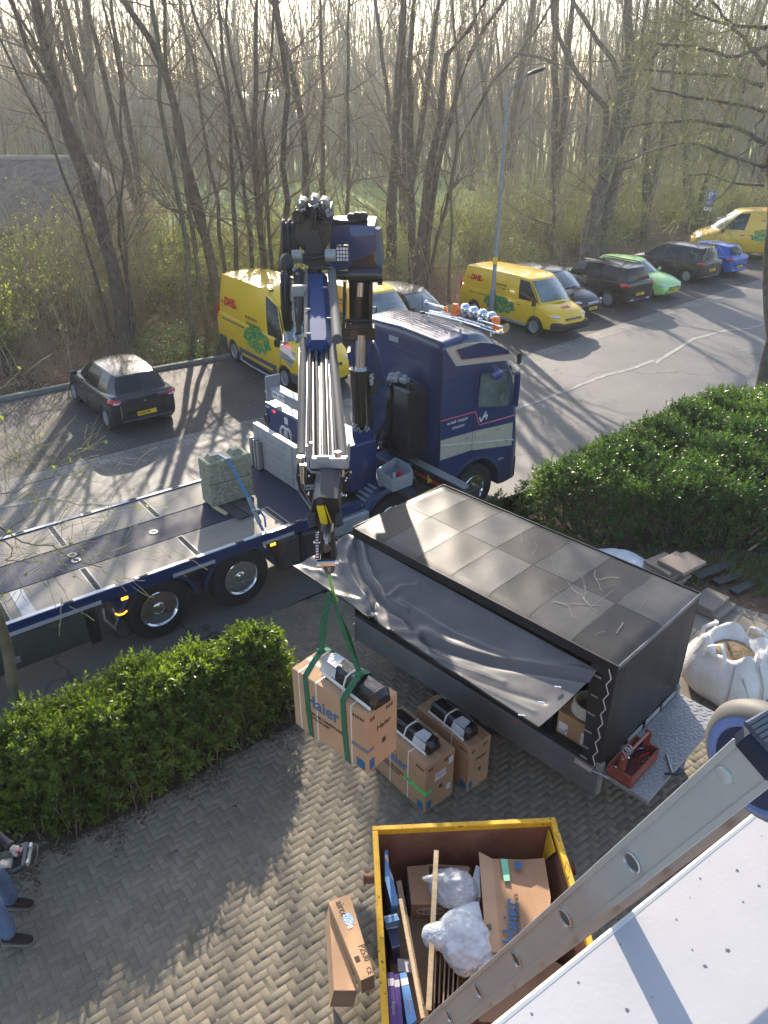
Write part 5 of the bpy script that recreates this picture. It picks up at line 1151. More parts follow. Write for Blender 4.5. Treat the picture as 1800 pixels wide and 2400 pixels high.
    mb = MB(); mb.box(A(515, 1030, 11.2), (.19, .22, .16), None, .03); mb.tube([A(590, 1000, 11), A(700, 985, 11), (A(745, 1030, 11)), A(740, 1080, 10.9)], .022, 8); fin(mb, 'boom_pin', M['blackg'], bm)
    mb = MB()
    for x, y in ((425, 1450), (430, 1750), (690, 1560), (640, 1180)): p = A(x, y, 10.5-(y-1000)/420)-Vector((0, 0, .05)); mb.beam(p-Vector((.03, 0, 0)), p+Vector((.03, 0, 0)), .02, .02, .004)
    for k in range(30): p = A(rg.uniform(260, 400), rg.uniform(1000, 1720), 10.9); mb.cyl(p, p+Vector((rg.uniform(-.06, .06), rg.uniform(-.05, .05), rg.uniform(-.05, .05))), rg.uniform(.012, .03), n=7)
    for y in (1270, 1575): p = A(330, y, 10.2); mb.box(p, (.20, .12, .14), None, .01)
    fin(mb, 'valve_block', M['alud'], bm)
    mb = MB()
    for k in range(10):
        x = 265+k*13; mb.tube([A(x, 1000+rg.uniform(0, 60), 11.0), A(x+rg.uniform(-30, 20), 1250, 10.6), A(x+rg.uniform(-20, 30), 1500, 10.2), A(300+rg.uniform(-20, 40), 1800, 9.6)], .016, 6)
    fin(mb, 'hose', M['cable'], bm)
    # white lever plate with red knob on the left
    mb = MB(); p = [A(x, y, 10.2) for x, y in ((85, 1950), (110, 1935), (190, 1945), (230, 1990), (225, 2040), (280, 2130), (250, 2130), (170, 2060), (100, 2010))]; mb.prism([tuple(q) for q in p], (0, .03, 0)); lv = fin(mb, 'control_lever', M['white'], bm, 20)
    mb = MB(); mb.ell(A(182, 1958, 10.15), (.02, .02, .02)); fin(mb, 'knob', M['redl'], lv)
    mb = MB(); mb.prism([tuple(A(x, y, 10.25)) for x, y in ((80, 1990), (260, 2100), (250, 2160), (160, 2120), (80, 2100))], (0, .2, 0)); mb.prism([tuple(A(x, y, 10.25)) for x, y in ((110, 2100), (240, 2170), (235, 2230), (200, 2210))], (0, .05, 0)); fin(mb, 'lever_bracket', M['alud'], bm, 20)
    mb = MB()
    for x in (135, 170): mb.cyl(A(x, 1820, 10.4), A(x, 1920, 10.2), .022, n=10)
    mb.tube([A(300, 1900, 9.8), A(270, 1830, 9.9), A(300, 1720, 10.0), A(360, 1700, 10.0), A(380, 1760, 9.9)], .03, 8); fin(mb, 'hose_coupling', M['steel'], bm)
    # stacked extension rams: long tubes running from y 780 to 1110 px
    g = mat('ram_grey', (.085, .088, .092), .72, .0, spec=.12, var=.08); pc = mat('pipe_steel', (.085, .085, .09), .7, .0, spec=.12, var=.1); pd = mat('pipe_brown', (.07, .06, .055), .3, .5)
    def ram(xt, yt, xb, yb, r, Y0, Y1, m, nm='extension_ram', off_=0):
        a, b = B(xt, yt, Y0), B(xb, yb, Y1); mb = MB(); mb.cyl(a, b, r, n=20); mb.lathe([(-.01, r*.6), (-.01, r*1.12), (.05, r*1.12), (.05, r*.8)], a, b-a, 20); return fin(mb, nm, m, T)
    mb = MB(); mb.beam(B(420, 40, 8.75)-Vector((0, 0, .10)), B(430, 1000, 6.2)-Vector((0, 0, .09)), .34, .05, .01); fin(mb, 'bundle_gap_shade', M['black'], T)  # black strip added under the tubes, standing in for shade in their gaps
    r1 = ram(262, -20, 250, 1000, .044, 8.9, 6.15, g); ram(500, -30, 605, 1010, .042, 8.9, 6.15, g)
    for i, (xt, xb, r, mm) in enumerate(((318, 300, .016, 's'), (345, 350, .019, 'd'), (372, 392, .016, 's'), (400, 408, .018, 'blackg'), (425, 452, .019, 's'), (452, 482, .015, 'd'), (478, 520, .02, 'blackg'), (535, 640, .013, 's'), (228, 222, .016, 'blackg'), (300, 285, .02, 'blackg'), (490, 545, .015, 's'), (330, 325, .012, 'blackg'), (415, 430, .010, 'd'), (465, 500, .010, 's'))):
        ram(xt, 10+(i*37 % 60), xb, 1010, r, 8.75, 6.1+(.03*(i % 3)), {'s': pc, 'd': pd}.get(mm) or M[mm], 'hydraulic_pipe')
    mb = MB(); mb.beam(B(330, 30, 8.75), B(420, 20, 8.75), .12, .10, .015); mb.beam(B(325, 30, 8.75), B(350, 60, 8.7), .05, .12, .01); fin(mb, 'ram_bracket', g, T)
    mb = MB()
    for x, y, Y in ((280, 545, 7.5), (368, 575, 7.45), (485, 575, 7.45), (510, 425, 7.8)): p = B(x, y, Y); mb.beam(p-Vector((.045, 0, 0)), p+Vector((.045, 0, 0)), .03, .035, .008); mb.cyl(p-Vector((.03, .03, 0)), p-Vector((.03, -.03, 0)), .015, n=8)
    fin(mb, 'pipe_clamp', M['chrome'], T)
    mb = MB()
    for (x0, x1, yt) in ((245, 278, 775), (485, 512, 935), (550, 575, 745)):
        mb.tube([B(x0, 985, 6.2), B(x0, yt+15, 6.8), B((x0+x1)/2, yt, 6.85), B(x1, yt+15, 6.8), B(x1, 985, 6.2)], .012, 6)
    fin(mb, 'pipe_loop', M['steel'], T)
    # end plate of the ram bundle, with pipes
    Ye = 6.0
    mb = MB(); mb.beam(B(320, 1045, Ye), B(655, 1045, Ye), .10, .10, .015); mb.box(B(432, 1022, Ye-.03), (.11, .05, .07), None, .008); ep = fin(mb, 'end_bracket', M['galv'], T)
    mb = MB(); mb.beam(B(320, 1080, Ye+.03), B(655, 1080, Ye+.03), .10, .03, .008); P = [(215, 1020), (300, 1090), (650, 1090), (665, 1230), (600, 1330), (560, 1360), (470, 1370), (350, 1400), (240, 1330), (200, 1180)]; mb.prism([tuple(B(x, y, Ye+.10)) for x, y in P], (0, .12, .02)); fin(mb, 'end_plate', M['black'], T, 20)
    mb = MB()
    for P in ([(290, 900), (300, 1090), (330, 1130), (450, 1135), (540, 1130), (600, 1170), (615, 1160)], [(270, 1200), (285, 1250), (440, 1245), (495, 1225), (490, 1150)], [(275, 1210), (280, 1280), (340, 1270), (470, 1245)], [(390, 1210), (395, 1300), (430, 1308), (480, 1308)], [(655, 880), (655, 1030)], [(325, 880), (325, 1020)]):
        mb.tube([B(x, y, Ye-.05) for x, y in P], .012, 8)
    fin(mb, 'pressure_pipe', M['steel'], T)
    mb = MB()
    for (x, y, r, h) in ((240, 1020, .035, .06), (265, 1100, .035, .08), (265, 1180, .03, .10), (495, 1310, .03, .10), (480, 1310, .02, .04), (560, 975, .03, .05), (600, 1130, .02, .06), (415, 1200, .022, .06), (450, 1200, .018, .06), (548, 1180, .016, .1), (400, 1330, .016, .06), (330, 890, .016, .04), (645, 1010, .015, .04)): p = B(x, y, Ye-.04); mb.cyl(p-up*h*.5, p+up*h*.5, r, n=12)
    for k in range(26): p = B(rg.uniform(200, 660), rg.uniform(1090, 1350), Ye-.01); mb.cyl(p, p+Vector((rg.uniform(-.02, .02), -.03, rg.uniform(-.02, .02))), rg.uniform(.006, .014), n=6)
    fin(mb, 'valve', M['chrome'], T)
    mb = MB()
    for k in range(8): mb.tube([B(430+k*14, 1130, Ye+.02), B(420+k*12, 1230, Ye), B(400+k*10, 1340, Ye-.1), B(390+k*12, 1420, Ye-.25)], .012, 6)
    mb.tube([B(230, 1300, Ye), B(300, 1400, Ye-.2), B(340, 1460, Ye-.35)], .012, 6); mb.tube([B(320, 1080, Ye), B(250, 1250, Ye), B(330, 1420, Ye-.3)], .008, 6)
    fin(mb, 'hose', M['cable'], T)
    # jib head with yellow panels
    Yj = 5.55
    P = [(350, 1370), (400, 1345), (560, 1360), (585, 1500), (570, 1590), (540, 1600), (520, 1640), (400, 1650), (375, 1590), (340, 1580), (325, 1480)]
    mb = MB(); mb.prism([tuple(B(x, y, Yj)) for x, y in P], (0, .35, .10)); jh = fin(mb, 'jib_head', mat('satin_black', (.016, .016, .018), .35, var=.2, coat=.3), T, 20)
    mb = MB(); mb.prism([tuple(B(x, y, Yj-.02)) for x, y in ((375, 1430), (385, 1420), (430, 1420), (440, 1430), (472, 1570), (465, 1582), (420, 1582), (410, 1572))], (0, .015, 0)); mb.prism([tuple(B(x, y, Yj-.02)) for x, y in ((446, 1422), (452, 1424), (508, 1570), (498, 1574))], (0, .015, 0)); fin(mb, 'yellow_panel', mat('signal_yellow', (.85, .68, .02), .4), jh, 0)
    mb = MB(); mb.cyl(B(400, 1385, Yj-.03), B(400, 1385, Yj+.1), .035, n=18); mb.cyl(B(500, 1485, Yj-.025), B(500, 1485, Yj), .009, n=10); [mb.cyl(B(x, y, Yj-.03), B(x, y, Yj+.2), .022, n=12) for x, y in ((555, 1500), (550, 1560), (350, 1540))]; fin(mb, 'pin', M['black'], jh)
    mb = MB()
    for x in (335, 572): mb.tube([B(x, 1480, Yj-.02), B(x-6, 1560, Yj-.06), B(x+10, 1600, Yj-.08)], .035, 8)
    fin(mb, 'hose', M['cable'], jh)
    # ram and tip
    Yt = 5.15
    mb = MB(); mb.cyl(B(455, 1620, Yj-.1), B(455, 1790, Yt), .042, n=20); fin(mb, 'jib_ram', mat('gunmetal', (.10, .11, .13), .25, .7), jh)
    mb = MB(); P = [(410, 1640), (430, 1650), (430, 1880), (500, 1880), (500, 1650), (520, 1640), (545, 1920), (530, 1950), (440, 1950), (415, 1930), (405, 1800)]
    mb.prism([tuple(B(x, y, Yt-.02)) for x, y in P], (0, .10, .02)); mb.beam(B(380, 1650, Yt), B(385, 1880, Yt), .02, .04, .004); fin(mb, 'jib_fork', M['black'], jh, 20)
    mb = MB(); mb.beam(B(375, 1920, Yt-.02), B(565, 1910, Yt-.02), .05, .05, .01); mb.cyl(B(350, 1735, Yt), B(420, 1735, Yt), .012, n=8); mb.cyl(B(380, 1928, Yt-.03), B(410, 1928, Yt-.03), .035, n=12); mb.cyl(B(540, 1910, Yt-.03), B(570, 1905, Yt-.03), .03, n=12)
    for k in range(9): mb.cyl(B(390, 1670+k*24, Yt-.02), B(372, 1672+k*24, Yt-.03), .009, n=6)
    fin(mb, 'pin', M['chrome'], jh)
    mb = MB(); mb.tube([B(560, 1700, Yt), B(553, 1850, Yt), B(575, 1960, Yt-.02)], .003, 4); fin(mb, 'wire', M['cable'], jh)
    # shackle
    mb = MB(); c = B(480, 1960, Yt-.03); mb.tube([B(455, 1910, Yt-.03), B(452, 1965, Yt-.03), B(465, 1995, Yt-.03), B(485, 2003, Yt-.03), B(505, 1995, Yt-.03), B(517, 1965, Yt-.03), B(512, 1910, Yt-.03)], .015, 10); fin(mb, 'shackle', mat('dark_steel', (.16, .16, .17), .35, .8), T)
build_crane()

# ------------------------------------------------------------------ tarpaulin trailer
_r = Frame((0, 0), -45.5); _o = _r.W(-4.65, 6.93, 0); RF = Frame(_o, -45.5)
zr = lambda x, y: (600+x*.4822, 1100+y*.4822)
z2 = lambda x, y: (1200+x*.36166, 1200+y*.36166)
z3 = lambda x, y: (700+x*.42194, 1850+y*.42194)
zt = lambda x, y: (820+x*.26522, 900+y*.26522)
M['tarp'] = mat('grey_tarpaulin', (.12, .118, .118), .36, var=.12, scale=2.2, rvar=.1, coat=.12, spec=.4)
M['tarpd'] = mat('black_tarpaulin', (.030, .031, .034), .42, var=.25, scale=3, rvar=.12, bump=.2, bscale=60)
def build_trailer():
    T = thing('box_trailer', 'grey tarpaulin-covered trailer with its side flap folded out, standing on the driveway', 'trailer', RF.o, RF.a)
    X, Yn, Yf, Z = 2.04, -.95, .93, 2.20
    # roof cloth with quilted panels sagging between the bows
    nx, ny = 84, 24; V = []; F = []; rn = []
    rg = np.random.default_rng(3); tone = rg.uniform(.1, .9, (8, 2))
    for i in range(nx+1):
        for j in range(ny+1):
            u, v = i/nx, j/ny; x = -X+2*X*u; y = Yn+(Yf-Yn)*v
            c = abs(math.sin(math.pi*u*7)); r = abs(math.sin(math.pi*v*2))
            e = min(u, 1-u, v*.5, (1-v)*.5); s = -.004*c**.6*r**.6+.022*math.sin(math.pi*v)-.02*max(0, 1-e/.02)
            V.append((x, y, Z+s+.004*math.sin(9*x+5*y)*math.sin(4*y)))
    for i in range(nx):
        for j in range(ny): a = i*(ny+1)+j; F.append((a, a+ny+1, a+ny+2, a+1)); rn.append(float((((int(i/nx*7)+int(j/ny*2)) % 2)*.75+tone[int(i/nx*7), int(j/ny*2)]*.25)))
    m = mat('roof_tarpaulin', (.034, .036, .040), .34, var=.18, scale=2.0, rvar=.08, col2=(.056, .056, .056), rnd=.50, bump=.18, bscale=220, spec=.22)
    fastmesh('roof_cover', V, F, m, T, smooth=True, rnd=rn)
    mb = MB()
    for k in range(1, 7): x = -X+2*X*k/7; mb.tube([(x, Yn+.04, Z+.003), (x, -.5, Z+.019), (x, 0, Z+.0255), (x, .5, Z+.019), (x, Yf-.04, Z+.003)], .0018, 6)
    mb.tube([(-X+.03, -.01, Z+.0235), (X-.03, -.01, Z+.0235)], .0015, 6); mb.build('roof_seam', M['tarp'], T)
    # edges hanging down
    mb = MB()
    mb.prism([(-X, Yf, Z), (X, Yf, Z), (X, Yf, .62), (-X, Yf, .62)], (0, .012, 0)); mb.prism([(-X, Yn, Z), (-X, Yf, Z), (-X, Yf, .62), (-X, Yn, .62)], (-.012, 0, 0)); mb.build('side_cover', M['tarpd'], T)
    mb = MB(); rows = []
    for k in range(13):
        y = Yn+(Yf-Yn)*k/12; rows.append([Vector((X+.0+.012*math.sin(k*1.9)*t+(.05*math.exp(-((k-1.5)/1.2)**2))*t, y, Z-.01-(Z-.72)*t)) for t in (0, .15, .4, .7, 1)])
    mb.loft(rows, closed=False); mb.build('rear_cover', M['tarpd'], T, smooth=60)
    mb = MB(); mb.bb(-X, X, Yn-.008, Yn+.02, Z-.14, Z-.012, .004); mb.build('roof_rail', M['black'], T)
    mb = MB(); mb.box((X+.004, (Yn+Yf)/2, Z-.03), (.012, Yf-Yn, .06), None, .003); mb.build('rear_hem', mat('worn_hem', (.21, .21, .22), .5, var=.3, scale=5), T)
    # corner flap with lacing
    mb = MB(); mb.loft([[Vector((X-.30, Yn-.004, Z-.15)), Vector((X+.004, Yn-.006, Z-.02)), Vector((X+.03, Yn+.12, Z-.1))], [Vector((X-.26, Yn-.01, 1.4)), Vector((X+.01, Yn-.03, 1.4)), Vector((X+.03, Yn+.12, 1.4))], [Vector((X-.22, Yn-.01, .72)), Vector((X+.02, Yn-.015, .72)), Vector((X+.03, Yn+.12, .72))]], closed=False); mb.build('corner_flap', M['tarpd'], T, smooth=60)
    mb = MB(); P = []
    for k in range(15): z = Z-.08-k*.105; P.append((X-.08+(.045 if k % 2 else 0), Yn-.035, z))
    mb.tube(P+[(X+.15, Yn-.04, .70)], .006, 6); mb.build('lacing', M['tapew'], T)
    for z in (1.95, 1.68, 1.42, 1.16, .92, .76): mb = MB(); mb.box((X-.19, Yn-.03, z), (.09, .012, .025), None, .004); mb.build('buckle', M['steel'], T)
    # floor, dropped side board, frame
    mb = MB(); mb.bb(-X, X, Yn+.02, Yf-.02, .56, .66, .004); mb.build('floor', M['black'], T)
    mb = MB(); mb.bb(-X+.02, X+.02, Yn-.035, Yn-.005, .30, .70, .004); b = mb.build('side_board', mat('board_grey', (.20, .21, .22), .45, .35, var=.15, scale=2), T)
    mb = MB(); mb.bb(-X, X, Yn-.005, Yn+.045, .68, .75, .004); mb.build('board_rail', M['black'], T)
    mb = MB(); mb.bb(X-.03, X+.05, Yn-.03, Yn+.05, .33, .80, .006); mb.bb(X-.0, X+.04, Yf-.08, Yf, .4, .8); mb.build('corner_post', M['alud'], T)
    mb = MB(); mb.bb(X-.28, X-.06, Yn-.048, Yn-.038, .62, .69, .002); mb.build('reflector_plate', mat('striped_plate', (.55, .42, .40), .5, var=.4, scale=30), T)
    for x in (-1.3, .9):
        mb = MB(); mb.bb(x-.03, x+.03, Yn-.045, Yn-.038, .64, .665, .003); mb.build('side_marker', M['orange'], T)
    mb = MB(); [mb.bb(X+.010, X+.022, y, y+.36, .60, .74, .004) for y in (-.80, -.36, .08, .50)]; mb.build('tail_board_plate', M['alu'], T)
    for x in (-.35, .35):
        for s in (-1, 1): wheel(T, (x, s*.86+.0, .32), .31, .2, s)
    mb = MB(); mb.bb(-.8, .8, -.6, .6, .38, .56); mb.beam((-X-1.1, 0, .45), (-X+.2, 0, .45), .09, .09, .01); mb.build('chassis', M['alud'], T)
    mb = MB(); mb.beam((-2.0, Yn-.06, .60), (-2.0, Yn-.06, .30), .03, .03, .004); mb.cyl((-2.0, Yn-.06, .28), (-2.0, Yn-.06, .31), .03, n=10); mb.build('prop_stand', M['alud'], T)
    # side flap held out nearly flat, with creases
    C = [RF.Z(*zr(512, 292), 2.04), RF.Z(*zr(1655, 985), 2.02), RF.Z(*zr(1372, 1255), 1.74), RF.Z(*zr(178, 470), 1.80)]
    C[0].y = max(C[0].y, Yn-.01)*0+Yn-.01; C[1].y = Yn-.02
    C[0] = Vector((C[0].x, Yn-.01, 2.06)); mid_out = RF.Z(*zr(520, 700), 1.76)
    nx, ny = 150, 60; V = []; F = []
    cre = [  # (u,v) polyline, height, width, skew
        ([(.00, .05), (.02, .5), (.05, 1.0)], .05, .02), ([(.03, .02), (.07, .45), (.13, .75), (.20, .98)], .085, .020), ([(.05, .0), (.13, .45), (.22, .62), (.34, .60), (.44, .72), (.52, .80)], -.10, .024), ([(.07, .0), (.15, .40), (.235, .56), (.34, .53)], .09, .020),
        ([(.23, .55), (.28, .30), (.35, .16)], .05, .016), ([(.44, .74), (.55, .70), (.70, .55), (.86, .34), (1.0, .12)], -.095, .022), ([(.42, .67), (.56, .62), (.72, .47), (.88, .26), (1.0, .04)], .075, .026), ([(.30, .45), (.55, .44), (.75, .36)], .03, .014),
        ([(.10, .98), (.14, .8), (.13, .62)], .05, .016), ([(.17, .98), (.20, .82), (.19, .70)], -.05, .014), ([(.5, .95), (.62, .86), (.8, .7)], .03, .02), ([(.55, 1.0), (.72, .9), (.95, .66)], -.022, .018), ([(.3, 1.0), (.38, .86), (.42, .76)], .045, .018), ([(.02, .9), (.07, .72), (.06, .5)], .05, .014), ([(.66, .98), (.78, .93), (.95, .85)], .02, .015), ([(.35, .10), (.6, .12), (.9, .03)], .02, .02)]
    U, W_ = np.meshgrid(np.linspace(0, 1, nx+1), np.linspace(0, 1, ny+1), indexing='ij')
    H = np.zeros_like(U)
    for P, h, w_ in cre:
        D = np.full_like(U, 9.)
        for a, b in zip(P[:-1], P[1:]):
            a = np.array([a[0]*4.1, a[1]*1.0]); b = np.array([b[0]*4.1, b[1]*1.0]); q = np.stack([U*4.1, W_], -1); ab = b-a
            t = np.clip(((q-a)@ab)/(ab@ab), 0, 1); D = np.minimum(D, np.linalg.norm(q-(a+t[..., None]*ab), axis=-1))
        H += h*.66*np.exp(-(D/(w_*1.9))**1.25)
    H += .012*np.sin(U*23+W_*5)*np.sin(W_*9)*(1-U)+.006*np.sin(U*60+W_*20)*(1-U)
    H -= .10*np.sin(np.pi*W_)*(.3+.7*np.sin(np.pi*U)); H *= np.minimum(1, W_*9+.12)
    out = []
    for i in range(nx+1):
        u = i/nx; a = C[0].lerp(C[1], u); 
        if u < .14: b = C[3].lerp(mid_out, u/.14)
        else: b = mid_out.lerp(C[2], (u-.14)/.86)
        for j in range(ny+1): p = a.lerp(b, j/ny); V.append((p.x, p.y+H[i, j]*.3, p.z+H[i, j]))
    for i in range(nx):
        for j in range(ny): a = i*(ny+1)+j; F.append((a, a+ny+1, a+ny+2, a+1))
    fl = fastmesh('side_flap', V, F, M['tarp'], T, smooth=True)
    mb = MB(); mb.tube([V[i*(ny+1)+ny] for i in range(0, nx+1, 6)], .014, 6); mb.build('flap_hem', M['black'], fl)
    for x, y in ((1545, 1005), (1465, 1070), (1385, 1145), (1290, 1208)):
        mb = MB(); p = RF.Z(*zr(x, y), 1.86 if x > 1300 else 1.78); mb.box(p+Vector((0, 0, .035)), (.075, .02, .010), Matrix.Rotation(.6, 3, 'Z'), .003); mb.build('buckle', M['chrome'], fl)
    # dried water streaks on the roof
    mb = MB(); rg = random.Random(12)
    for (x0, y0, dx, dy, n) in ((.35, .30, .05, -.05, 9), (.60, .10, .05, -.035, 12), (.75, .25, .045, -.06, 9), (.9, .45, .05, -.05, 8), (1.0, .05, .03, -.05, 10), (.9, -.10, .05, -.03, 11), (.55, -.25, .06, -.01, 8), (1.25, .35, -.02, -.06, 9), (1.35, -.2, -.05, -.05, 9), (1.1, -.45, .03, -.02, 7), (.0, .45, .04, -.06, 6), (-.3, .55, .04, -.05, 5), (1.3, .2, .0, -.07, 9), (.85, -.5, .06, .01, 6), (1.75, -.5, -.01, .05, 6), (1.7, .1, -.01, .05, 5), (1.6, -.7, .01, .03, 5), (1.2, .5, -.03, -.06, 7)):
        P = []; x, y = x0, y0
        for k in range(n): P.append(Vector((x, y, Z+.022*math.sin(math.pi*(y-Yn)/(Yf-Yn))+.006))); x += dx*rg.uniform(.4, 1.5); y += dy*rg.uniform(.2, 1.6)+rg.uniform(-.012, .012)
        ww = rg.uniform(.0015, .0045); vs = []
        for k, p in enumerate(P):
            t = (P[min(k+1, n-1)]-P[max(k-1, 0)]).normalized(); nn = Vector((-t.y, t.x, 0)); w2 = ww*rg.uniform(.5, 1.4); vs += [p+nn*w2, p-nn*w2]
        mb.add(vs, [(2*k, 2*k+1, 2*k+3, 2*k+2) for k in range(n-1)])
    mb.build('water_streak', mat('dried_streak', (.17, .165, .16), .7, var=.3), T, smooth=0)
    # tailgate platform of chequer plate
    mb = MB(); mb.bb(X+.03, X+.60, -.93, .93, .60, .655, .004); o = mb.build('tailgate', M['alud'], T)
    mb = MB()
    for i in range(9):
        for j in range(30):
            x = X+.06+i*.06; y = -.9+j*.062; mb.box((x+(.03 if j % 2 else 0), y, .657), (.058, .012, .008), Matrix.Rotation(.8 if (i+j) % 2 else -.8, 3, 'Z'), 0)
    mb.build('chequer_tread', M['steel'], o, smooth=0)
    return T
build_trailer()

def WP(F, x, y, z=0): return F.W(x, y, z)
def carton(name, label, loc, rz, w_, d_, h_, m='card', group=None, cat='box', straps=(), rim=True):
    """closed carton standing on loc (front-left-bottom corner at origin, x along the long face, y back)"""
    t = thing(name, label, cat, loc, rz, group)
    mb = MB(); mb.bb(0, w_, 0, d_, 0, h_, .006); mb.build('box_body', M[m], t)
    mb = MB(); mb.bb(.004, w_-.004, d_/2-.002, d_/2+.002, h_+.0005, h_+.0015); mb.bb(.02, w_-.02, d_/2-.03, d_/2+.03, h_+.0008, h_+.0022); mb.bb(-.0012, -.0004, d_/2-.03, d_/2+.03, h_-.10, h_); mb.build('tape', mat('box_tape', (.46, .32, .19), .3, var=.05), t)
    if straps:
        mb = MB()
        for x in straps:
            mb.bb(x-.008, x+.008, -.003, -.001, 0, h_); mb.bb(x-.008, x+.008, 0, d_, h_+.001, h_+.003)
        mb.build('strap', M['tapew'], t)
    return t
def haier_print(t, w_, d_, h_, full=True, small=True):
    text('lettering', 'Haier', .20, (w_*.17, -.002, h_*.63), (1, 0, 0), (0, 0, 1), M['print'], t, bold=.012, sx=1.0)
    text('lettering', 'ROOM AIR CONDITIONER', .046, (w_*.17, -.002, h_*.42), (1, 0, 0), (0, 0, 1), M['inkd'], t, bold=.01, sx=.95)
    text('lettering', 'OUTDOOR UNIT', .044, (w_*.17, -.002, h_*.35), (1, 0, 0), (0, 0, 1), M['inkd'], t, sx=.95)
    text('lettering', 'Haier', .085, (w_+.002, d_*.30, h_*.66), (0, 1, 0), (0, 0, 1), M['inkd'], t, sx=1.0)
    mb = MB(); mb.prism([(w_+.002, d_*p, h_*q) for p, q in ((.06, .04), (.22, .04), (.22, .22), (.06, .22))], (.001, 0, 0)); mb.prism([(w_*p, -.002, h_*q) for p, q in ((.86, .03), (.965, .03), (.965, .17), (.93, .19), (.86, .19))], (0, -.001, 0)); mb.build('blue_mark', M['print'], t, smooth=0)
    mb = MB()
    for k, (p, q) in enumerate(((.82, .86), (.85, .86), (.88, .86), (.91, .86), (.94, .86))): mb.bb(w_*p, w_*(p+.018), -.003, -.002, h_*q, h_*(q+.05))
    for p in (.1, .18, .62, .70, .78): mb.bb(w_+.002, w_+.003, d_*p, d_*(p+.05), h_*.86, h_*.92)
    mb.bb(w_+.002, w_+.003, d_*.48, d_*.60, h_*.34, h_*.42); mb.build('symbol', M['inkd'], t, smooth=0)
    mb = MB(); mb.bb(w_*.30, w_*.38, d_*.25, d_*.45, h_+.001, h_+.002); mb.build('symbol', M['inkd'], t, smooth=0)
    mb = MB(); mb.bb(w_*.315, w_*.365, d_*.29, d_*.41, h_+.002, h_+.003); mb.build('symbol', M['card'], t, smooth=0)
def indoor_unit(label, loc, rz, group, ln=.80, film=1):
    """black foam-wrapped wall unit lying on its back, strapped"""
    t = thing('wrapped_unit', label, 'package', loc, rz, group)
    sec = []
    for x in np.linspace(0, ln, 15):
        e = 1-(max(0, abs(x/ln-.5)-.43)/.07)**2*.30; e = max(e, .5); w2, h = .125*e, .155*e
        sec.append([Vector((x, -w2, .012)), Vector((x, -w2*1.02, h*.35)), Vector((x, -w2*.72, h*.88)), Vector((x, -w2*.45, h)), Vector((x, w2*.5, h*.98)), Vector((x, w2*.85, h*.75)), Vector((x, w2, h*.3)), Vector((x, w2, .012))])
    mb = MB(); mb.loft(sec); mb.build('body', mat('black_film', (.014, .014, .016), .22, var=.4, scale=14, coat=.5, bump=.5, bscale=20), t, smooth=30)
    mb = MB(); mb.bb(.02, ln-.02, -.137, -.124, .010, .05, .006); mb.build('white_edge', M['white'], t)
    mb = MB()
    for x in (.46*ln,): mb.tube([(x, -.138, .0), (x, -.132, .06), (x, -.098, .145), (x, -.05, .162), (x, .06, .158), (x, .118, .10), (x, .13, .0)], .010, 4)
    mb.build('strap', M['tapew'], t)
    f = MB(); x0 = .78*ln if film > 0 else .12*ln
    for k in range(3): f.prism([(x0-.10+k*.05, -.136+.01*k, .03), (x0+.03+k*.04, -.134, .03), (x0+.04+k*.03, -.098, .146), (x0-.09+k*.05, -.098, .148)], (0, -.002, .002))
    f.prism([(x0-.10, -.095, .150), (x0+.08, -.09, .150), (x0+.05, .05, .158), (x0-.08, .04, .160)], (0, 0, .003)); f.build('film', M['sheetw'], t, smooth=0)
    return t
# ---- the load in the air
def yawof(a, b): return math.atan2(b.y-a.y, b.x-a.x)
zz = 2.70; fc = G(*zr(540, 1200), zz); lc = G(*zr(172, 965), zz); rc = G(*zr(684, 1080), zz)
W1 = (fc-lc).length; D1 = (rc-fc).length; H1 = .70
susp = carton('appliance_carton', 'large air conditioner carton hanging from green slings in the air', (lc.x, lc.y, zz-H1), yawof(lc, fc), W1, D1, H1, straps=(W1*.10, W1*.34, W1*.80), cat='carton'); haier_print(susp, W1, D1, H1)
mb = MB(); mb.bb(W1*.80, W1+.002, -.004, -.002, H1*.36, H1*.42); mb.bb(W1+.001, W1+.003, -.002, D1*.2, H1*.36, H1*.42); mb.build('grey_tape', mat('grey_tape', (.20, .21, .25), .4), susp)
SL = Frame((lc.x, lc.y), math.degrees(yawof(lc, fc)))
sp = SL.W(W1*.30, D1*.62, zz+.004); indoor_unit('black wrapped unit lashed on top of the hanging carton', sp, SL.a-.10, 'black wrapped units', .70, -1)
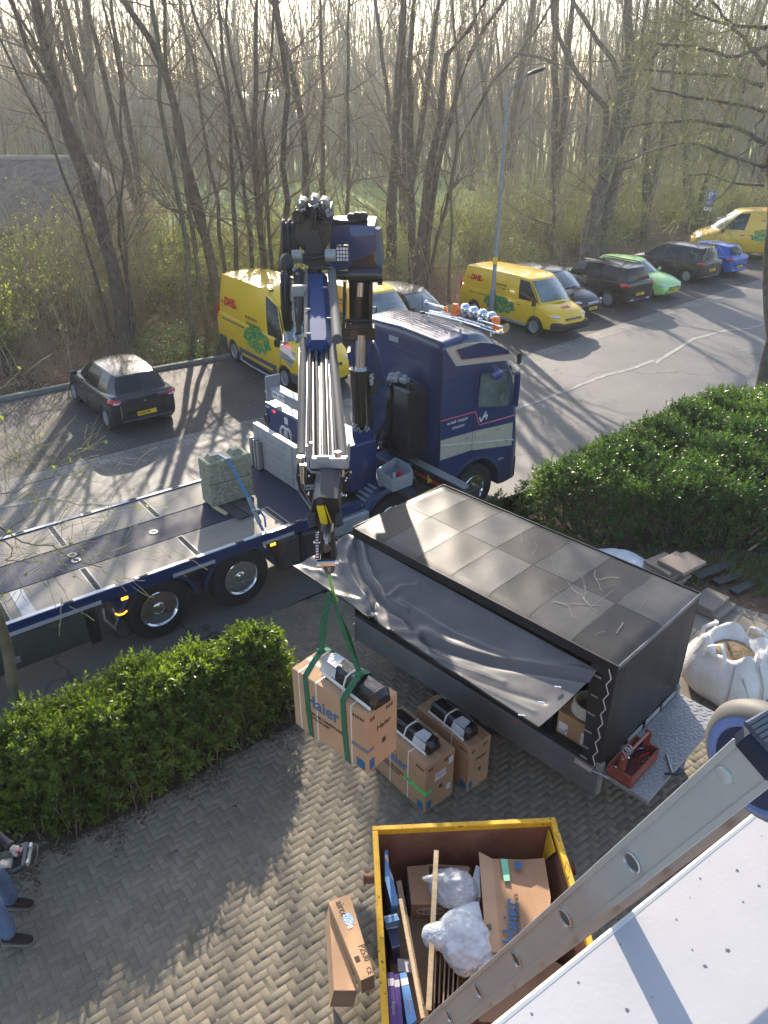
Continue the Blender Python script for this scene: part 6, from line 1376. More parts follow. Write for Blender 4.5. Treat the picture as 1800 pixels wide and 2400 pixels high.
def sling():
    t = thing('lifting_sling', 'pair of green webbing slings from the shackle round the hanging carton', 'sling', (sp.x, sp.y, zz)); o = Vector((sp.x, sp.y, zz))
    B_ = lambda x, y, Y: AT(640+x*.27119, 800+y*.27119, Y)
    sh = B_(485, 2000, 5.12); gm = mat('green_webbing', (.035, .16, .085), .7, var=.25, scale=20, bump=.5, bscale=120)
    def web(P, w_, m, name='sling_strap', lateral=None):
        P = [Vector(p)-o for p in P]; mb = MB(); sec = []; lat = SL.u if lateral is None else lateral
        for i, p in enumerate(P):
            tt = (P[min(i+1, len(P)-1)]-P[max(i-1, 0)]).normalized(); l = (lat-tt*lat.dot(tt)).normalized(); n_ = tt.cross(l)*.003; ww = w_[i] if isinstance(w_, list) else w_
            sec.append([p+l*ww/2+n_, p-l*ww/2+n_, p-l*ww/2-n_, p+l*ww/2-n_])
        mb.loft(sec); return mb.build(name, m, t, smooth=0)
    kn = sh-Vector((0.0, 0, .22))
    web([sh-Vector((0, 0, .0)), sh-Vector((-.006, 0, .1)), kn+Vector((.03, 0, .02)), kn+Vector((.05, 0, -.06))], [.03, .035, .04, .05], mat('lime_webbing', (.25, .48, .08), .7, var=.2, bump=.4), 'sling_eye')
    for sx, xa in ((-1, .20), (1, .70)):
        fr = SL.W(W1*xa, -.006, zz+.004); bk = SL.W(W1*xa+.02, D1+.006, zz+.004); m1 = kn.lerp(fr, .62)+Vector((sx*.02, .03, .12))
        knot = SL.W(W1*(xa+.045), D1*.42, zz+.22)
        web([kn+Vector((sx*.01, 0, .02)), kn.lerp(knot, .5), knot], [.04, .055, .06], gm)
        web([knot+Vector((0, .02, 0)), kn.lerp(knot, .5)+Vector((sx*.03, .02, 0)), kn], [.055, .05, .035], gm)
        web([knot, knot.lerp(fr, .5)+Vector((0, -.03, .03)), fr, SL.W(W1*xa+.015, -.008, zz-H1*.5), SL.W(W1*xa+.04, -.008, zz-H1-.004), SL.W(W1*xa+.04, D1*.5, zz-H1-.008), SL.W(W1*xa+.03, D1+.006, zz-H1-.004), bk, bk.lerp(knot, .5)+Vector((0, .02, .04)), knot], .062, gm)
        mb = MB(); mb.ell(knot-o, (.045, .03, .03)); mb.build('sling_knot', gm, t)
sling()
# ---- cartons on the ground
f2 = G(995, 1907, 0); r2 = G(1062, 1853, 0); l2 = G(878, 1805, 0)
W2_ = .92; a2 = yawof(G(880, 1800, 0), f2); FF = Frame((f2.x-math.cos(a2)*W2_, f2.y-math.sin(a2)*W2_), math.degrees(a2))
b2 = carton('appliance_carton', 'air conditioner carton on the ground with green tape, in front of the other', (FF.o.x, FF.o.y, .005), a2, W2_, .46, .75, 'card2', 'cartons standing on the driveway', 'carton', straps=(.30, .62)); haier_print(b2, W2_, .46, .75)
mb = MB(); mb.bb(.55, .925, -.004, -.002, .28, .345); mb.bb(.921, .923, -.003, .10, .28, .345); mb.build('green_tape', mat('green_tape', (.12, .62, .18), .4), b2)
mb = MB(); mb.bb(.922, .924, .14, .32, .42, .54); mb.bb(.922, .924, .34, .41, .14, .24); mb.bb(.922, .924, .36, .43, .56, .66); mb.build('paper_label', mat('paper_label', (.62, .56, .60), .6), b2)
p = FF.W(.10, .22, .76); indoor_unit('black wrapped unit on the front ground carton', p, FF.a+.02, 'black wrapped units', .72, 1)
f3 = G(*zr(1025, 1572), 0); F3 = Frame((f3.x-math.cos(a2)*.92, f3.y-math.sin(a2)*.92), math.degrees(a2))
b3 = carton('appliance_carton', 'air conditioner carton on the ground nearest the trailer', (F3.o.x, F3.o.y, .005), a2, .92, .36, .72, 'card2', 'cartons standing on the driveway', 'carton', straps=(.62,)); haier_print(b3, .92, .36, .72)
p = F3.W(.16, .16, .73); indoor_unit('black wrapped unit on the rear ground carton beside the trailer', p, F3.a-.02, 'black wrapped units', .66, 1)
# ---- things inside the trailer opening
p = RF.W(1.36, -.80, .665); ib = carton('cardboard_box', 'brown box with two white labels inside the trailer opening', p, RF.a, .50, .46, .36, 'card2'); 
mb = MB(); mb.bb(.03, .15, -.003, -.001, .06, .22); mb.bb(.33, .47, -.003, -.001, .06, .24); mb.build('paper_label', M['white'], ib); 
mb = MB(); mb.bb(.12, .145, -.004, -.003, .12, .145); [mb.bb(.04, .13, -.004, -.003, .075+k*.012, .08+k*.012) for k in range(3)]; [mb.bb(.345, .45, -.004, -.003, .08+k*.02, .083+k*.02) for k in range(6)]; mb.build('label_print', M['print'], ib)
mb = MB()
for k in range(4):
    c = RF.W(1.62, -.58, 1.06+k*.035)-RF.o; P = [(1.62+math.cos(t)*(.19-.006*k), -.56+math.sin(t)*(.19-.006*k), 1.055+k*.038) for t in [j*math.pi/12 for j in range(25)]]; mb.tube(P, .021, 8)
co = thing('pipe_coil', 'coil of white insulated pipe lying on the box in the trailer', 'coil', RF.W(1.62, -.56, 1.03), RF.a); mb.v = [(x-1.62, y+.56, z-1.03) for x, y, z in mb.v]; mb.build('pipe', mat('white_pipe', (.62, .60, .54), .5), co)
mb = MB()
for k in range(7): mb.tube([(math.cos(t)*.17, math.sin(t)*.17, .02+k*.035) for t in [j*math.pi/10 for j in range(21)]], .019, 6)
co = thing('pipe_coil', 'stacked grey pipe coil standing deep in the trailer behind the boxed coil', 'coil', RF.W(1.58, -.1, .70), RF.a); o = mb.build('pipe', mat('grey_pipe', (.45, .45, .45), .5), co); o.location.z = .33
mb = MB(); mb.bb(0, .30, 0, .24, 0, .2, .02); mb.v = [(x, y, z) for x, y, z in mb.v]; t = thing('tool_bag', 'small dark bag with pale clips beside the box in the trailer', 'bag', RF.W(1.0, -.85, .665), RF.a+.3); mb.build('bag_body', M['black'], t); mb = MB(); mb.beam((.02, -.01, .02), (.12, -.01, .2), .01, .02); mb.beam((.10, .05, .202), (.25, .12, .202), .08, .004); mb.build('clip', M['galv'], t)
mb = MB(); mb.loft([[Vector((x, y, .67+.02*math.sin(x*9)*math.cos(y*7)+.02)) for y in np.linspace(-.9, -.1, 8)] for x in np.linspace(.2, 1.98, 14)], closed=False); t = mb.build('floor_mat', M['tarpd'], None, smooth=60); t.location = RF.o; t.rotation_euler[2] = RF.a; tag(t, 'crumpled dark sheet covering the trailer floor by the opening', 'sheet')

# ---- tool box and hammer on the tailgate
def toolbox():
    p = RF.W(2.12, -.92, .662); t = thing('tool_box', 'red-brown wooden tool tote full of hand tools on the tailgate', 'tool box', p, RF.a); w_ = mat('red_brown_wood', (.26, .065, .045), .5, var=.25, scale=12)
    mb = MB(); L, D, H = .30, .62, .16; mb.bb(0, L, 0, D, 0, .015); mb.bb(0, .015, 0, D, 0, H); mb.bb(L-.015, L, 0, D, 0, H); mb.bb(.015, L-.015, 0, .015, 0, H); mb.bb(.015, L-.015, D-.015, D, 0, H); mb.build('tray', w_, t)
    mb = MB(); mb.bb(.11, .19, .02, .045, .015, .36, .01); mb.bb(.11, .19, D-.045, D-.02, .015, .36, .01); mb.build('end_board', w_, t)
    mb = MB(); mb.cyl((.15, .0, .335), (.15, D, .335), .016, n=10); mb.build('handle', mat('handle_wood', (.36, .20, .15), .5), t)
    rg = random.Random(5)
    for nm, m, n in (('screwdriver', 'red', 5), ('wrench', 'chrome', 9), ('pliers', 'mirror', 5), ('bit', 'black', 8)):
        for k in range(n):
            a = Vector((rg.uniform(.03, L-.03), rg.uniform(.08, D-.12), rg.uniform(.03, .12))); b = a+Vector((rg.uniform(-.08, .08), rg.uniform(-.16, .16), rg.uniform(-.02, .08))); b.x = min(max(b.x, .03), L-.03); b.y = min(max(b.y, .05), D-.05)
            mb = MB(); mb.tube([a, a.lerp(b, .4), a.lerp(b, .45), b], [.012, .012, .006, .006], 6); mb.build(nm, M[m], t)
    mb = MB()
    for k in range(2): mb.tube([(.15+math.cos(q)*.05, .06+k*.05, .42+math.sin(q)*.05) for q in [j*math.pi/6 for j in range(13)]], .007, 5)
    mb.build('clamp', M['steel'], t)
    t = thing('hammer', 'claw hammer with grey handle lying on the chequer plate beside the tool box', 'hammer', RF.W(2.47, -.18, .672), RF.a+math.radians(-50)); mb = MB(); mb.tube([(0, 0, 0), (.30, 0, 0)], [.016, .012], 8); mb.build('handle', M['steel'], t); mb = MB(); mb.tube([(.30, -.09, .01), (.30, -.04, .015), (.30, .03, .015), (.285, .08, .01), (.25, .11, .0)], [.016, .014, .016, .012, .006], 8); mb.build('head', M['black'], t)
toolbox()

# ------------------------------------------------------------------ ballast blocks on the deck with ratchet strap
M['mossy'] = mat('mossy_concrete', (.19, .205, .125), .9, var=.35, scale=22, col2=(.36, .36, .30), bump=.7, bscale=45, mix=(.38, .66))
def blocks():
    for k, l in enumerate(('lower mossy concrete ballast block on the truck deck', 'upper mossy concrete ballast block with two pyramid studs')):
        t = thing('concrete_block', l, 'concrete block', TF.W(5.06, .27, 1.172+k*.415), TF.a, 'ballast blocks on the truck deck')
        mb = MB(); mb.box((0, 0, .205), (.82, .40, .408), None, .022); mb.build('block_body', M['mossy'], t, smooth=0)
        if k:
            mb = MB()
            for x in (-.21, .21): mb.loft([[Vector((x+sx*w_, sy*w_, z)) for sx, sy in ((-1, -1), (1, -1), (1, 1), (-1, 1))] for w_, z in ((.12, .408), (.065, .49))])
            mb.build('stud', M['mossy'], t, smooth=0)
        mb = MB(); mb.cyl((-.412, -.02, .25), (-.408, -.02, .25), .022, n=12); mb.build('lifting_hole', M['black'], t)
    o = TF.W(5.0, -.2, 1.16); t = thing('dunnage_board', 'dark boards under the ballast blocks', 'board', o, TF.a+R(6)); mb = MB(); mb.bb(-.22, -.02, -.36, .55, 0, .03, .004); mb.bb(.0, .24, -.36, .5, 0, .03, .004); mb.build('board', mat('dark_board', (.06, .062, .062), .7, var=.3), t); mb = MB(); mb.bb(-.30, -.24, -.05, .4, 0, .04, .004); mb.build('batten', M['wood'], t)
    t = thing('ratchet_strap', 'blue ratchet strap holding the ballast blocks to the near deck rail', 'strap', TF.W(4.94, -1.15, 1.17), TF.a); bl = mat('blue_webbing', (.03, .17, .36), .6, var=.2, scale=18, bump=.4, bscale=90)
    L = lambda x, y, z: Vector((x-4.94, y+1.15, z-1.17)); P = [L(4.98, .50, 1.60), L(4.98, .485, 2.0), L(5.0, .47, 2.008), L(5.02, .075, 2.012), L(5.03, .05, 1.98), L(5.02, -.35, 1.72), L(5.0, -.62, 1.55), L(4.97, -.85, 1.40), L(4.95, -1.05, 1.26), L(4.94, -1.16, 1.19)]
    mb = MB(); sec = []
    for i, p in enumerate(P):
        tt = (P[min(i+1, len(P)-1)]-P[max(i-1, 0)]).normalized(); l = Vector((1, 0, 0)); n_ = tt.cross(l).normalized()*.002; sec.append([p+l*.026+n_, p-l*.026+n_, p-l*.026-n_, p+l*.026-n_])
    mb.loft(sec); mb.build('webbing', bl, t, smooth=0)
    mb = MB(); a, b = P[6], P[8]; mb.beam(a, b, .055, .035, .006); mb.beam(a+Vector((.03, 0, .02)), b+Vector((.03, 0, .01)), .008, .05, .003); mb.beam(a+Vector((-.03, 0, .02)), b+Vector((-.03, 0, .01)), .008, .05, .003); mb.cyl(P[7]+Vector((-.05, 0, .02)), P[7]+Vector((.05, 0, .02)), .018, n=10); mb.build('ratchet', M['steel'], t)
    mb = MB(); mb.tube([P[7], P[7]+Vector((.08, -.05, .02)), P[7]+Vector((.10, -.16, -.08)), P[7]+Vector((.05, -.26, -.20))], .016, 6); mb.build('strap_tail', bl, t)
    mb = MB(); mb.tube([P[8]+Vector((-.02, 0, 0)), P[9]+Vector((0, -.03, -.01)), P[8]+Vector((.02, 0, 0))], .007, 6); mb.build('hook', M['steel'], t)
blocks()

# ------------------------------------------------------------------ bulk bag, slabs, planks
def bulkbag():
    c = G(1697, 1612, 0); t = thing('bulk_bag', 'slumped white woven bulk bag of sand beside the trailer', 'bag', c); m = mat('woven_white', (.62, .60, .56), .6, var=.12, scale=3, bump=.6, bscale=18, col2=(.74, .73, .72))
    rg = random.Random(8); sec = []
    prof = [(0, .40), (.05, .50), (.18, .60), (.34, .63), (.50, .60), (.62, .54), (.72, .46), (.77, .44), (.80, .38), (.72, .30), (.64, .24), (.60, .02)]
    n = 48
    for k, (h, r) in enumerate(prof):
        ring = []
        for i in range(n):
            a = i*2*math.pi/n; q = r*(1+.05*math.cos(4*a+.6)+.015*math.sin(9*a+k)+.008*math.sin(17*a+2*k)); hh = h+(.07*math.cos(4*a+.6)+.04*math.sin(7*a))*max(0, (h-.5))/.3*(1 if k > 5 else 0)
            ring.append(Vector((math.cos(a)*q, math.sin(a)*q, max(0, hh))))
        sec.append(ring)
    mb = MB(); mb.loft(sec); mb.build('bag_body', m, t, smooth=70)
    mb = MB(); mb.lathe([(0, .28), (.03, .22), (.05, .12), (.055, .01)], (0, 0, .66), (0, 0, 1), 20); mb.build('sand', mat('sand', (.24, .17, .10), .95, var=.3, scale=12, bump=.8), t)
    for a in (.5, 2.1, 3.7, 5.2):
        p = Vector((math.cos(a)*.44, math.sin(a)*.44, .76)); s = Vector((-math.sin(a), math.cos(a), 0)); mb = MB(); P = [p-s*.16-Vector((0, 0, .10)), p-s*.13+Vector((0, 0, .10)), p+Vector((-math.cos(a)*.08, -math.sin(a)*.08, .17)), p+s*.13+Vector((0, 0, .08)), p+s*.17-Vector((0, 0, .12))]
        sc = []
        for q in P: sc.append([q+Vector((math.cos(a), math.sin(a), 0))*.035, q+Vector((0, 0, .006)), q-Vector((math.cos(a), math.sin(a), 0))*.035, q-Vector((0, 0, .006))])
        mb.loft(sc); mb.build('lifting_loop', m, t, smooth=60)
    mb = MB()
    for a in (4.3, 5.0): mb.tube([(math.cos(a)*r*1.03, math.sin(a)*r*1.03, h) for h, r in prof[1:8]], .012, 5)
    mb.tube([(.05, -.655, .1), (.02, -.66, .3), (-.06, -.63, .5), (-.12, -.56, .66)], .009, 5); mb.build('seam', mat('seam_tape', (.45, .43, .38), .6), t)
bulkbag()
c = G(1478, 1320, 0)
mb = MB(); 
for k in range(9): pass
sec = []
for x in np.linspace(-.65, .65, 14): e = math.sqrt(max(.02, 1-(x/.68)**2)); sec.append([Vector((x, math.cos(a)*.36*e, max(.0, .16+math.sin(a)*.22*e+.02*math.sin(9*x+3*a)))) for a in [j*math.pi/8 for j in range(16)]])
mb.loft(sec); t = thing('bulk_bag', 'folded white bag lying behind the trailer against the hedge', 'bag', G(1462, 1345, 0), R(-40)); mb.build('bag_body', mat('white_sack', (.62, .64, .66), .5, var=.1, bump=.4, bscale=14), t, smooth=60)
M['slab'] = mat('aggregate_slab', (.36, .29, .24), .85, var=.35, scale=70, col2=(.22, .18, .15), bump=.8, bscale=90)
def slab(label, p, rz, w_, d_, h_, group, tilt=0):
    mb = MB(); mb.box((0, 0, h_/2), (w_, d_, h_), None, .008); o = mb.build('paving_slab', M['slab']); o.location = p; o.rotation_euler = (tilt, 0, rz); tag(o, label, 'slab', group)
b = G(1572, 1368, 0); rg = random.Random(1)
for k in range(7): slab('paving slab stacked in the pile behind the trailer', b+Vector((-.12+rg.uniform(-.05, .05), rg.uniform(-.04, .04), .005+k*.062)), R(38+rg.uniform(-7, 7)), .54, .54, .058, 'stacked paving slabs', rg.uniform(-.03, .03))
slab('speckled brown paving slab lying on top of the pile', b+Vector((.03, -.10, .445)), R(35), .52, .52, .07, None); slab('speckled slab with chipped end beside the top slab of the pile', b+Vector((.26, .02, .44)), R(30), .30, .42, .06, None)
b = G(1668, 1425, 0)
slab('lower grey paving slab of the pair on the soil', b+Vector((.04, -.04, .005)), R(40), .60, .40, .075, None); slab('upper grey paving slab of the pair on the soil', b+Vector((-.04, .05, .085)), R(42), .58, .40, .07, None)
M['plank'] = mat('dark_plastic_plank', (.032, .034, .037), .5, var=.3, scale=4, col2=(.07, .072, .078))
for (x0, y0, x1, y1, z, l) in ((1630, 1352, 1705, 1322, .10, 'dark plank nearest the slab pile'), (1675, 1365, 1738, 1345, .04, 'short dark plank between the two others'), (1718, 1388, 1798, 1348, .03, 'long dark plank at the right, on the soil')):
    a, b_ = G(x0, y0, z), G(x1, y1, z); o = Vector(((a.x+b_.x)/2, (a.y+b_.y)/2, 0)); mb = MB(); mb.beam(a-o, b_-o, .17, .05, .008); q = mb.build('plank', M['plank']); q.location = o; tag(q, l, 'plank', 'dark planks on the soil')
for k, (y0, l) in enumerate(((1205, 'upper bamboo cane by the right hedge'), (1222, 'middle bamboo cane by the right hedge'), (1240, 'lower bamboo cane by the right hedge'))):
    a, b_ = G(1755, y0+50, .08), G(1830, y0-5, .22); o = Vector((a.x, a.y, 0)); mb = MB(); mb.tube([a-o, b_-o], .022, 8); q = mb.build('bamboo_cane', mat('cane', (.42, .36, .22), .6)); q.location = o; tag(q, l, 'cane')
a, b_ = G(1772, 1545, .06), G(1880, 1600, .06); o = Vector((a.x, a.y, 0)); mb = MB(); mb.beam(a-o, b_-o, .10, .14, .01); q = mb.build('edging_board', mat('edging', (.14, .11, .08), .8)); q.location = o; tag(q, 'weathered timber edging right of the bulk bag', 'edging')
# small crate under the ladder head
p = G(1555, 1800, .0); t = thing('tool_crate', 'small blue crate with wood offcuts half hidden behind the ladder', 'crate', (p.x, p.y, 0), .5); mb = MB(); mb.bb(-.2, .2, -.14, .14, 0, .02); [mb.bb(*q) for q in ((-.2, -.18, -.14, .14, .02, .25), (.18, .2, -.14, .14, .02, .25), (-.18, .18, -.14, -.12, .02, .25), (-.18, .18, .12, .14, .02, .25))]; mb.build('crate_body', M['mirror'], t); mb = MB(); mb.bb(-.15, .02, -.1, .1, .02, .22, .01); mb.build('wood_offcut', M['wood'], t)

# ------------------------------------------------------------------ the skip
SK = Frame((G(872, 1935, 1.2).x, G(872, 1935, 1.2).y), 3.2)
def skip():
    t = thing('skip', 'yellow-rimmed rusty waste skip full of packaging in the foreground', 'skip', SK.o, SK.a)
    W_, L_, H_, e = 1.79, 2.9, 1.2, .055
    rust = mat('rusty_paint', (.14, .045, .028), .7, var=.4, scale=2.2, col2=(.30, .17, .11), bump=.3, bscale=30, mix=(.35, .75))
    nt = rust.node_tree; n = nt.nodes; nz = n.new('ShaderNodeTexNoise'); nz.inputs['Scale'].default_value = 1.1; nz.inputs['Detail'].default_value = 5; tc = [q for q in n if q.type == 'TEX_COORD'][0]; nt.links.new(tc.outputs['Object'], nz.inputs['Vector'])
    mr = n.new('ShaderNodeMapRange'); mr.inputs[1].default_value = .60; mr.inputs[2].default_value = .66; nt.links.new(nz.outputs[0], mr.inputs[0]); b = n['Principled BSDF']; src = b.inputs['Base Color'].links[0].from_socket
    mx = n.new('ShaderNodeMixRGB'); mx.inputs[2].default_value = (.55, .33, .02, 1); nt.links.new(mr.outputs[0], mx.inputs[0]); nt.links.new(src, mx.inputs[1]); nt.links.new(mx.outputs[0], b.inputs['Base Color'])
    yl = mat('chipped_yellow', (.72, .40, .018), .5, var=.12, scale=5, bump=.2)
    nt = yl.node_tree; n = nt.nodes; nz = n.new('ShaderNodeTexNoise'); nz.inputs['Scale'].default_value = 22; nz.inputs['Detail'].default_value = 6; tc = [q for q in n if q.type == 'TEX_COORD'][0]; nt.links.new(tc.outputs['Object'], nz.inputs['Vector'])
    mr = n.new('ShaderNodeMapRange'); mr.inputs[1].default_value = .63; mr.inputs[2].default_value = .68; nt.links.new(nz.outputs[0], mr.inputs[0]); b = n['Principled BSDF']; src = b.inputs['Base Color'].links[0].from_socket
    mx = n.new('ShaderNodeMixRGB'); mx.inputs[2].default_value = (.10, .055, .035, 1); nt.links.new(mr.outputs[0], mx.inputs[0]); nt.links.new(src, mx.inputs[1]); nt.links.new(mx.outputs[0], b.inputs['Base Color'])
    mb = MB()
    for q in ((0, W_, -e, 0), (0, W_, -L_, -L_+e), (0, e, -L_+e, -e), (W_-e, W_, -L_+e, -e)): mb.bb(*q, H_-.07, H_, .006)
    mb.build('rim', yl, t)
    tp = .10; k = .02
    top = [(k, -L_+k), (W_-k, -L_+k), (W_-k, -k), (k, -k)]; bot = [(k+tp, -L_+k+tp), (W_-k-tp, -L_+k+tp), (W_-k-tp, -k-tp), (k+tp, -k-tp)]
    mb = MB(); out_t = [Vector((x, y, H_-.07)) for x, y in top]; out_b = [Vector((x, y, .05)) for x, y in bot]
    c = Vector((W_/2, -L_/2, 0)); inn = lambda P, z: [Vector((c.x+(p.x-c.x)*.985, c.y+(p.y-c.y)*.988, z)) for p in P]
    mb.loft([out_b, out_t, inn(out_t, H_-.07), inn(out_b, .08)]); mb.build('shell', rust, t, smooth=0)
    for s, x in ((-1, 0), (1, W_)):
        for y in (-.42, -2.35):
            mb = MB(); mb.cyl((x, y, H_-.20), (x+s*.09, y, H_-.20), .045, n=14); mb.cyl((x+s*.085, y, H_-.20), (x+s*.10, y, H_-.20), .06, n=14); mb.build('lifting_lug', rust, t)
    mb = MB(); mb.prism([(W_-e-.012, -e-.01, H_-.08), (W_-e-.012, -.32, H_-.08), (W_-.10, -.10, H_-.55)], (-.01, 0, 0)); mb.build('gusset', yl, t)
    mb = MB(); d = [(W_-e*.5+.02*math.cos(a), -.55+.06*math.sin(a), H_+.001) for a in [j*math.pi/2 for j in range(4)]]; mb.tube([Vector(p) for p in d]+[Vector(d[0])], .003, 4); mb.build('diamond_mark', M['inkd'], t)
skip()
def S3(x, y, z): return SK.loc(G(*z3(x, y), z))        # crop point on plane z in skip space
def quadbox(name, label, cat, P, h, m, group=None, z=None):
    """a flat-lying panel or box: P four crop points with heights (top face), thickness h"""
    W_ = [G(*z3(x, y), zz_) for x, y, zz_ in P]; o = sum(W_, Vector())/len(W_); o.z = min(p.z for p in W_)-h
    t = thing(name, label, cat, o, 0, group); mb = MB(); mb.prism([tuple(p-o) for p in W_], (0, 0, -h)); q = mb.build(name+'_body' if False else 'panel', M[m], t, smooth=0)
    return t, [p-o for p in W_], o
# base heap of folded cardboard so that the skip reads full
rg = random.Random(14)
for k in range(9):
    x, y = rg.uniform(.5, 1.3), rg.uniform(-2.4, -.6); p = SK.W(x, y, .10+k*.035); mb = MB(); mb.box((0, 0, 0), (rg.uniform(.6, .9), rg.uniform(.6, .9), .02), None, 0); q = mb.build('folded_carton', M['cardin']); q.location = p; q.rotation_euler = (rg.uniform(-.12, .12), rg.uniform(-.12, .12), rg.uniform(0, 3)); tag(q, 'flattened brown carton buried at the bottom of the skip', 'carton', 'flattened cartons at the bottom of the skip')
# upright folded cartons near the ladder
for k in range(6):
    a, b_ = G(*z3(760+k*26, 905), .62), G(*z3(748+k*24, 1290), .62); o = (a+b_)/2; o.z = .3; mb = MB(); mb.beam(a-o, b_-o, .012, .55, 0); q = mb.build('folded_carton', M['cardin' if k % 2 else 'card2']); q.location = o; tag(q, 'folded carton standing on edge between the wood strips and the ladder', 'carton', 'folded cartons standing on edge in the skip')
# open TOOL box
def skipbox():
    P = [(608, 428, .80), (722, 420, .80), (738, 640, .80), (632, 640, .80)]; t, q, o = quadbox('cardboard_box', 'open brown box with an oval printed mark in the back of the skip', 'box', P, .01, 'card2')
    a = G(*z3(632, 642), .79)-o; b_ = G(*z3(815, 640), .79)-o; mb = MB(); mb.prism([tuple(a), tuple(b_), tuple(b_-Vector((0, 0, .45))), tuple(a-Vector((0, 0, .45)))], (0, .02, 0)); c1, c2 = G(*z3(718, 425), .79)-o, G(*z3(945, 435), .79)-o
    mb.prism([tuple(c1), tuple(c2), tuple(c2-Vector((0, 0, .45))), tuple(c1-Vector((0, 0, .45)))], (0, .02, 0)); mb.prism([tuple(b_), tuple(c2), tuple(c2-Vector((0, 0, .45))), tuple(b_-Vector((0, 0, .45)))], (.02, 0, 0)); mb.prism([tuple(q[0]), tuple(q[3]), tuple(q[3]-Vector((0, 0, .45))), tuple(q[0]-Vector((0, 0, .45)))], (-.01, 0, 0)); mb.build('box_side', M['card2'], t, smooth=0)
    mb = MB(); f = [G(*z3(x, y), .82)-o for x, y in ((838, 435), (945, 430), (950, 520), (845, 500))]; mb.prism([tuple(p) for p in f], (0, 0, -.008)); mb.build('flap', M['card'], t, smooth=0)
    text('lettering', 'TOOL', .06, a+Vector((.09, -.004, -.09)), (b_-a), (0, 0, 1), M['tapew'], t, bold=.02)
    cc = a+Vector((.17, -.004, -.09)); d = (b_-a).normalized(); mb = MB(); mb.tube([cc+d*math.cos(k*math.pi/12)*.13+Vector((0, 0, math.sin(k*math.pi/12)*.045)) for k in range(25)], .004, 4); mb.build('oval_mark', M['tapew'], t)
skipbox()
# big opened carton with blue lettering
P = [(1000, 345, 1.02), (1075, 385, 1.0), (1125, 905, .98), (1045, 905, 1.0)]; t, q, o = quadbox('opened_carton', 'opened brown appliance carton with blue lettering leaning at right inside the skip', 'carton', P, .008, 'card')
P2 = [(1075, 385, 1.0), (1245, 390, .96), (1385, 880, .94), (1125, 905, .98)]; P3 = [(1245, 390, .96), (1365, 382, .99), (1400, 600, .99), (1385, 880, .94)]
for PP, m_ in ((P2, 'card2'), (P3, 'card2')):
    mb = MB(); f = [G(*z3(x, y), z)-o for x, y, z in PP]; mb.prism([tuple(p) for p in f], (0, 0, -.008)); mb.build('panel', M[m_], t, smooth=0)
f = [G(*z3(x, y), .99+.012)-o for x, y in ((1190, 800), (1190, 640))]
text('lettering', 'Haier', .19, G(*z3(1180, 865), 1.0)-o, (G(*z3(1180, 640), .995)-G(*z3(1180, 865), .995)), (-1, 0, 0), M['print'], t, bold=.012)
text('lettering', 'AIR CONDITIONER', .05, G(*z3(1228, 835), 1.0)-o, (G(*z3(1212, 620), .995)-G(*z3(1228, 835), .995)), (-1, 0, 0), M['inkd'], t)
mb = MB(); f = [G(*z3(x, y), 1.004)-o for x, y in ((1122, 385), (1160, 388), (1174, 508), (1140, 510))]; mb.prism([tuple(p) for p in f], (0, 0, .001)); mb.build('green_label', mat('mint_label', (.22, .62, .40), .5), t, smooth=0)
mb = MB(); f = [G(*z3(x, y), 1.003)-o for x, y in ((1198, 408), (1210, 400), (1232, 402), (1240, 412), (1240, 440), (1205, 445))]; mb.prism([tuple(p) for p in f], (0, 0, .001)); mb.build('blue_mark', M['print'], t, smooth=0)
mb = MB(); f = [G(*z3(x, y), 1.012)-o for x, y in ((1048, 750), (1068, 748), (1070, 780), (1050, 784))]; mb.tube(f+[f[0]], .003, 4); mb.tube([f[0], f[2]], .004, 4); mb.tube([f[1], f[3]], .004, 4); mb.build('symbol', M['inkd'], t, smooth=0)
# wood strips
for (x0, y0, z0, x1, y1, z1, w_, l) in ((765, 340, 1.15, 722, 1230, .95, .045, 'long pale batten lying down the middle of the skip'), (565, 610, .95, 690, 1275, .9, .035, 'long thin batten leaning left of the middle one'), (555, 510, .9, 680, 1200, .8, .05, 'darker board under the thin batten'), (545, 590, .85, 570, 700, .84, .06, 'short splintered wood end by the left wall')):
    a, b_ = G(*z3(x0, y0), z0), G(*z3(x1, y1), z1); o = Vector(((a.x+b_.x)/2, (a.y+b_.y)/2, min(z0, z1))); mb = MB(); mb.beam(a-o, b_-o, w_, .022, .003); q = mb.build('wood_batten', M['wood'] if w_ < .05 else mat('old_wood', (.30, .23, .15), .8, var=.2, scale=14)); q.location = o; tag(q, l, 'batten', 'battens in the skip')
# plastic film bags: crumpled surfaces
def crumple(name, label, c, r, seed, m, amp=.35, cat='film', sub=5):
    bm = bmesh.new(); bmesh.ops.create_icosphere(bm, subdivisions=sub, radius=1); rn_ = np.random.default_rng(seed); D = nrm(rn_.normal(size=(26, 3))); A = rn_.uniform(.3, 1, 26)
    from mathutils import noise
    for v in bm.verts:
        n_ = np.array(v.co); v0 = v.co*1.6+Vector((seed*7.3, 0, 0)); tb = noise.turbulence(v0, 4, True, noise_basis='VORONOI_F2F1', amplitude_scale=.6, frequency_scale=2.1)-.55; s = sum(a*abs(float(np.dot(n_, d))-.3*a)**1.0*(1 if i % 2 else -1) for i, (d, a) in enumerate(zip(D, A)))/8; q = 1+amp*s*.75+amp*tb*.10
        v.co = Vector((n_[0]*r[0]*q, n_[1]*r[1]*q, n_[2]*r[2]*q))
    me = bpy.data.meshes.new(name); bm.to_mesh(me); bm.free(); me.materials.append(m); me.polygons.foreach_set('use_smooth', [True]*len(me.polygons)); me.set_sharp_from_angle(angle=R(70))
    o = link(name, me); o.location = c; tag(o, label, cat); return o
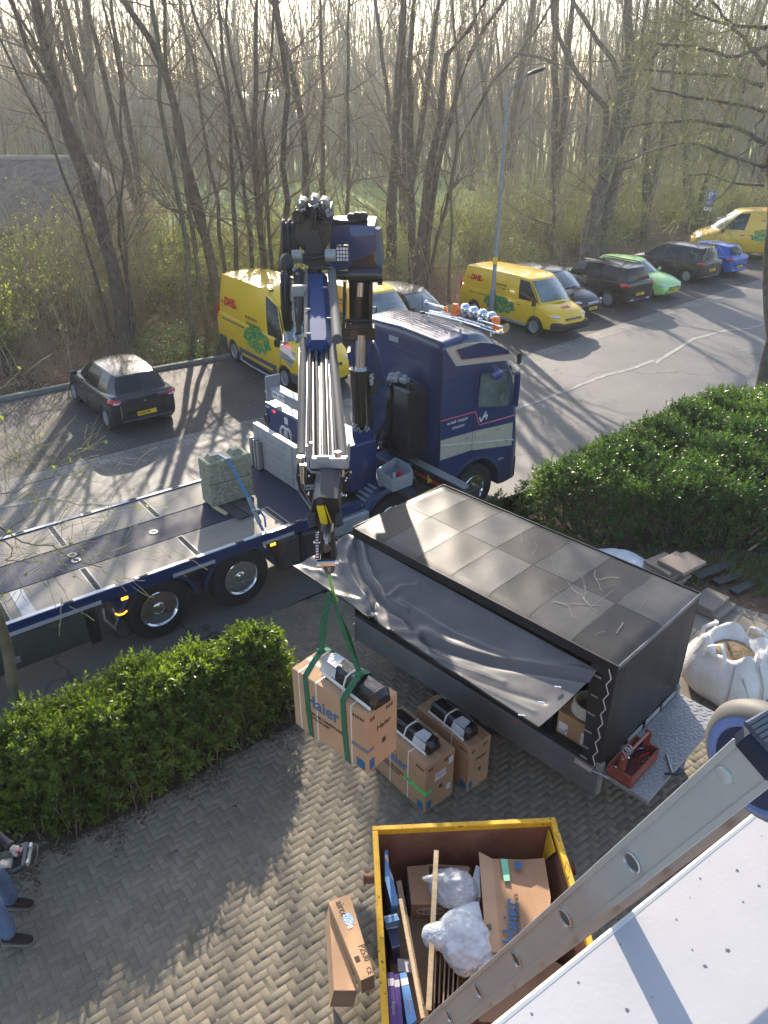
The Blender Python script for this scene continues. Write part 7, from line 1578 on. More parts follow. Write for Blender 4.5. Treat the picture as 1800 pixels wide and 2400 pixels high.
film = mat('crumpled_film', (.70, .74, .77), .25, var=.15, scale=7, trans=.25, bump=.8, bscale=22, coat=.6, alpha=.72)
crumple('plastic_film', 'crumpled clear plastic film over the open box in the skip', G(*z3(860, 545), .92), (.19, .17, .10), 1, film, .9)
crumple('plastic_film', 'small twisted end of clear film across the middle batten', G(*z3(755, 495), 1.02), (.10, .035, .03), 2, film, .9)
crumple('plastic_bag', 'clouded plastic bag of foam scraps in the middle of the skip', G(*z3(925, 830), .96), (.21, .24, .13), 3, mat('cloudy_film', (.74, .79, .82), .35, var=.1, scale=6, bump=.9, bscale=9, coat=.4, trans=.25), 1.0, 'bag')
crumple('plastic_bag', 'white rounded tail of the foam bag beside the batten', G(*z3(775, 815), 1.0), (.13, .11, .09), 4, mat('cloudy_film2', (.64, .69, .72), .3, var=.1, bump=.5), .6, 'bag')
crumple('plastic_film', 'loose clear film hanging against the opened carton', G(*z3(1010, 910), .95), (.09, .14, .05), 5, film, .9)
mb = MB(); P = [(825, 680), (870, 655), (905, 650), (945, 620), (1000, 625), (1030, 760), (1010, 800), (840, 770)]; f = [G(*z3(x, y), .92) for x, y in P]; o = sum(f, Vector())/len(f); o.z = .84; mb.prism([tuple(p-o) for p in f], (0, 0, -.10)); q = mb.build('foam_block', M['foam'], smooth=0); q.location = o; tag(q, 'notched white polystyrene block under the plastic bag', 'foam')
mb = MB(); P = [(985, 420), (1005, 430), (1010, 600), (965, 590), (950, 560)]; f = [G(*z3(x, y), .9) for x, y in P]; o = sum(f, Vector())/len(f); o.z = .8; mb.prism([tuple(p-o) for p in f], (0, 0, -.10)); q = mb.build('foam_block', M['foam'], smooth=0); q.location = o; tag(q, 'narrow white polystyrene piece against the opened carton', 'foam')
# blue and purple product boxes along the left wall
M['pblue'] = mat('pale_blue_print', (.16, .36, .66), .35, var=.08, scale=4); M['ppur'] = mat('purple_print', (.12, .06, .26), .35, var=.15, scale=4); M['pnavy'] = mat('navy_print', (.04, .06, .16), .35, var=.2, scale=5)
def pbox(label, P, z, h, m, txt=None, side='white'):
    W_ = [G(*z3(x, y), z) for x, y in P]; o = sum(W_, Vector())/4; o.z = z-h; t = thing('product_box', label, 'box', o, 0, 'slim product boxes along the left wall of the skip')
    mb = MB(); mb.prism([tuple(p-o) for p in W_], (0, 0, -h)); mb.build('box_body', M[m], t, smooth=0)
    c = [W_[0].lerp(W_[3], .12), W_[1].lerp(W_[2], .12), W_[1].lerp(W_[2], .26), W_[0].lerp(W_[3], .26)]; mb = MB(); mb.prism([tuple(p-o+Vector((0, 0, .001))) for p in c], (0, 0, .001)); mb.build('white_panel', M[side], t, smooth=0)
    if txt: text('lettering', txt, .035, W_[0].lerp(W_[1], .5).lerp(W_[3].lerp(W_[2], .5), .8)-o+Vector((0, 0, .002)), (W_[0]-W_[3]), (-1, 0, 0), M['whitel'], t)
pbox('pale blue slim box nearest the camera corner at the left wall', [(463, 1092), (495, 1092), (505, 1320), (480, 1320)], 1.0, .5, 'pblue', 'air')
pbox('first purple slim box of the pair near the front of the skip', [(492, 1018), (525, 1015), (552, 1320), (510, 1320)], 1.02, .5, 'ppur', 'cooling')
pbox('second purple slim box, right of the first', [(528, 1028), (556, 1022), (582, 1320), (553, 1320)], 1.02, .5, 'ppur')
pbox('wide light blue box right of the purple boxes', [(560, 1020), (598, 1016), (655, 1280), (605, 1320)], 1.02, .5, 'pblue', 'ducting')
pbox('tall blue box end standing at the back left corner of the skip', [(478, 340), (495, 335), (515, 640), (480, 500)], 1.02, .4, 'pblue')
pbox('pale blue box leaning on the left wall below the back corner', [(497, 420), (520, 470), (555, 640), (515, 650)], .90, .4, 'pblue')
pbox('small open pale blue carton on the left heap', [(470, 705), (545, 688), (560, 725), (485, 745)], .92, .10, 'pblue')
pbox('dark blue box under the small pale carton', [(480, 740), (545, 735), (562, 870), (520, 885)], .84, .3, 'pnavy')
mb = MB(); f = [G(*z3(x, y), .72) for x, y in ((548, 940), (640, 950), (636, 1020), (552, 1010))]; o = sum(f, Vector())/4; o.z = .70; mb.prism([tuple(p-o) for p in f], (0, 0, .004)); q = mb.build('paper_sheet', M['white'], smooth=0); q.location = o; tag(q, 'white printed paper sheet lying left of the battens in the skip', 'paper')
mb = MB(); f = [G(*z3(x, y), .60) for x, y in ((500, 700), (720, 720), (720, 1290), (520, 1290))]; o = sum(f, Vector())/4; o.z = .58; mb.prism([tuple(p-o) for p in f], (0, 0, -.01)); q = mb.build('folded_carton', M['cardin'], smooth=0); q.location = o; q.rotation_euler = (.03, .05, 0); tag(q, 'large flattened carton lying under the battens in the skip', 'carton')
mb = MB(); f = [G(*z3(x, y), .70) for x, y in ((1040, 900), (1300, 880), (1500, 1000), (1300, 1300), (1000, 1290))]; o = sum(f, Vector())/5; o.z = .68; mb.prism([tuple(p-o) for p in f], (0, 0, -.01)); q = mb.build('folded_carton', M['card2'], smooth=0); q.location = o; tag(q, 'flattened brown carton behind the ladder at the front of the skip', 'carton')
# two long cartons leaning outside the skip
def longbox(label, P, h, txt=False):
    W_ = [G(*z3(x, y), z) for x, y, z in P]; o = sum(W_, Vector())/4; o.z = 0; t = thing('long_carton', label, 'carton', o, 0, 'long cartons beside the skip'); W_ = [p-o for p in W_]
    x = (W_[3]-W_[0]); y = (W_[1]-W_[0]); nn = y.cross(x).normalized(); nn = nn if nn.z < 0 else -nn
    mb = MB(); dn = nn*h
    a, b_, c, d = W_; A, B, C, D = [p+dn for p in W_]
    for f in ((a, b_, c, d), (a, d, D, A), (b_, B, C, c), (a, A, B, b_), (A, D, C, B)): mb.prism([tuple(p) for p in f], tuple(-nn*.003 if False else (0, 0, 0.0005)))
    mb.build('box_body', M['card'], t, smooth=0)
    mb = MB(); mb.prism([tuple(p) for p in (d.lerp(a, .01), c.lerp(b_, .01), C.lerp(B, .01), D.lerp(A, .01))], (0, 0, .001)); mb.build('inside', M['cardin'], t, smooth=0)
    if txt:
        u = x.normalized(); v = (W_[0]-W_[1]).normalized(); ctr = lambda s, r: W_[0]+x*s+y*r-nn*.002
        text('lettering', 'airco', .105, ctr(.04, .42), u, y, M['inkd'], t, sx=.9)
        mb = MB(); c0 = ctr(.30, .50); mb.prism([tuple(c0+u*math.cos(k*math.pi/10)*.075-v*math.sin(k*math.pi/10)*.048) for k in range(20)], tuple(-nn*.001)); mb.build('blue_oval', mat('bright_blue_print', (.05, .28, .62), .4), t, smooth=0)
        text('lettering', 'tube', .10, ctr(.235, .48)-nn*.002, u, y, M['whitel'], t, sx=.9, bold=.01)
        text('lettering', 'P2530', .085, ctr(.64, .56), u, y, M['inkd'], t, sx=.8)
        mb = MB(); [mb.prism([tuple(ctr(.74+k*.008, .30)), tuple(ctr(.744+k*.008, .30)), tuple(ctr(.744+k*.008, .10)), tuple(ctr(.74+k*.008, .10))], tuple(-nn*.001)) for k in range(9)]; mb.build('barcode', M['inkd'], t, smooth=0)
        text('lettering', 'CE', .06, ctr(.90, .45), u, y, M['inkd'], t)
longbox('long brown carton with printed blue oval leaning against the skip', [(165, 625, .62), (282, 580, .62), (418, 1030, .75), (345, 1062, .75)], .16, True)
longbox('plain long brown carton with open end, left of the printed one', [(168, 640, .50), (215, 700, .50), (328, 1117, .62), (196, 1117, .62)], .20)

# ------------------------------------------------------------------ parked cars and vans
def cr(P, n=4):
    P = [np.array(p, float) for p in P]; out = []
    for i in range(len(P)-1):
        a = P[max(i-1, 0)]; b = P[i]; c = P[i+1]; d = P[min(i+2, len(P)-1)]
        for k in range(n):
            t = k/n; out.append(.5*((2*b)+(c-a)*t+(2*a-5*b+4*c-d)*t*t+(3*b-a-3*c+d)*t**3))
    out.append(P[-1]); return out
KINDS = {
 'hatch': dict(st=[(-1.98, .52, .42, .62, .66), (-1.96, .70, .30, .84, .88), (-1.88, .80, .24, .97, 1.0), (-1.6, .85, .20, .99, 1.02), (-1.0, .865, .18, .95, 1.0), (0, .865, .17, .91, .96), (.8, .86, .18, .89, .97), (1.2, .85, .20, .86, .97), (1.6, .81, .20, .79, .88), (1.9, .72, .24, .68, .75), (2.03, .60, .28, .58, .62), (2.07, .45, .34, .50, .52)],
   b=[(1.02, 0, .98), (.82, .70, .93), (.02, .80, .93), (-.90, .80, .96), (-1.45, .76, .99), (-1.80, .64, 1.0), (-1.90, 0, 1.0)],
   r=[(.34, 0, 1.41), (.18, .50, 1.38), (-.12, .55, 1.43), (-.90, .54, 1.43), (-1.30, .52, 1.40), (-1.50, .47, 1.37), (-1.58, 0, 1.40)], t='gggpbg'.replace('b', 'p'), ax=(1.27, -1.30), wr=.31),
 'mpv': dict(st=[(-2.1, .55, .42, .66, .70), (-2.08, .74, .30, .90, .95), (-1.98, .84, .24, 1.02, 1.05), (-1.6, .89, .20, 1.03, 1.06), (-1.0, .90, .18, 1.0, 1.05), (0, .90, .17, .96, 1.0), (.8, .90, .18, .95, 1.03), (1.3, .88, .20, .92, 1.02), (1.7, .84, .20, .84, .93), (2.0, .75, .24, .72, .80), (2.17, .60, .28, .60, .65), (2.21, .45, .34, .52, .54)],
   b=[(1.30, 0, 1.04), (1.05, .74, .99), (.10, .84, .98), (-.85, .84, 1.0), (-1.55, .80, 1.04), (-1.92, .68, 1.05), (-2.02, 0, 1.05)],
   r=[(.42, 0, 1.56), (.28, .54, 1.54), (-.05, .60, 1.60), (-.85, .60, 1.60), (-1.45, .57, 1.57), (-1.66, .52, 1.54), (-1.74, 0, 1.57)], t='gggppg', ax=(1.35, -1.35), wr=.33),
 'suv': dict(st=[(-2.28, .58, .46, .74, .78), (-2.26, .80, .34, 1.0, 1.03), (-2.15, .88, .28, 1.10, 1.13), (-1.7, .915, .25, 1.11, 1.14), (-1.0, .92, .23, 1.08, 1.12), (0, .92, .22, 1.05, 1.08), (.9, .92, .23, 1.04, 1.10), (1.4, .90, .25, 1.02, 1.10), (1.9, .86, .27, .96, 1.04), (2.2, .80, .30, .84, .92), (2.33, .64, .34, .70, .74), (2.36, .5, .4, .6, .62)],
   b=[(1.15, 0, 1.12), (.92, .76, 1.07), (.05, .86, 1.06), (-.90, .86, 1.08), (-1.72, .83, 1.11), (-2.08, .74, 1.12), (-2.16, 0, 1.12)],
   r=[(.46, 0, 1.62), (.32, .58, 1.60), (.0, .66, 1.65), (-.90, .66, 1.65), (-1.68, .64, 1.63), (-1.92, .58, 1.60), (-2.0, 0, 1.62)], t='ggggpg', ax=(1.42, -1.41), wr=.36),
 'van': dict(st=[(-2.62, .70, .40, .9, .95), (-2.60, .86, .32, 1.12, 1.15), (-2.5, .93, .28, 1.16, 1.18), (-1.0, .95, .26, 1.16, 1.2), (.6, .95, .26, 1.14, 1.2), (1.2, .94, .26, 1.10, 1.2), (1.6, .92, .28, 1.06, 1.17), (2.0, .88, .28, .98, 1.08), (2.35, .78, .28, .84, .95), (2.52, .62, .30, .70, .76), (2.57, .45, .36, .6, .62)],
   b=[(1.86, 0, 1.18), (1.62, .78, 1.10), (.62, .90, 1.10), (-.45, .91, 1.12), (-1.55, .91, 1.12), (-2.46, .89, 1.12), (-2.60, 0, 1.12)],
   r=[(1.00, 0, 1.86), (.86, .64, 1.84), (.50, .74, 1.90), (-.45, .76, 1.91), (-1.55, .76, 1.90), (-2.40, .75, 1.87), (-2.50, 0, 1.88)], t='ggpppp', ax=(1.55, -1.72), wr=.34),
 'bigvan': dict(st=[(-2.75, .80, .42, 1.1, 1.15), (-2.73, .92, .34, 1.40, 1.42), (-2.65, .98, .30, 1.45, 1.48), (-1.0, 1.0, .28, 1.45, 1.5), (.8, 1.0, .28, 1.42, 1.5), (1.4, .98, .28, 1.32, 1.42), (1.8, .95, .28, 1.22, 1.34), (2.2, .90, .30, 1.08, 1.18), (2.5, .82, .30, .94, 1.04), (2.68, .66, .34, .78, .84), (2.72, .5, .4, .66, .7)],
   b=[(1.90, 0, 1.36), (1.66, .82, 1.28), (.78, .94, 1.30), (-.5, .96, 1.36), (-1.6, .96, 1.36), (-2.60, .94, 1.36), (-2.72, 0, 1.36)],
   r=[(1.02, 0, 2.32), (.90, .60, 2.30), (.40, .72, 2.60), (-.5, .78, 2.64), (-1.6, .78, 2.64), (-2.52, .77, 2.60), (-2.62, 0, 2.62)], t='ggpppp', ax=(1.75, -1.65), wr=.35),
}
def carpaint(name, col, rough=.25, metal=.3): return mat(name, col, rough, metal, var=.06, coat=.8, scale=1.5, rvar=.05)
def car(kind, name, label, cat, loc, heading, paint, glass=None, group=None, plate=None, rim=('steel', 0), trim=None, roofbox=False, low=None):
    K_ = KINDS[kind]; T = thing(name, label, cat, loc, R(heading), group); glass = glass or M['glass']; low = low or paint
    st = cr(K_['st'], 4); rings = []
    for x, w_, zb, zs, zc_ in st:
        zm = (zb+zs)/2; P = [(0, zb), (w_*.80, zb), (w_*.955, zb+.05), (w_*.995, zb+.18), (w_, zm), (w_*.99, zs-.12), (w_*.965, zs-.04), (w_*.90, zs), (w_*.55, zc_-.01), (0, zc_)]
        rings.append([Vector((x, -y, z)) for y, z in P]+[Vector((x, y, z)) for y, z in P[-2:0:-1]])
    mb = MB(); mb.loft(rings); body = mb.build('body', paint, T, smooth=60)
    ct = MB(); rw = K_['wr']
    for ax in K_['ax']:
        for s in (-1, 1): ct.cyl((ax, s*.55, rw*.95), (ax, s*1.3, rw*.95), rw+.05, n=32)
    cu = ct.build('cut', paint); cu.location = T.location; cu.rotation_euler = T.rotation_euler
    bpy.context.view_layer.update()
    md = body.modifiers.new('b', 'BOOLEAN'); md.object = cu; md.operation = 'DIFFERENCE'; md.solver = 'EXACT'
    me = bpy.data.meshes.new_from_object(body.evaluated_get(bpy.context.evaluated_depsgraph_get())); body.modifiers.clear(); body.data = me; bpy.data.objects.remove(cu)
    me.polygons.foreach_set('use_smooth', [True]*len(me.polygons)); me.set_sharp_from_angle(angle=R(40))
    # lower dark sill
    # greenhouse
    b, r, t = K_['b'], K_['r'], K_['t']; V3 = lambda p, s=1: Vector((p[0], p[1]*s, p[2]))
    def pane(i, s, v0, v1, u0, u1, off_, n=6):
        B0, B1, R0, R1 = V3(b[i], s), V3(b[i+1], s), V3(r[i], s), V3(r[i+1], s); out = []
        front = i in (0, len(t)-1)
        for k in range(n+1):
            u = u0+(u1-u0)*k/n
            if i == 0: q = u**2 if False else 1-(1-u)**.5*1 if False else u
            bb_, rr_ = B0.lerp(B1, u), R0.lerp(R1, u)
            if front:       # bowed screens
                cx = (u*u if i == 0 else (1-u)**2); bb_.x = (B0.x if i == 0 else B1.x)+((B1.x-B0.x) if i == 0 else (B0.x-B1.x))*cx; rr_.x = (R0.x if i == 0 else R1.x)+((R1.x-R0.x) if i == 0 else (R0.x-R1.x))*cx
            row = []
            for m_ in range(5):
                v = v0+(v1-v0)*m_/4; p = bb_.lerp(rr_, v); bul = .035*math.sin(math.pi*v); nrm_ = Vector((p.x-(b[i][0]+r[i][0])*0, p.y, 0)); d = Vector((0, s, 0)) if not front else Vector((1 if i == 0 else -1, 0, .4))
                row.append(p+d*(bul+off_))
            out.append(row)
        return out
    shell = MB(); panes = []
    for i in range(len(t)):
        for s in (-1, 1):
            shell.loft(pane(i, s, -.02, 1.0, 0, 1, 0), closed=False)
            if t[i] == 'g': panes.append((i, s))
    # roof
    L = []
    full = lambda A, x0: None
    rows = []
    for i in range(1, len(r)-1): rows.append(r[i])
    def rrow(i, n=8):
        out = []
        for k in range(n+1):
            q = 2*k/n-1; y = r[i][1]*q; z = r[i][2]+.035*(1-q*q); x = r[i][0]; out.append(Vector((x, y, z)))
        return out
    fr = [Vector((r[0][0]+(r[1][0]-r[0][0])*(2*k/8-1)**2, r[1][1]*(2*k/8-1), r[0][2]+(r[1][2]-r[0][2])*(2*k/8-1)**2)) for k in range(9)]
    rr = [Vector((r[-1][0]+(r[-2][0]-r[-1][0])*(2*k/8-1)**2, r[-2][1]*(2*k/8-1), r[-1][2]+(r[-2][2]-r[-1][2])*(2*k/8-1)**2)) for k in range(9)]
    RW = [fr]+[rrow(i) for i in range(2, len(r)-2)]+[rr]
    RW = [[Vector(q) for q in z_] for z_ in zip(*[cr([list(p) for p in c], 3) for c in zip(*RW)])]
    for row in RW[1:-1]:
        row[0].z -= .0; row[-1].z -= .0
    shell.loft(RW, closed=False); shell.build('cabin', paint, T, smooth=50)
    names = {0: 'windscreen', len(t)-1: 'rear_window'}
    done = set()
    for i, s in panes:
        if i in names:
            if i in done: continue
            done.add(i); mb = MB(); A_ = pane(i, 1, .07, .93, .0 if i == 0 else .06, .94 if i == 0 else 1.0, .008, 8); B_ = pane(i, -1, .07, .93, .0 if i == 0 else .06, .94 if i == 0 else 1.0, .008, 8)
            rows_ = (B_[::-1]+A_[1:]) if i == 0 else (A_+B_[::-1][1:]); mb.loft(rows_, closed=False); w_ = mb.build(names[i], M['glassl'] if i == 0 else glass, T, smooth=60)
            p, q = (A_[1][0], B_[5][0]) if i == 0 else (rows_[8][0], rows_[8][2]); mb2 = MB(); d = Vector((.01 if i == 0 else -.01, 0, .012)); mb2.tube([p+d, q+d], .010, 5); mb2.build('wiper', M['black'], w_)
        else:
            mb = MB(); mb.loft(pane(i, s, .08, .90, .05, .95, .006), closed=False); mb.build('side_window', glass, T, smooth=60)
    # wheels
    for ax in K_['ax']:
        for s in (-1, 1): wheel(T, (ax, s*(K_['st'][4][1]-.015), rw), rw, .21, s, rim[0], .62, spokes=rim[1], hub=rim[2] if len(rim) > 2 else 'steel')
    # lamps, plates, bumpers, mirrors, handles
    s0, s1 = K_['st'][-2], K_['st'][1]; xf, xr = K_['st'][-1][0], K_['st'][0][0]; wf = K_['st'][-3][1]; zf = K_['st'][-3][3]
    for s in (-1, 1):
        mb = MB(); c = Vector((K_['st'][-3][0]-.05, s*(wf-.09), zf-.055)); mb.ell(c, (.19, .11, .062), rot=Matrix.Rotation(-s*.55, 3, 'Z')); mb.build('headlight', M['lamp'], T)
        zt = K_['st'][2][3]; c = Vector((xr+.19, s*(K_['st'][1][1]-.0), zt-.11))
        mb = MB(); 
        if 'van' in kind: mb.box((xr+.03, s*(K_['st'][1][1]+.01), zt-.02), (.09, .10, .42), None, .03)
        else: mb.ell(c, (.20, .17, .10), rot=Matrix.Rotation(s*.7, 3, 'Z'))
        tl = mb.build('tail_light', M['redlamp'], T)
        mb = MB(); mx = K_['b'][1][0]-.12; mb.box((mx, s*(K_['b'][1][1]+.20), K_['b'][1][2]+.07), (.10, .20, .13 if 'van' not in kind else .24), None, .04); mb.build('wing_mirror', M['black'] if 'van' in kind else paint, T)
        mb = MB(); hz = K_['st'][5][3]-.13
        for hx in ((b[2][0]+.12, b[3][0]+.16) if 'van' not in kind else (b[2][0]+.10, b[2][0]-.25)): mb.box((hx, s*(K_['st'][5][1]+.002), hz), (.17, .03, .03), None, .01)
        mb.build('handle', M['black'] if 'van' in kind else paint, T)
        mb = MB(); w_ = K_['st'][5][1]+.0015
        xs = (b[1][0]-.02, b[2][0]-.02, b[3][0]+.0) if 'van' not in kind else (b[1][0]-.1, b[2][0]-.06, b[3][0]-.05, b[4][0])
        for x in xs: mb.tube([(x, s*w_*.995, hz-.52), (x, s*w_, hz-.2), (x, s*(w_-.012), hz+.05), (x-.0, s*(w_-.06), hz+.135)], .005, 4)
        mb.build('door_seam', M['black'], T)
    mb = MB(); gz = zf-.16; mb.box((xf-.035, 0, gz), (.07, K_['st'][-2][1]*1.3, .09), None, .02); mb.box((xf-.07, 0, .36), (.12, K_['st'][-2][1]*1.9, .16), None, .04); g_ = mb.build('grille', M['black'], T)
    mb = MB(); mb.box((xf+.004, 0, gz), (.01, K_['st'][-2][1]*1.1, .02), None, .003); mb.build('chrome_bar', M['chrome'], g_)
    if plate:
        for x, s in ((xf+.012, 1), (xr-.012, -1)):
            z = .42 if s > 0 else (.62 if kind != 'hatch' else .50); zz_ = z
            mb = MB(); mb.box((x, 0, z), (.012, .50, .11), None, .003); pl = mb.build('number_plate', M['yel'], T)
            text('lettering', plate, .10, (x+s*.009, -s*.22, z), (0, s, 0), (0, 0, 1), M['inkd'], pl, sx=.80, bold=.01)
    mb = MB(); zc1 = K_['st'][1][2]; mb.box((xr+.05, 0, zc1+.03), (.14, K_['st'][1][1]*1.9, .14), None, .05); mb.build('rear_bumper', M['black'] if trim else low, T)
    return T, K_
def place(wheel_px, local, heading, z=0):
    g = G(*wheel_px, z); a = R(heading); c, s = math.cos(a), math.sin(a); return (g.x-(local[0]*c-local[1]*s), g.y-(local[0]*s+local[1]*c), 0)
grp = 'cars and vans parked side by side off the road'
def leafart(T, x0, x1, z0, z1, y, s, seed):
    """green leaf drawn on the van side with many small strokes"""
    rg = random.Random(seed); mb = MB(); cx, cz = (x0+x1)/2, (z0+z1)/2; nseg = 0
    gm = [mat('leaf_green', (.01, .30, .09), .4), mat('leaf_light_green', (.04, .48, .17), .4)]
    while nseg < 800:
        u, v = rg.uniform(-1, 1), rg.uniform(-1, 1); e = abs(u)**1.6+abs(v)**1.8+.12*math.sin(9*math.atan2(v, u))
        if e > 1 or abs(v-.9*u+.2)<.05 or abs(v+.9*abs(u)-.1)<.05: continue
        p = Vector((cx+u*(x1-x0)/2, y, cz+v*(z1-z0)/2)); a = rg.uniform(0, 3.14); l, w_ = rg.uniform(.03, .07), rg.uniform(.012, .024); d = Vector((math.cos(a), 0, math.sin(a)))*l; n_ = Vector((-math.sin(a), 0, math.cos(a)))*w_
        mb.add([p-d, p+n_, p+d, p-n_], [(0, 1, 2, 3)], rg.randint(0, 1)); nseg += 1
    mb.build('leaf_graphic', gm, T, smooth=0)
def dhl(T, x, z, y, s, size=.26, sub=True, sx=None):
    d = (1, 0, 0) if s < 0 else (-1, 0, 0); k = 1 if s < 0 else -1
    text('lettering', 'DHL', size, (x, y, z), d, (0, 0, 1), M['red'], T, shear=.35, bold=.055, sx=1.15)
    mb = MB()
    for i in range(3):
        zz_ = z-size*.28+i*size*.13; mb.bb(x-k*size*.75, x-k*size*.12, y-.001, y+.001, zz_, zz_+size*.05); mb.bb(x+k*size*2.2, x+k*size*2.75, y-.001, y+.001, zz_, zz_+size*.05)
    mb.build('logo_stripe', M['red'], T, smooth=0)
    if sub:
        text('lettering', 'WIJ BEZORGEN', size*.36, (sub[0], y, sub[1]), d, (0, 0, 1), M['inkd'], T, sx=.9); text('lettering', 'DUURZAME STAD', size*.36, (sub[0]+k*.04, y, sub[1]-size*.5), d, (0, 0, 1), mat('olive_print', (.10, .12, .02), .5), T, sx=.9, bold=.02)
def cars():
    # small dark hatchback, left
    kia, K_ = car('hatch', 'parked_car', 'dark grey small hatchback parked alone at the left, seen from behind', 'car', place((252, 1007), (-1.30, .86), 127.5), 127.5, carpaint('charcoal_paint', (.022, .024, .032)), plate='4-SXP-04', rim=('x', 5, 'steel'))
    mb = MB(); mb.ell((-1.955, 0, .80), (.02, .07, .035)); mb.build('badge', M['chrome'], kia)
    for s in (-1, 1): mb = MB(); mb.ell((-1.93, s*.70, .84), (.05, .10, .035)); mb.build('reversing_light', M['lamp'], kia)
    # tall yellow van
    def dress(T, K_, s, y, x0, zt, leaf):
        pass
    bv, K_ = car('bigvan', 'delivery_van', 'tall yellow delivery van with high roof, second vehicle from the left', 'van', place((550, 847), (-1.65, -1.0), -55), -55, M['dyel'], group=grp, plate='VLS-81-K', trim=True)
    def sidey(z, K_): b, r = K_['b'][3], K_['r'][3]; v = min(1, max(0, (z-b[2])/(r[2]-b[2]))); return b[1]+(r[1]-b[1])*v+.035*math.sin(math.pi*v)
    def tilt(objs): pass
    for (T, K_, s, lx, lz, sz, sub, lf, sd_) in ((bv, KINDS['bigvan'], -1, -2.15, 1.86, .36, (-.65, 1.66), (-.75, 1.05, .72, 1.50), 1),):
        dhl(T, lx, lz, s*(sidey(lz, K_)+.035), s, sz, sub); leafart(T, *lf, s*1.003, s, sd_)
    mb = MB(); mb.bb(-2.3, -.7, -1.004, -.998, 1.28, 1.33, .004); mb.build('side_rail', M['black'], bv)
    mb = MB(); mb.bb(-2.28, -.72, -1.010, -1.003, 1.315, 1.33); mb.build('rail_highlight', M['galv'], bv)
    mb = MB(); mb.bb(-2.66, -2.10, -1.008, -.95, .30, .72, .03); mb.bb(-1.20, 1.30, -1.010, -.95, .30, .62, .03); mb.bb(2.05, 2.55, -.93, -.85, .3, .6, .03); mb.build('sill_cladding', mat('grey_cladding', (.075, .078, .080), .55), bv)
    mb = MB(); mb.bb(-.95, 1.1, -1.014, -1.008, .40, .47, .002); mb.build('sill_stripe', M['dyel'], bv)
    mb = MB(); mb.tube([(-1.05, -.98, .38), (-.85, -1.12, .30), (.0, -1.16, .28), (1.15, -1.14, .28), (1.3, -1.0, .34)], .03, 8); mb.build('side_step', M['galv'], bv)
    mb = MB(); mb.tube([(-2.72, -.7, .35), (-2.95, -.8, .33), (-2.95, .8, .33), (-2.72, .7, .35)], .03, 8); mb.build('tow_bar', M['galv'], bv)
    mb = MB(); 
    for k in range(6): mb.tube([(-2.4+k*.48, -.66, 2.655), (-2.35+k*.48, 0, 2.692), (-2.4+k*.48, .66, 2.655)], .008, 4)
    mb.build('roof_rib', M['dyel'], bv)
    mb = MB(); mb.box((.55, -.60, 2.60), (.16, .06, .05), Matrix.Rotation(.4, 3, 'Z'), .01); mb.build('roof_marker', M['black'], bv)
    # yellow van by the lamp post
    pv, K_ = car('van', 'delivery_van', 'yellow delivery van with red lettering parked at the foot of the street lamp', 'van', place((1248, 787), (1.55, -.94), -55), -55, M['dyel'], group=grp, plate='VLZ-88-V', trim=True)
    def vdress(T, s, sd_):
        K_ = KINDS['van']; dhl(T, -2.05 if s < 0 else -1.15, 1.52, s*(sidey(1.52, K_)+.02), s, .27, (-.62 if s < 0 else .2, 1.48)); leafart(T, -1.15, .55, .50, 1.08, s*.953, s, sd_)
        mb = MB(); mb.bb(-2.0, -.95, s*.953, s*.957, .98, 1.0); mb.bb(-.90, -.885, s*.952, s*.957, .4, 1.12); mb.build('panel_line', M['black'], T)
    vdress(pv, -1, 2)
    mb = MB(); mb.bb(2.20, 2.60, -.86, .86, .28, .60, .08); mb.build('front_bumper', M['black'], pv)
    mb = MB(); mb.bb(-1.35, 1.15, -.97, -.93, .26, .36, .02); mb.build('sill_step', M['galv'], pv)
    text('lettering', 'DHL', .17, (2.18, -.28, 1.045), (0, 1, 0), (-1, 0, .35), M['red'], pv, shear=.3, bold=.04, sx=1.2)
    mb = MB(); mb.tube([(1.1, 0, 1.90), (.98, 0, 2.15)], .006, 5); mb.build('aerial', M['black'], pv)
    mb = MB()
    for k in range(5): mb.tube([(-2.3, -.5+.25*k, 1.93), (.3, -.5+.25*k, 1.945)], .006, 4)
    mb.build('roof_rib', M['dyel'], pv)
    # black people carrier seen from the front
    def byfront(px_, z, heading, xf): g = G(*px_, z); a = R(heading); return (g.x-xf*math.cos(a), g.y-xf*math.sin(a), 0)
    blk = carpaint('black_paint', (.010, .010, .013))
    fd, _ = car('mpv', 'parked_car', 'black family car parked nose out, next to the yellow van by the lamp post', 'car', byfront((1390, 722), .42, -52, 2.22), -52, blk, group=grp, plate='H-090-VG', rim=('x', 5))
    mb = MB(); mb.box((2.20, 0, .60), (.06, .62, .13), None, .03); g_ = mb.build('chrome_grille', M['chrome'], fd)
    gl, _ = car('suv', 'parked_car', 'black off-road car with roof rails, parked nose in, seen from behind', 'car', place((1420, 722), (-1.41, .92), 126), 126, blk, group=grp, plate='G-244-RL', rim=('x', 5, 'steel'))
    for s in (-1, 1): mb = MB(); mb.tube([(.3, s*.62, 1.66), (.2, s*.64, 1.72), (-1.5, s*.64, 1.71), (-1.65, s*.62, 1.65)], .02, 8); mb.build('roof_rail', M['black'], gl); mb = MB(); mb.box((-2.30, s*.5, .40), (.05, .2, .08), None, .02); mb.build('exhaust', M['chrome'], gl)
    ka, _ = car('hatch', 'parked_car', 'bright lime green small car parked nose out', 'car', byfront((1580, 679), .42, -50, 2.08), -50, mat('lime_paint', (.40, .70, .22), .3, coat=.6, var=.03), group=grp, plate='NB-021-T', rim=('x', 5))
    mb = MB(); mb.box((2.02, 0, .42), (.10, .75, .22), None, .05); mb.build('lower_grille', M['black'], ka)
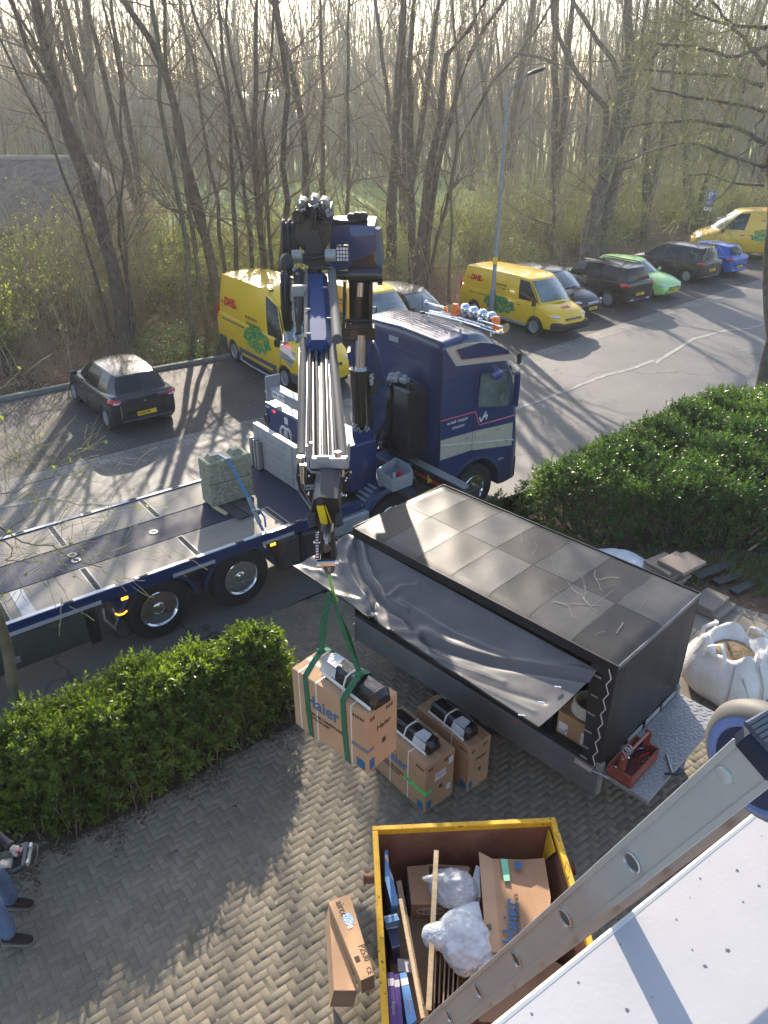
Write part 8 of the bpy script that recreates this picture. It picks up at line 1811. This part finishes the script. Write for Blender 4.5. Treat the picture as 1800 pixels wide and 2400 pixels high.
    sc, _ = car('mpv', 'parked_car', 'dark brown-grey tall hatchback parked nose in, right of the green car', 'car', place((1604, 664), (-1.35, .90), 128), 128, carpaint('brown_grey_paint', (.035, .032, .034)), group=grp, plate='27-PR-VS', rim=('x', 7, 'steel'))
    cl, _ = car('hatch', 'parked_car', 'bright blue small hatchback parked nose in at the end of the row', 'car', place((1675, 649), (-1.30, .865), 128), 128, carpaint('blue_paint', (.015, .10, .42)), group=grp, plate='05-NT-PJ', rim=('x', 6, 'steel'))
    # far right yellow van, seen from its left side
    n = G(1622, 560, .8); a = R(166); v4, _ = car('van', 'delivery_van', 'yellow delivery van at the far right, nose pointing left beyond the blue car', 'van', (n.x-3.25*math.cos(a), n.y-3.25*math.sin(a), 0), 166, mat('ochre_van_paint', (.78, .45, .012), .3, coat=.6, var=.04), group=grp, plate='VKB-19-D', trim=True); v4.scale = (1.28, 1.28, 1.28)
    leafart(v4, -1.9, .35, .55, 1.35, .958, 1, 5); text('lettering', 'WIJ BEZORGEN', .08, (.1, .90, 1.55), (-1, 0, 0), (0, 0, 1), M['inkd'], v4)
    # small yellow van and grey car hidden behind the crane
    g = G(905, 712, 1.5); a = R(-55); v2, _ = car('van', 'delivery_van', 'yellow van mostly hidden behind the crane mast, windscreen showing', 'van', (g.x-1.3*math.cos(a), g.y-1.3*math.sin(a), 0), -55, M['dyel'], group=grp, plate='VJX-40-B', trim=True)
    vdress(v2, -1, 7)
    g = G(1000, 712, 1.25); a = R(-52); gc, _ = car('mpv', 'parked_car', 'dark grey family car behind the truck roof lamps', 'car', (g.x-.95*math.cos(a), g.y-.95*math.sin(a), 0), -52, carpaint('taupe_paint', (.075, .070, .062)), group=grp, plate='TX-482-H')
cars()

# ------------------------------------------------------------------ street lamp and parking sign
def furniture():
    b = G(1150, 762, 0); t = thing('street_lamp', 'tall grey street lamp with curved arm beside the yellow van', 'street lamp', b)
    Y = b.y; q = lambda x, y, dy=0: AT(x, y, Y+dy)-b
    mb = MB(); top = q(1190, 228); mb.tube([(0, 0, 0), (0, 0, 1.3)], [.105, .10], 14); mb.tube([(0, 0, 1.3), (0, 0, 1.36), top*.5+Vector((0, 0, .3)), top], [.10, .075, .065, .05], 14); mb.build('pole', mat('lamp_grey', (.24, .27, .31), .5, .3, var=.1), t)
    mb = MB(); P = [top, q(1196, 212), q(1208, 196), q(1240, 172)]; mb.tube(P, [.05, .048, .044, .04], 10); mb.build('arm', mat('arm_grey', (.18, .19, .20), .45, .3), t)
    mb = MB(); a, c = q(1236, 174), q(1278, 160); d = (c-a); rot = d.to_track_quat('X', 'Z').to_matrix(); mb.ell((a+c)/2, (d.length/2*1.1, .15, .07), rot=rot); hd = mb.build('lamp_head', M['black'], t); mb = MB(); mb.ell((a+c)/2-Vector((0, 0, .05)), (d.length/3, .10, .04), rot=rot); mb.build('lens', M['lamp'], hd)
    p = q(1160, 610); mb = MB(); mb.bb(-.085+p.x*0, .085, -.11, -.07, p.z-.12, p.z+.12, .005); o = mb.build('sticker', M['yel'], t); o.location.x = p.x
    b = G(1652, 552, 0); t = thing('parking_sign', 'blue parking sign with white panel on a slim post at upper right', 'sign', b); q = lambda x, y: AT(x, y, b.y)-b
    mb = MB(); mb.tube([(0, 0, 0), q(1668, 448)], .035, 8); mb.build('post', M['galv'], t)
    c = q(1665, 466); mb = MB(); mb.box(c, (.55, .03, .95), Matrix.Rotation(.12, 3, 'Y'), .02); s = mb.build('sign_panel', mat('sign_blue', (.02, .14, .50), .4), t)
    text('lettering', 'P', .55, c+Vector((-.16, -.022, .18)), (1, 0, 0), (0, 0, 1), M['white'], s, bold=.02); mb = MB(); mb.box(c+Vector((-.03, -.02, -.22)), (.22, .006, .04)); mb.box(c+Vector((-.03, -.02, -.32)), (.3, .006, .03)); mb.build('symbol', M['white'], s)
    c = q(1659, 487); mb = MB(); mb.box(c, (.50, .03, .36), Matrix.Rotation(.12, 3, 'Y'), .02); s = mb.build('sub_panel', M['white'], t); mb = MB(); mb.box(c+Vector((-.08, -.02, 0)), (.05, .006, .2), Matrix.Rotation(.5, 3, 'Y')); mb.box(c+Vector((.08, -.02, 0)), (.05, .006, .2), Matrix.Rotation(-.5, 3, 'Y')); mb.build('symbol', M['inkd'], s)
    b = G(1656, 545, 0)-Vector((0, 2, 0)); t = thing('litter_bin', 'grey litter bin on a post below the parking sign', 'bin', b); mb = MB(); mb.bb(-.28, .28, -.25, .25, .45, 1.15, .05); mb.build('bin_body', M['alud'], t); mb = MB(); mb.cyl((0, 0, 0), (0, 0, .5), .05, n=10); mb.build('post', M['black'], t)
furniture()

# ------------------------------------------------------------------ person with remote control at the left edge
def person():
    f1 = G(42, 2118, .05); f2 = G(40, 2202, .05)
    mid = (f1+f2)/2; base = Vector((mid.x-.12, mid.y, 0)); t = thing('person', 'person in jeans and dark jacket with grey gloves holding a remote control', 'person', base)
    L = lambda v: Vector(v)-base
    h1 = L(G(34, 1990, 1.08)); h2 = L(G(8, 2026, 1.05)); a1 = L(f1)-Vector((.05, 0, 0)); a2 = L(f2)-Vector((.05, 0, 0)); hip = Vector((-.12, 0.0, .95))
    def skin(name, nodes, edges, m, sub=2, root=0):
        me = bpy.data.meshes.new(name); me.from_pydata([n[0] for n in nodes], edges, []); o = link(name, me)
        md = o.modifiers.new('s', 'SKIN'); md.use_smooth_shade = True
        for i, n in enumerate(nodes): v = me.skin_vertices[0].data[i]; r = n[1]; v.radius = r if isinstance(r, tuple) else (r, r); v.use_root = (i == root)
        sb = o.modifiers.new('d', 'SUBSURF'); sb.levels = sub; sb.render_levels = sub
        bpy.context.view_layer.update(); me2 = bpy.data.meshes.new_from_object(o.evaluated_get(bpy.context.evaluated_depsgraph_get())); bpy.data.objects.remove(o)
        me2.materials.clear(); me2.materials.append(m); me2.polygons.foreach_set('use_smooth', [True]*len(me2.polygons)); return link(name, me2, t)
    kn1 = a1.lerp(hip+Vector((0, .1, 0)), .5)+Vector((.05, 0, .03)); kn2 = a2.lerp(hip-Vector((0, .1, 0)), .5)+Vector((.05, 0, .03))
    jk = mat('dark_jacket', (.030, .033, .045), .8, var=.2, bump=.3); jn = mat('blue_jeans', (.085, .145, .27), .85, var=.25, scale=12, bump=.4, bscale=80, col2=(.14, .21, .34))
    sh1, sh2 = Vector((-.10, .19, 1.44)), Vector((-.10, -.19, 1.44)); e1 = sh1+Vector((.06, .06, -.30)); e2 = sh2+Vector((.05, -.04, -.30))
    w1 = h1-(h1-e1).normalized()*.05; w2 = h2-(h2-e2).normalized()*.05
    N = [(hip, (.16, .13)), (Vector((-.12, 0, 1.15)), (.15, .125)), (Vector((-.12, 0, 1.36)), (.17, .13)), (Vector((-.11, 0, 1.50)), .07), (Vector((-.08, 0, 1.58)), .058), (sh1, .075), (e1, .055), (w1, .042), (sh2, .075), (e2, .055), (w2, .042), (hip+Vector((0, .10, -.08)), .10), (kn1, .07), (a1+Vector((0, 0, .08)), .055), (hip-Vector((0, .10, .08)), .10), (kn2, .07), (a2+Vector((0, 0, .08)), .055)]
    E_ = [(0, 1), (1, 2), (2, 3), (3, 4), (2, 5), (5, 6), (6, 7), (2, 8), (8, 9), (9, 10), (0, 11), (11, 12), (12, 13), (0, 14), (14, 15), (15, 16)]
    skin('body', N, E_, jk)
    T_ = [(hip+Vector((0, 0, .04)), (.175, .15)), (hip+Vector((0, .10, -.09)), .115), (kn1, .088), (a1.lerp(kn1, .35), .082), (a1+Vector((0, 0, .03)), .080), (hip+Vector((0, -.10, -.09)), .115), (kn2, .088), (a2.lerp(kn2, .35), .082), (a2+Vector((0, 0, .03)), .080)]
    skin('jeans', T_, [(0, 1), (1, 2), (2, 3), (3, 4), (0, 5), (5, 6), (6, 7), (7, 8)], jn)
    sk = mat('skin', (.50, .30, .22), .5, sub=.1)
    for c in (a1, a2):
        mb = MB(); c = Vector((c.x+.02, c.y, .0)); sec = []
        for x, w_, h in ((-.11, .030, .07), (-.10, .040, .10), (-.04, .044, .105), (.03, .046, .085), (.10, .050, .065), (.16, .042, .050), (.185, .018, .035)): sec.append([c+Vector((x, math.cos(a)*w_, .028+max(-.0, (math.sin(a)*.5+.5))*h)) for a in [j*math.pi/6 for j in range(12)]])
        mb.loft(sec); sh = mb.build('shoe', mat('brown_suede', (.028, .022, .018), .85), t, smooth=60)
        mb = MB(); mb.loft([[c+Vector((x, -w_, .008)), c+Vector((x, w_, .008)), c+Vector((x, w_, .032)), c+Vector((x, -w_, .032))] for x, w_ in ((-.115, .03), (-.10, .045), (.0, .048), (.10, .053), (.16, .045), (.195, .018))]); mb.build('sole', mat('pale_sole', (.22, .21, .19), .7), sh, smooth=60)
    # head, face, cap of hair
    hc = Vector((-.05, 0, 1.70)); mb = MB(); mb.ell(hc, (.095, .075, .12), 20, 14); mb.ell(hc+Vector((.095, 0, -.01)), (.018, .012, .022)); [mb.ell(hc+Vector((-.005, s*.076, 0)), (.018, .010, .03)) for s in (-1, 1)]; mb.build('head', sk, t, smooth=70)
    mb = MB(); [mb.ell(hc+Vector((.082, s*.030, .015)), (.010, .012, .007)) for s in (-1, 1)]; mb.build('eye', M['white'], t); mb = MB(); mb.ell(hc+Vector((.088, 0, -.055)), (.008, .022, .006)); mb.build('mouth', mat('lip', (.4, .15, .13), .5), t)
    mb = MB(); mb.ell(hc+Vector((-.018, 0, .03)), (.095, .082, .108), 20, 14); mb.build('hair', mat('brown_hair', (.05, .03, .02), .7, bump=.5), t, smooth=70)
    # gloved hands with five fingers each, curled on the control box
    gl = mat('grey_glove', (.40, .38, .35), .8, var=.25, scale=18, bump=.5, bscale=60)
    cb = (h1+h2)/2+Vector((.09, .02, -.02))
    for hnd, e, s in ((h1, e1, 1), (h2, e2, -1)):
        d = (cb-hnd); d.z = 0; fw = (Vector((1, -.35*s, -.25))).normalized(); sd = Vector((.25, s, 0)).normalized(); upv = fw.cross(sd)*(1 if fw.cross(sd).z > 0 else -1)
        N = [(hnd-fw*.05, (.036, .028)), (hnd, (.042, .026)), (hnd+fw*.045, (.044, .022))]; E_ = [(0, 1), (1, 2)]
        for k in range(4):
            o = sd*(.030-.020*k)*1.05; l = (.9, 1.05, 1.0, .8)[k]; p = hnd+fw*.055+o; i0 = len(N)
            N += [(p, .0125), (p+fw*.032*l-upv*.008, .0115), (p+fw*.048*l-upv*.034, .0108), (p+fw*.038*l-upv*.056, .0098)]; E_ += [(2, i0), (i0, i0+1), (i0+1, i0+2), (i0+2, i0+3)]
        th = hnd-sd*s*.0+fw*.0-sd*.035; i0 = len(N); N += [(th+fw*.015, .0145), (th+fw*.045-sd*.012, .0125), (th+fw*.070-upv*.008-sd*.004, .011)]; E_ += [(1, i0), (i0, i0+1), (i0+1, i0+2)]
        skin('glove', N, E_, gl, 2, 1)
        mb = MB(); q = (hnd-e).normalized(); mb.cyl(hnd-q*.09, hnd-q*.055, .046, .044, 14); mb.build('glove_cuff', mat('dark_cuff', (.06, .055, .06), .8), t)
    # remote control box
    r = thing('remote_control', 'black radio remote control box with red button held by the person', 'remote control', base+cb, .25)
    mb = MB(); mb.box((0, 0, -.02), (.14, .30, .07), Matrix.Rotation(-.35, 3, 'Y'), .02); b = mb.build('housing', M['blackg'], r)
    mb = MB(); mb.box((.082, 0, -.005), (.035, .24, .03), Matrix.Rotation(-.9, 3, 'Y'), .006); mb.build('display_panel', mat('grey_panel', (.20, .23, .22), .35), r)
    mb = MB(); [mb.cyl((.075, y, .015), (.092, y, .028), .009, n=8) for y in (-.10, -.08, .075, .09, .105)]; mb.build('switch', M['white'], r)
    mb = MB(); mb.ell((-.02, .03, .035), (.022, .022, .016)); mb.build('button', mat('pink_red', (.8, .05, .09), .4), r)
    mb = MB(); [mb.cyl((0, y, 0), (.0, y, .07), .008, n=8) for y in (-.05, .0, .08)]; mb.tube([(.07, -.15, -.04), (.13, -.10, -.05), (.14, 0, -.05), (.13, .12, -.05), (.07, .16, -.04)], .008, 8); mb.build('guard_bar', M['black'], r)
person()

# ------------------------------------------------------------------ ladder head and white roof edge near the camera
def ladder():
    p0 = Vector((.368, .723, 6.32)); d = Vector((-.643, 1.066, -3.347)).normalized(); r = Vector((.857, .516, 0)).normalized(); wv = r.cross(d).normalized()
    if wv.z < 0: wv = -wv
    foot = p0+d*(6.32/abs(d.z)); base = Vector((foot.x, foot.y, 0)); t = thing('ladder', 'aluminium ladder leaning up from the yard, its roller head at lower right', 'ladder', base)
    al = mat('ladder_aluminium', (.42, .42, .41), .42, .25, var=.12, scale=7, col2=(.37, .37, .37), bump=.05)
    top = p0-d*.335; ro = Matrix((d, wv, r)).transposed()
    for k, o in ((0, 0), (1, .42)):
        mb = MB(); a = top+r*o-base; b = foot+r*o-base; mb.box((a+b)/2+r*.012, ((b-a).length, .060, .025), ro, .003)
        mb.box((a+b)/2-r*.0012+wv*.0265, ((b-a).length, .009, .004), ro, .001); mb.box((a+b)/2-r*.0012-wv*.0265, ((b-a).length, .009, .004), ro, .001)
        st = mb.build('stile', al, t)
        if k == 0:
            mb = MB(); mh = MB()
            for q in range(0, 24):
                c = p0+d*.28*q-base; mb.lathe([(0, .0165), (.004, .0165), (.005, .0145), (.0, .0125), (-.001, .0125)], c, -r, 24); mh.cyl(c-r*.0006, c-r*.0012, .0125, n=24)
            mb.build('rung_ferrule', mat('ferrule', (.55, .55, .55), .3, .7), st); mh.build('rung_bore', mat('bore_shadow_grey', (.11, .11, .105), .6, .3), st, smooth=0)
    for q in range(-1, 23):
        c = p0+d*.28*(q)-base; mb = MB(); mb.cyl(c+r*.02, c+r*.42, .0135, n=12); mb.build('rung', al, t)
    # end cap with ribs, rivet and rubber roller
    c = top-base; mb = MB(); mb.box(c-d*.012+r*.01, (.04, .066, .036), ro, .010); cp = mb.build('end_cap', mat('dark_blue_cap', (.012, .018, .035), .35, var=.1), t)
    mb = MB()
    for k in range(11): mb.cyl(c-d*.042+wv*(.030-.006*k)-r*.012, c-d*.042+wv*(.030-.006*k)+r*.034, .0042, n=8)
    mb.build('rib', mat('slate_rib', (.05, .065, .09), .35), cp)
    mb = MB(); mb.ell(c+d*.055-r*.001+wv*.008, (.012, .012, .004), rot=Matrix((d, wv, r)).transposed()); mb.build('rivet', al, t)
    wc = Vector(ray(1770, 1800)).normalized(); wc = Vector((0, 0, CH))+wc*1.10-base
    mb = MB(); mb.lathe([(-.02, .045), (-.02, .066), (-.014, .078), (.0, .083), (.014, .078), (.02, .066), (.02, .045)], wc+r*.02, r, 40); w_ = mb.build('roller', mat('roller_tyre', (.13, .12, .11), .6, var=.15), t, smooth=50)
    mb = MB(); mb.lathe([(-.022, .054), (-.0245, .060), (-.022, .067), (-.02, .054)], wc+r*.02, r, 40); mb.build('roller_ring', mat('ring_blue', (.10, .15, .36), .35), w_); mb = MB(); mb.cyl(wc-r*.0035, wc+r*.04, .054, n=30); mb.build('roller_hub', mat('hub_navy', (.015, .025, .07), .35), w_)
    # roof edge
    e1, e2 = G(1166, 2400, 6.2), G(1800, 1885, 6.2); u = (e2-e1).normalized(); n_ = Vector((u.y, -u.x, 0))
    a, b = e1-u*1.6, e2+u*2.2; o = (a+b)/2; pm = mat('white_flashing', (.40, .40, .42), .42, var=.04, scale=5, bump=.03, bscale=140, coat=.1)
    mb = MB(); mb.prism([tuple(a-o), tuple(b-o), tuple(b+n_*1.5-o), tuple(a+n_*1.5-o)], (0, 0, -.03)); t = thing('roof_edge', 'white speckled metal roof edge at the lower right corner', 'roof', o); mb.build('flashing', pm, t)
    mb = MB(); mb.tube([a-o+Vector((0, 0, -.004)), b-o+Vector((0, 0, -.004))], .006, 8); mb.build('edge_bead', mat('bead', (.62, .61, .58), .4), t)
    mb = MB(); mb.prism([tuple(a+n_*.06-o-Vector((0, 0, .03))), tuple(b+n_*.06-o-Vector((0, 0, .03))), tuple(b+n_*1.5-o-Vector((0, 0, .03))), tuple(a+n_*1.5-o-Vector((0, 0, .03)))], (0, 0, -6.17)); mb.build('wall', mat('house_brick', (.25, .14, .10), .85, var=.2), t, smooth=0)
    mb = MB(); rg = random.Random(17)
    for k in range(420):
        p = a.lerp(b, rg.uniform(.28, .95))+n_*rg.uniform(.01, .75)-o; s = rg.choice((.0008, .0012, .0016, .0022)); ang = rg.uniform(0, 3)
        n2 = 7; mb.add([p+Vector((math.cos(ang+j*6.283/n2)*s*rg.uniform(.6, 1.3)*1.4, math.sin(ang+j*6.283/n2)*s*rg.uniform(.6, 1.3), .0008)) for j in range(n2)], [tuple(range(n2))])
    mb.build('dirt_spot', mat('dark_speck', (.10, .10, .13), .5, var=.4), t, smooth=0)
    mb = MB()
    for k in range(26):
        p = a.lerp(b, rg.uniform(.3, .9))+n_*rg.uniform(.02, .6)-o; s = rg.uniform(.004, .008); a0 = rg.uniform(0, 6); P = [p+Vector((math.cos(a0+j*.4)*s, math.sin(a0+j*.4)*s, .0006)) for j in range(rg.randint(6, 13))]; mb.tube(P, .0004, 4)
    mb.build('water_mark', mat('ring_mark', (.34, .33, .34), .5), t, smooth=0)
ladder()

# ------------------------------------------------------------------ morning haze
def haze():
    mb = MB(); mb.bb(-260, 260, -30, 330, -1.5, 45); m = bpy.data.materials.new('haze'); m.use_nodes = True; n = m.node_tree.nodes; n.clear(); o = n.new('ShaderNodeOutputMaterial'); v = n.new('ShaderNodeVolumePrincipled')
    v.inputs['Color'].default_value = (.92, .95, 1.0, 1); v.inputs['Density'].default_value = HAZE; v.inputs['Anisotropy'].default_value = .45; m.node_tree.links.new(v.outputs[0], o.inputs['Volume'])
    h = mb.build('haze', m, smooth=0); tag(h, 'thin pale morning haze in the air over the whole place', 'haze', kind='stuff')
HAZE = 0.0009
haze()
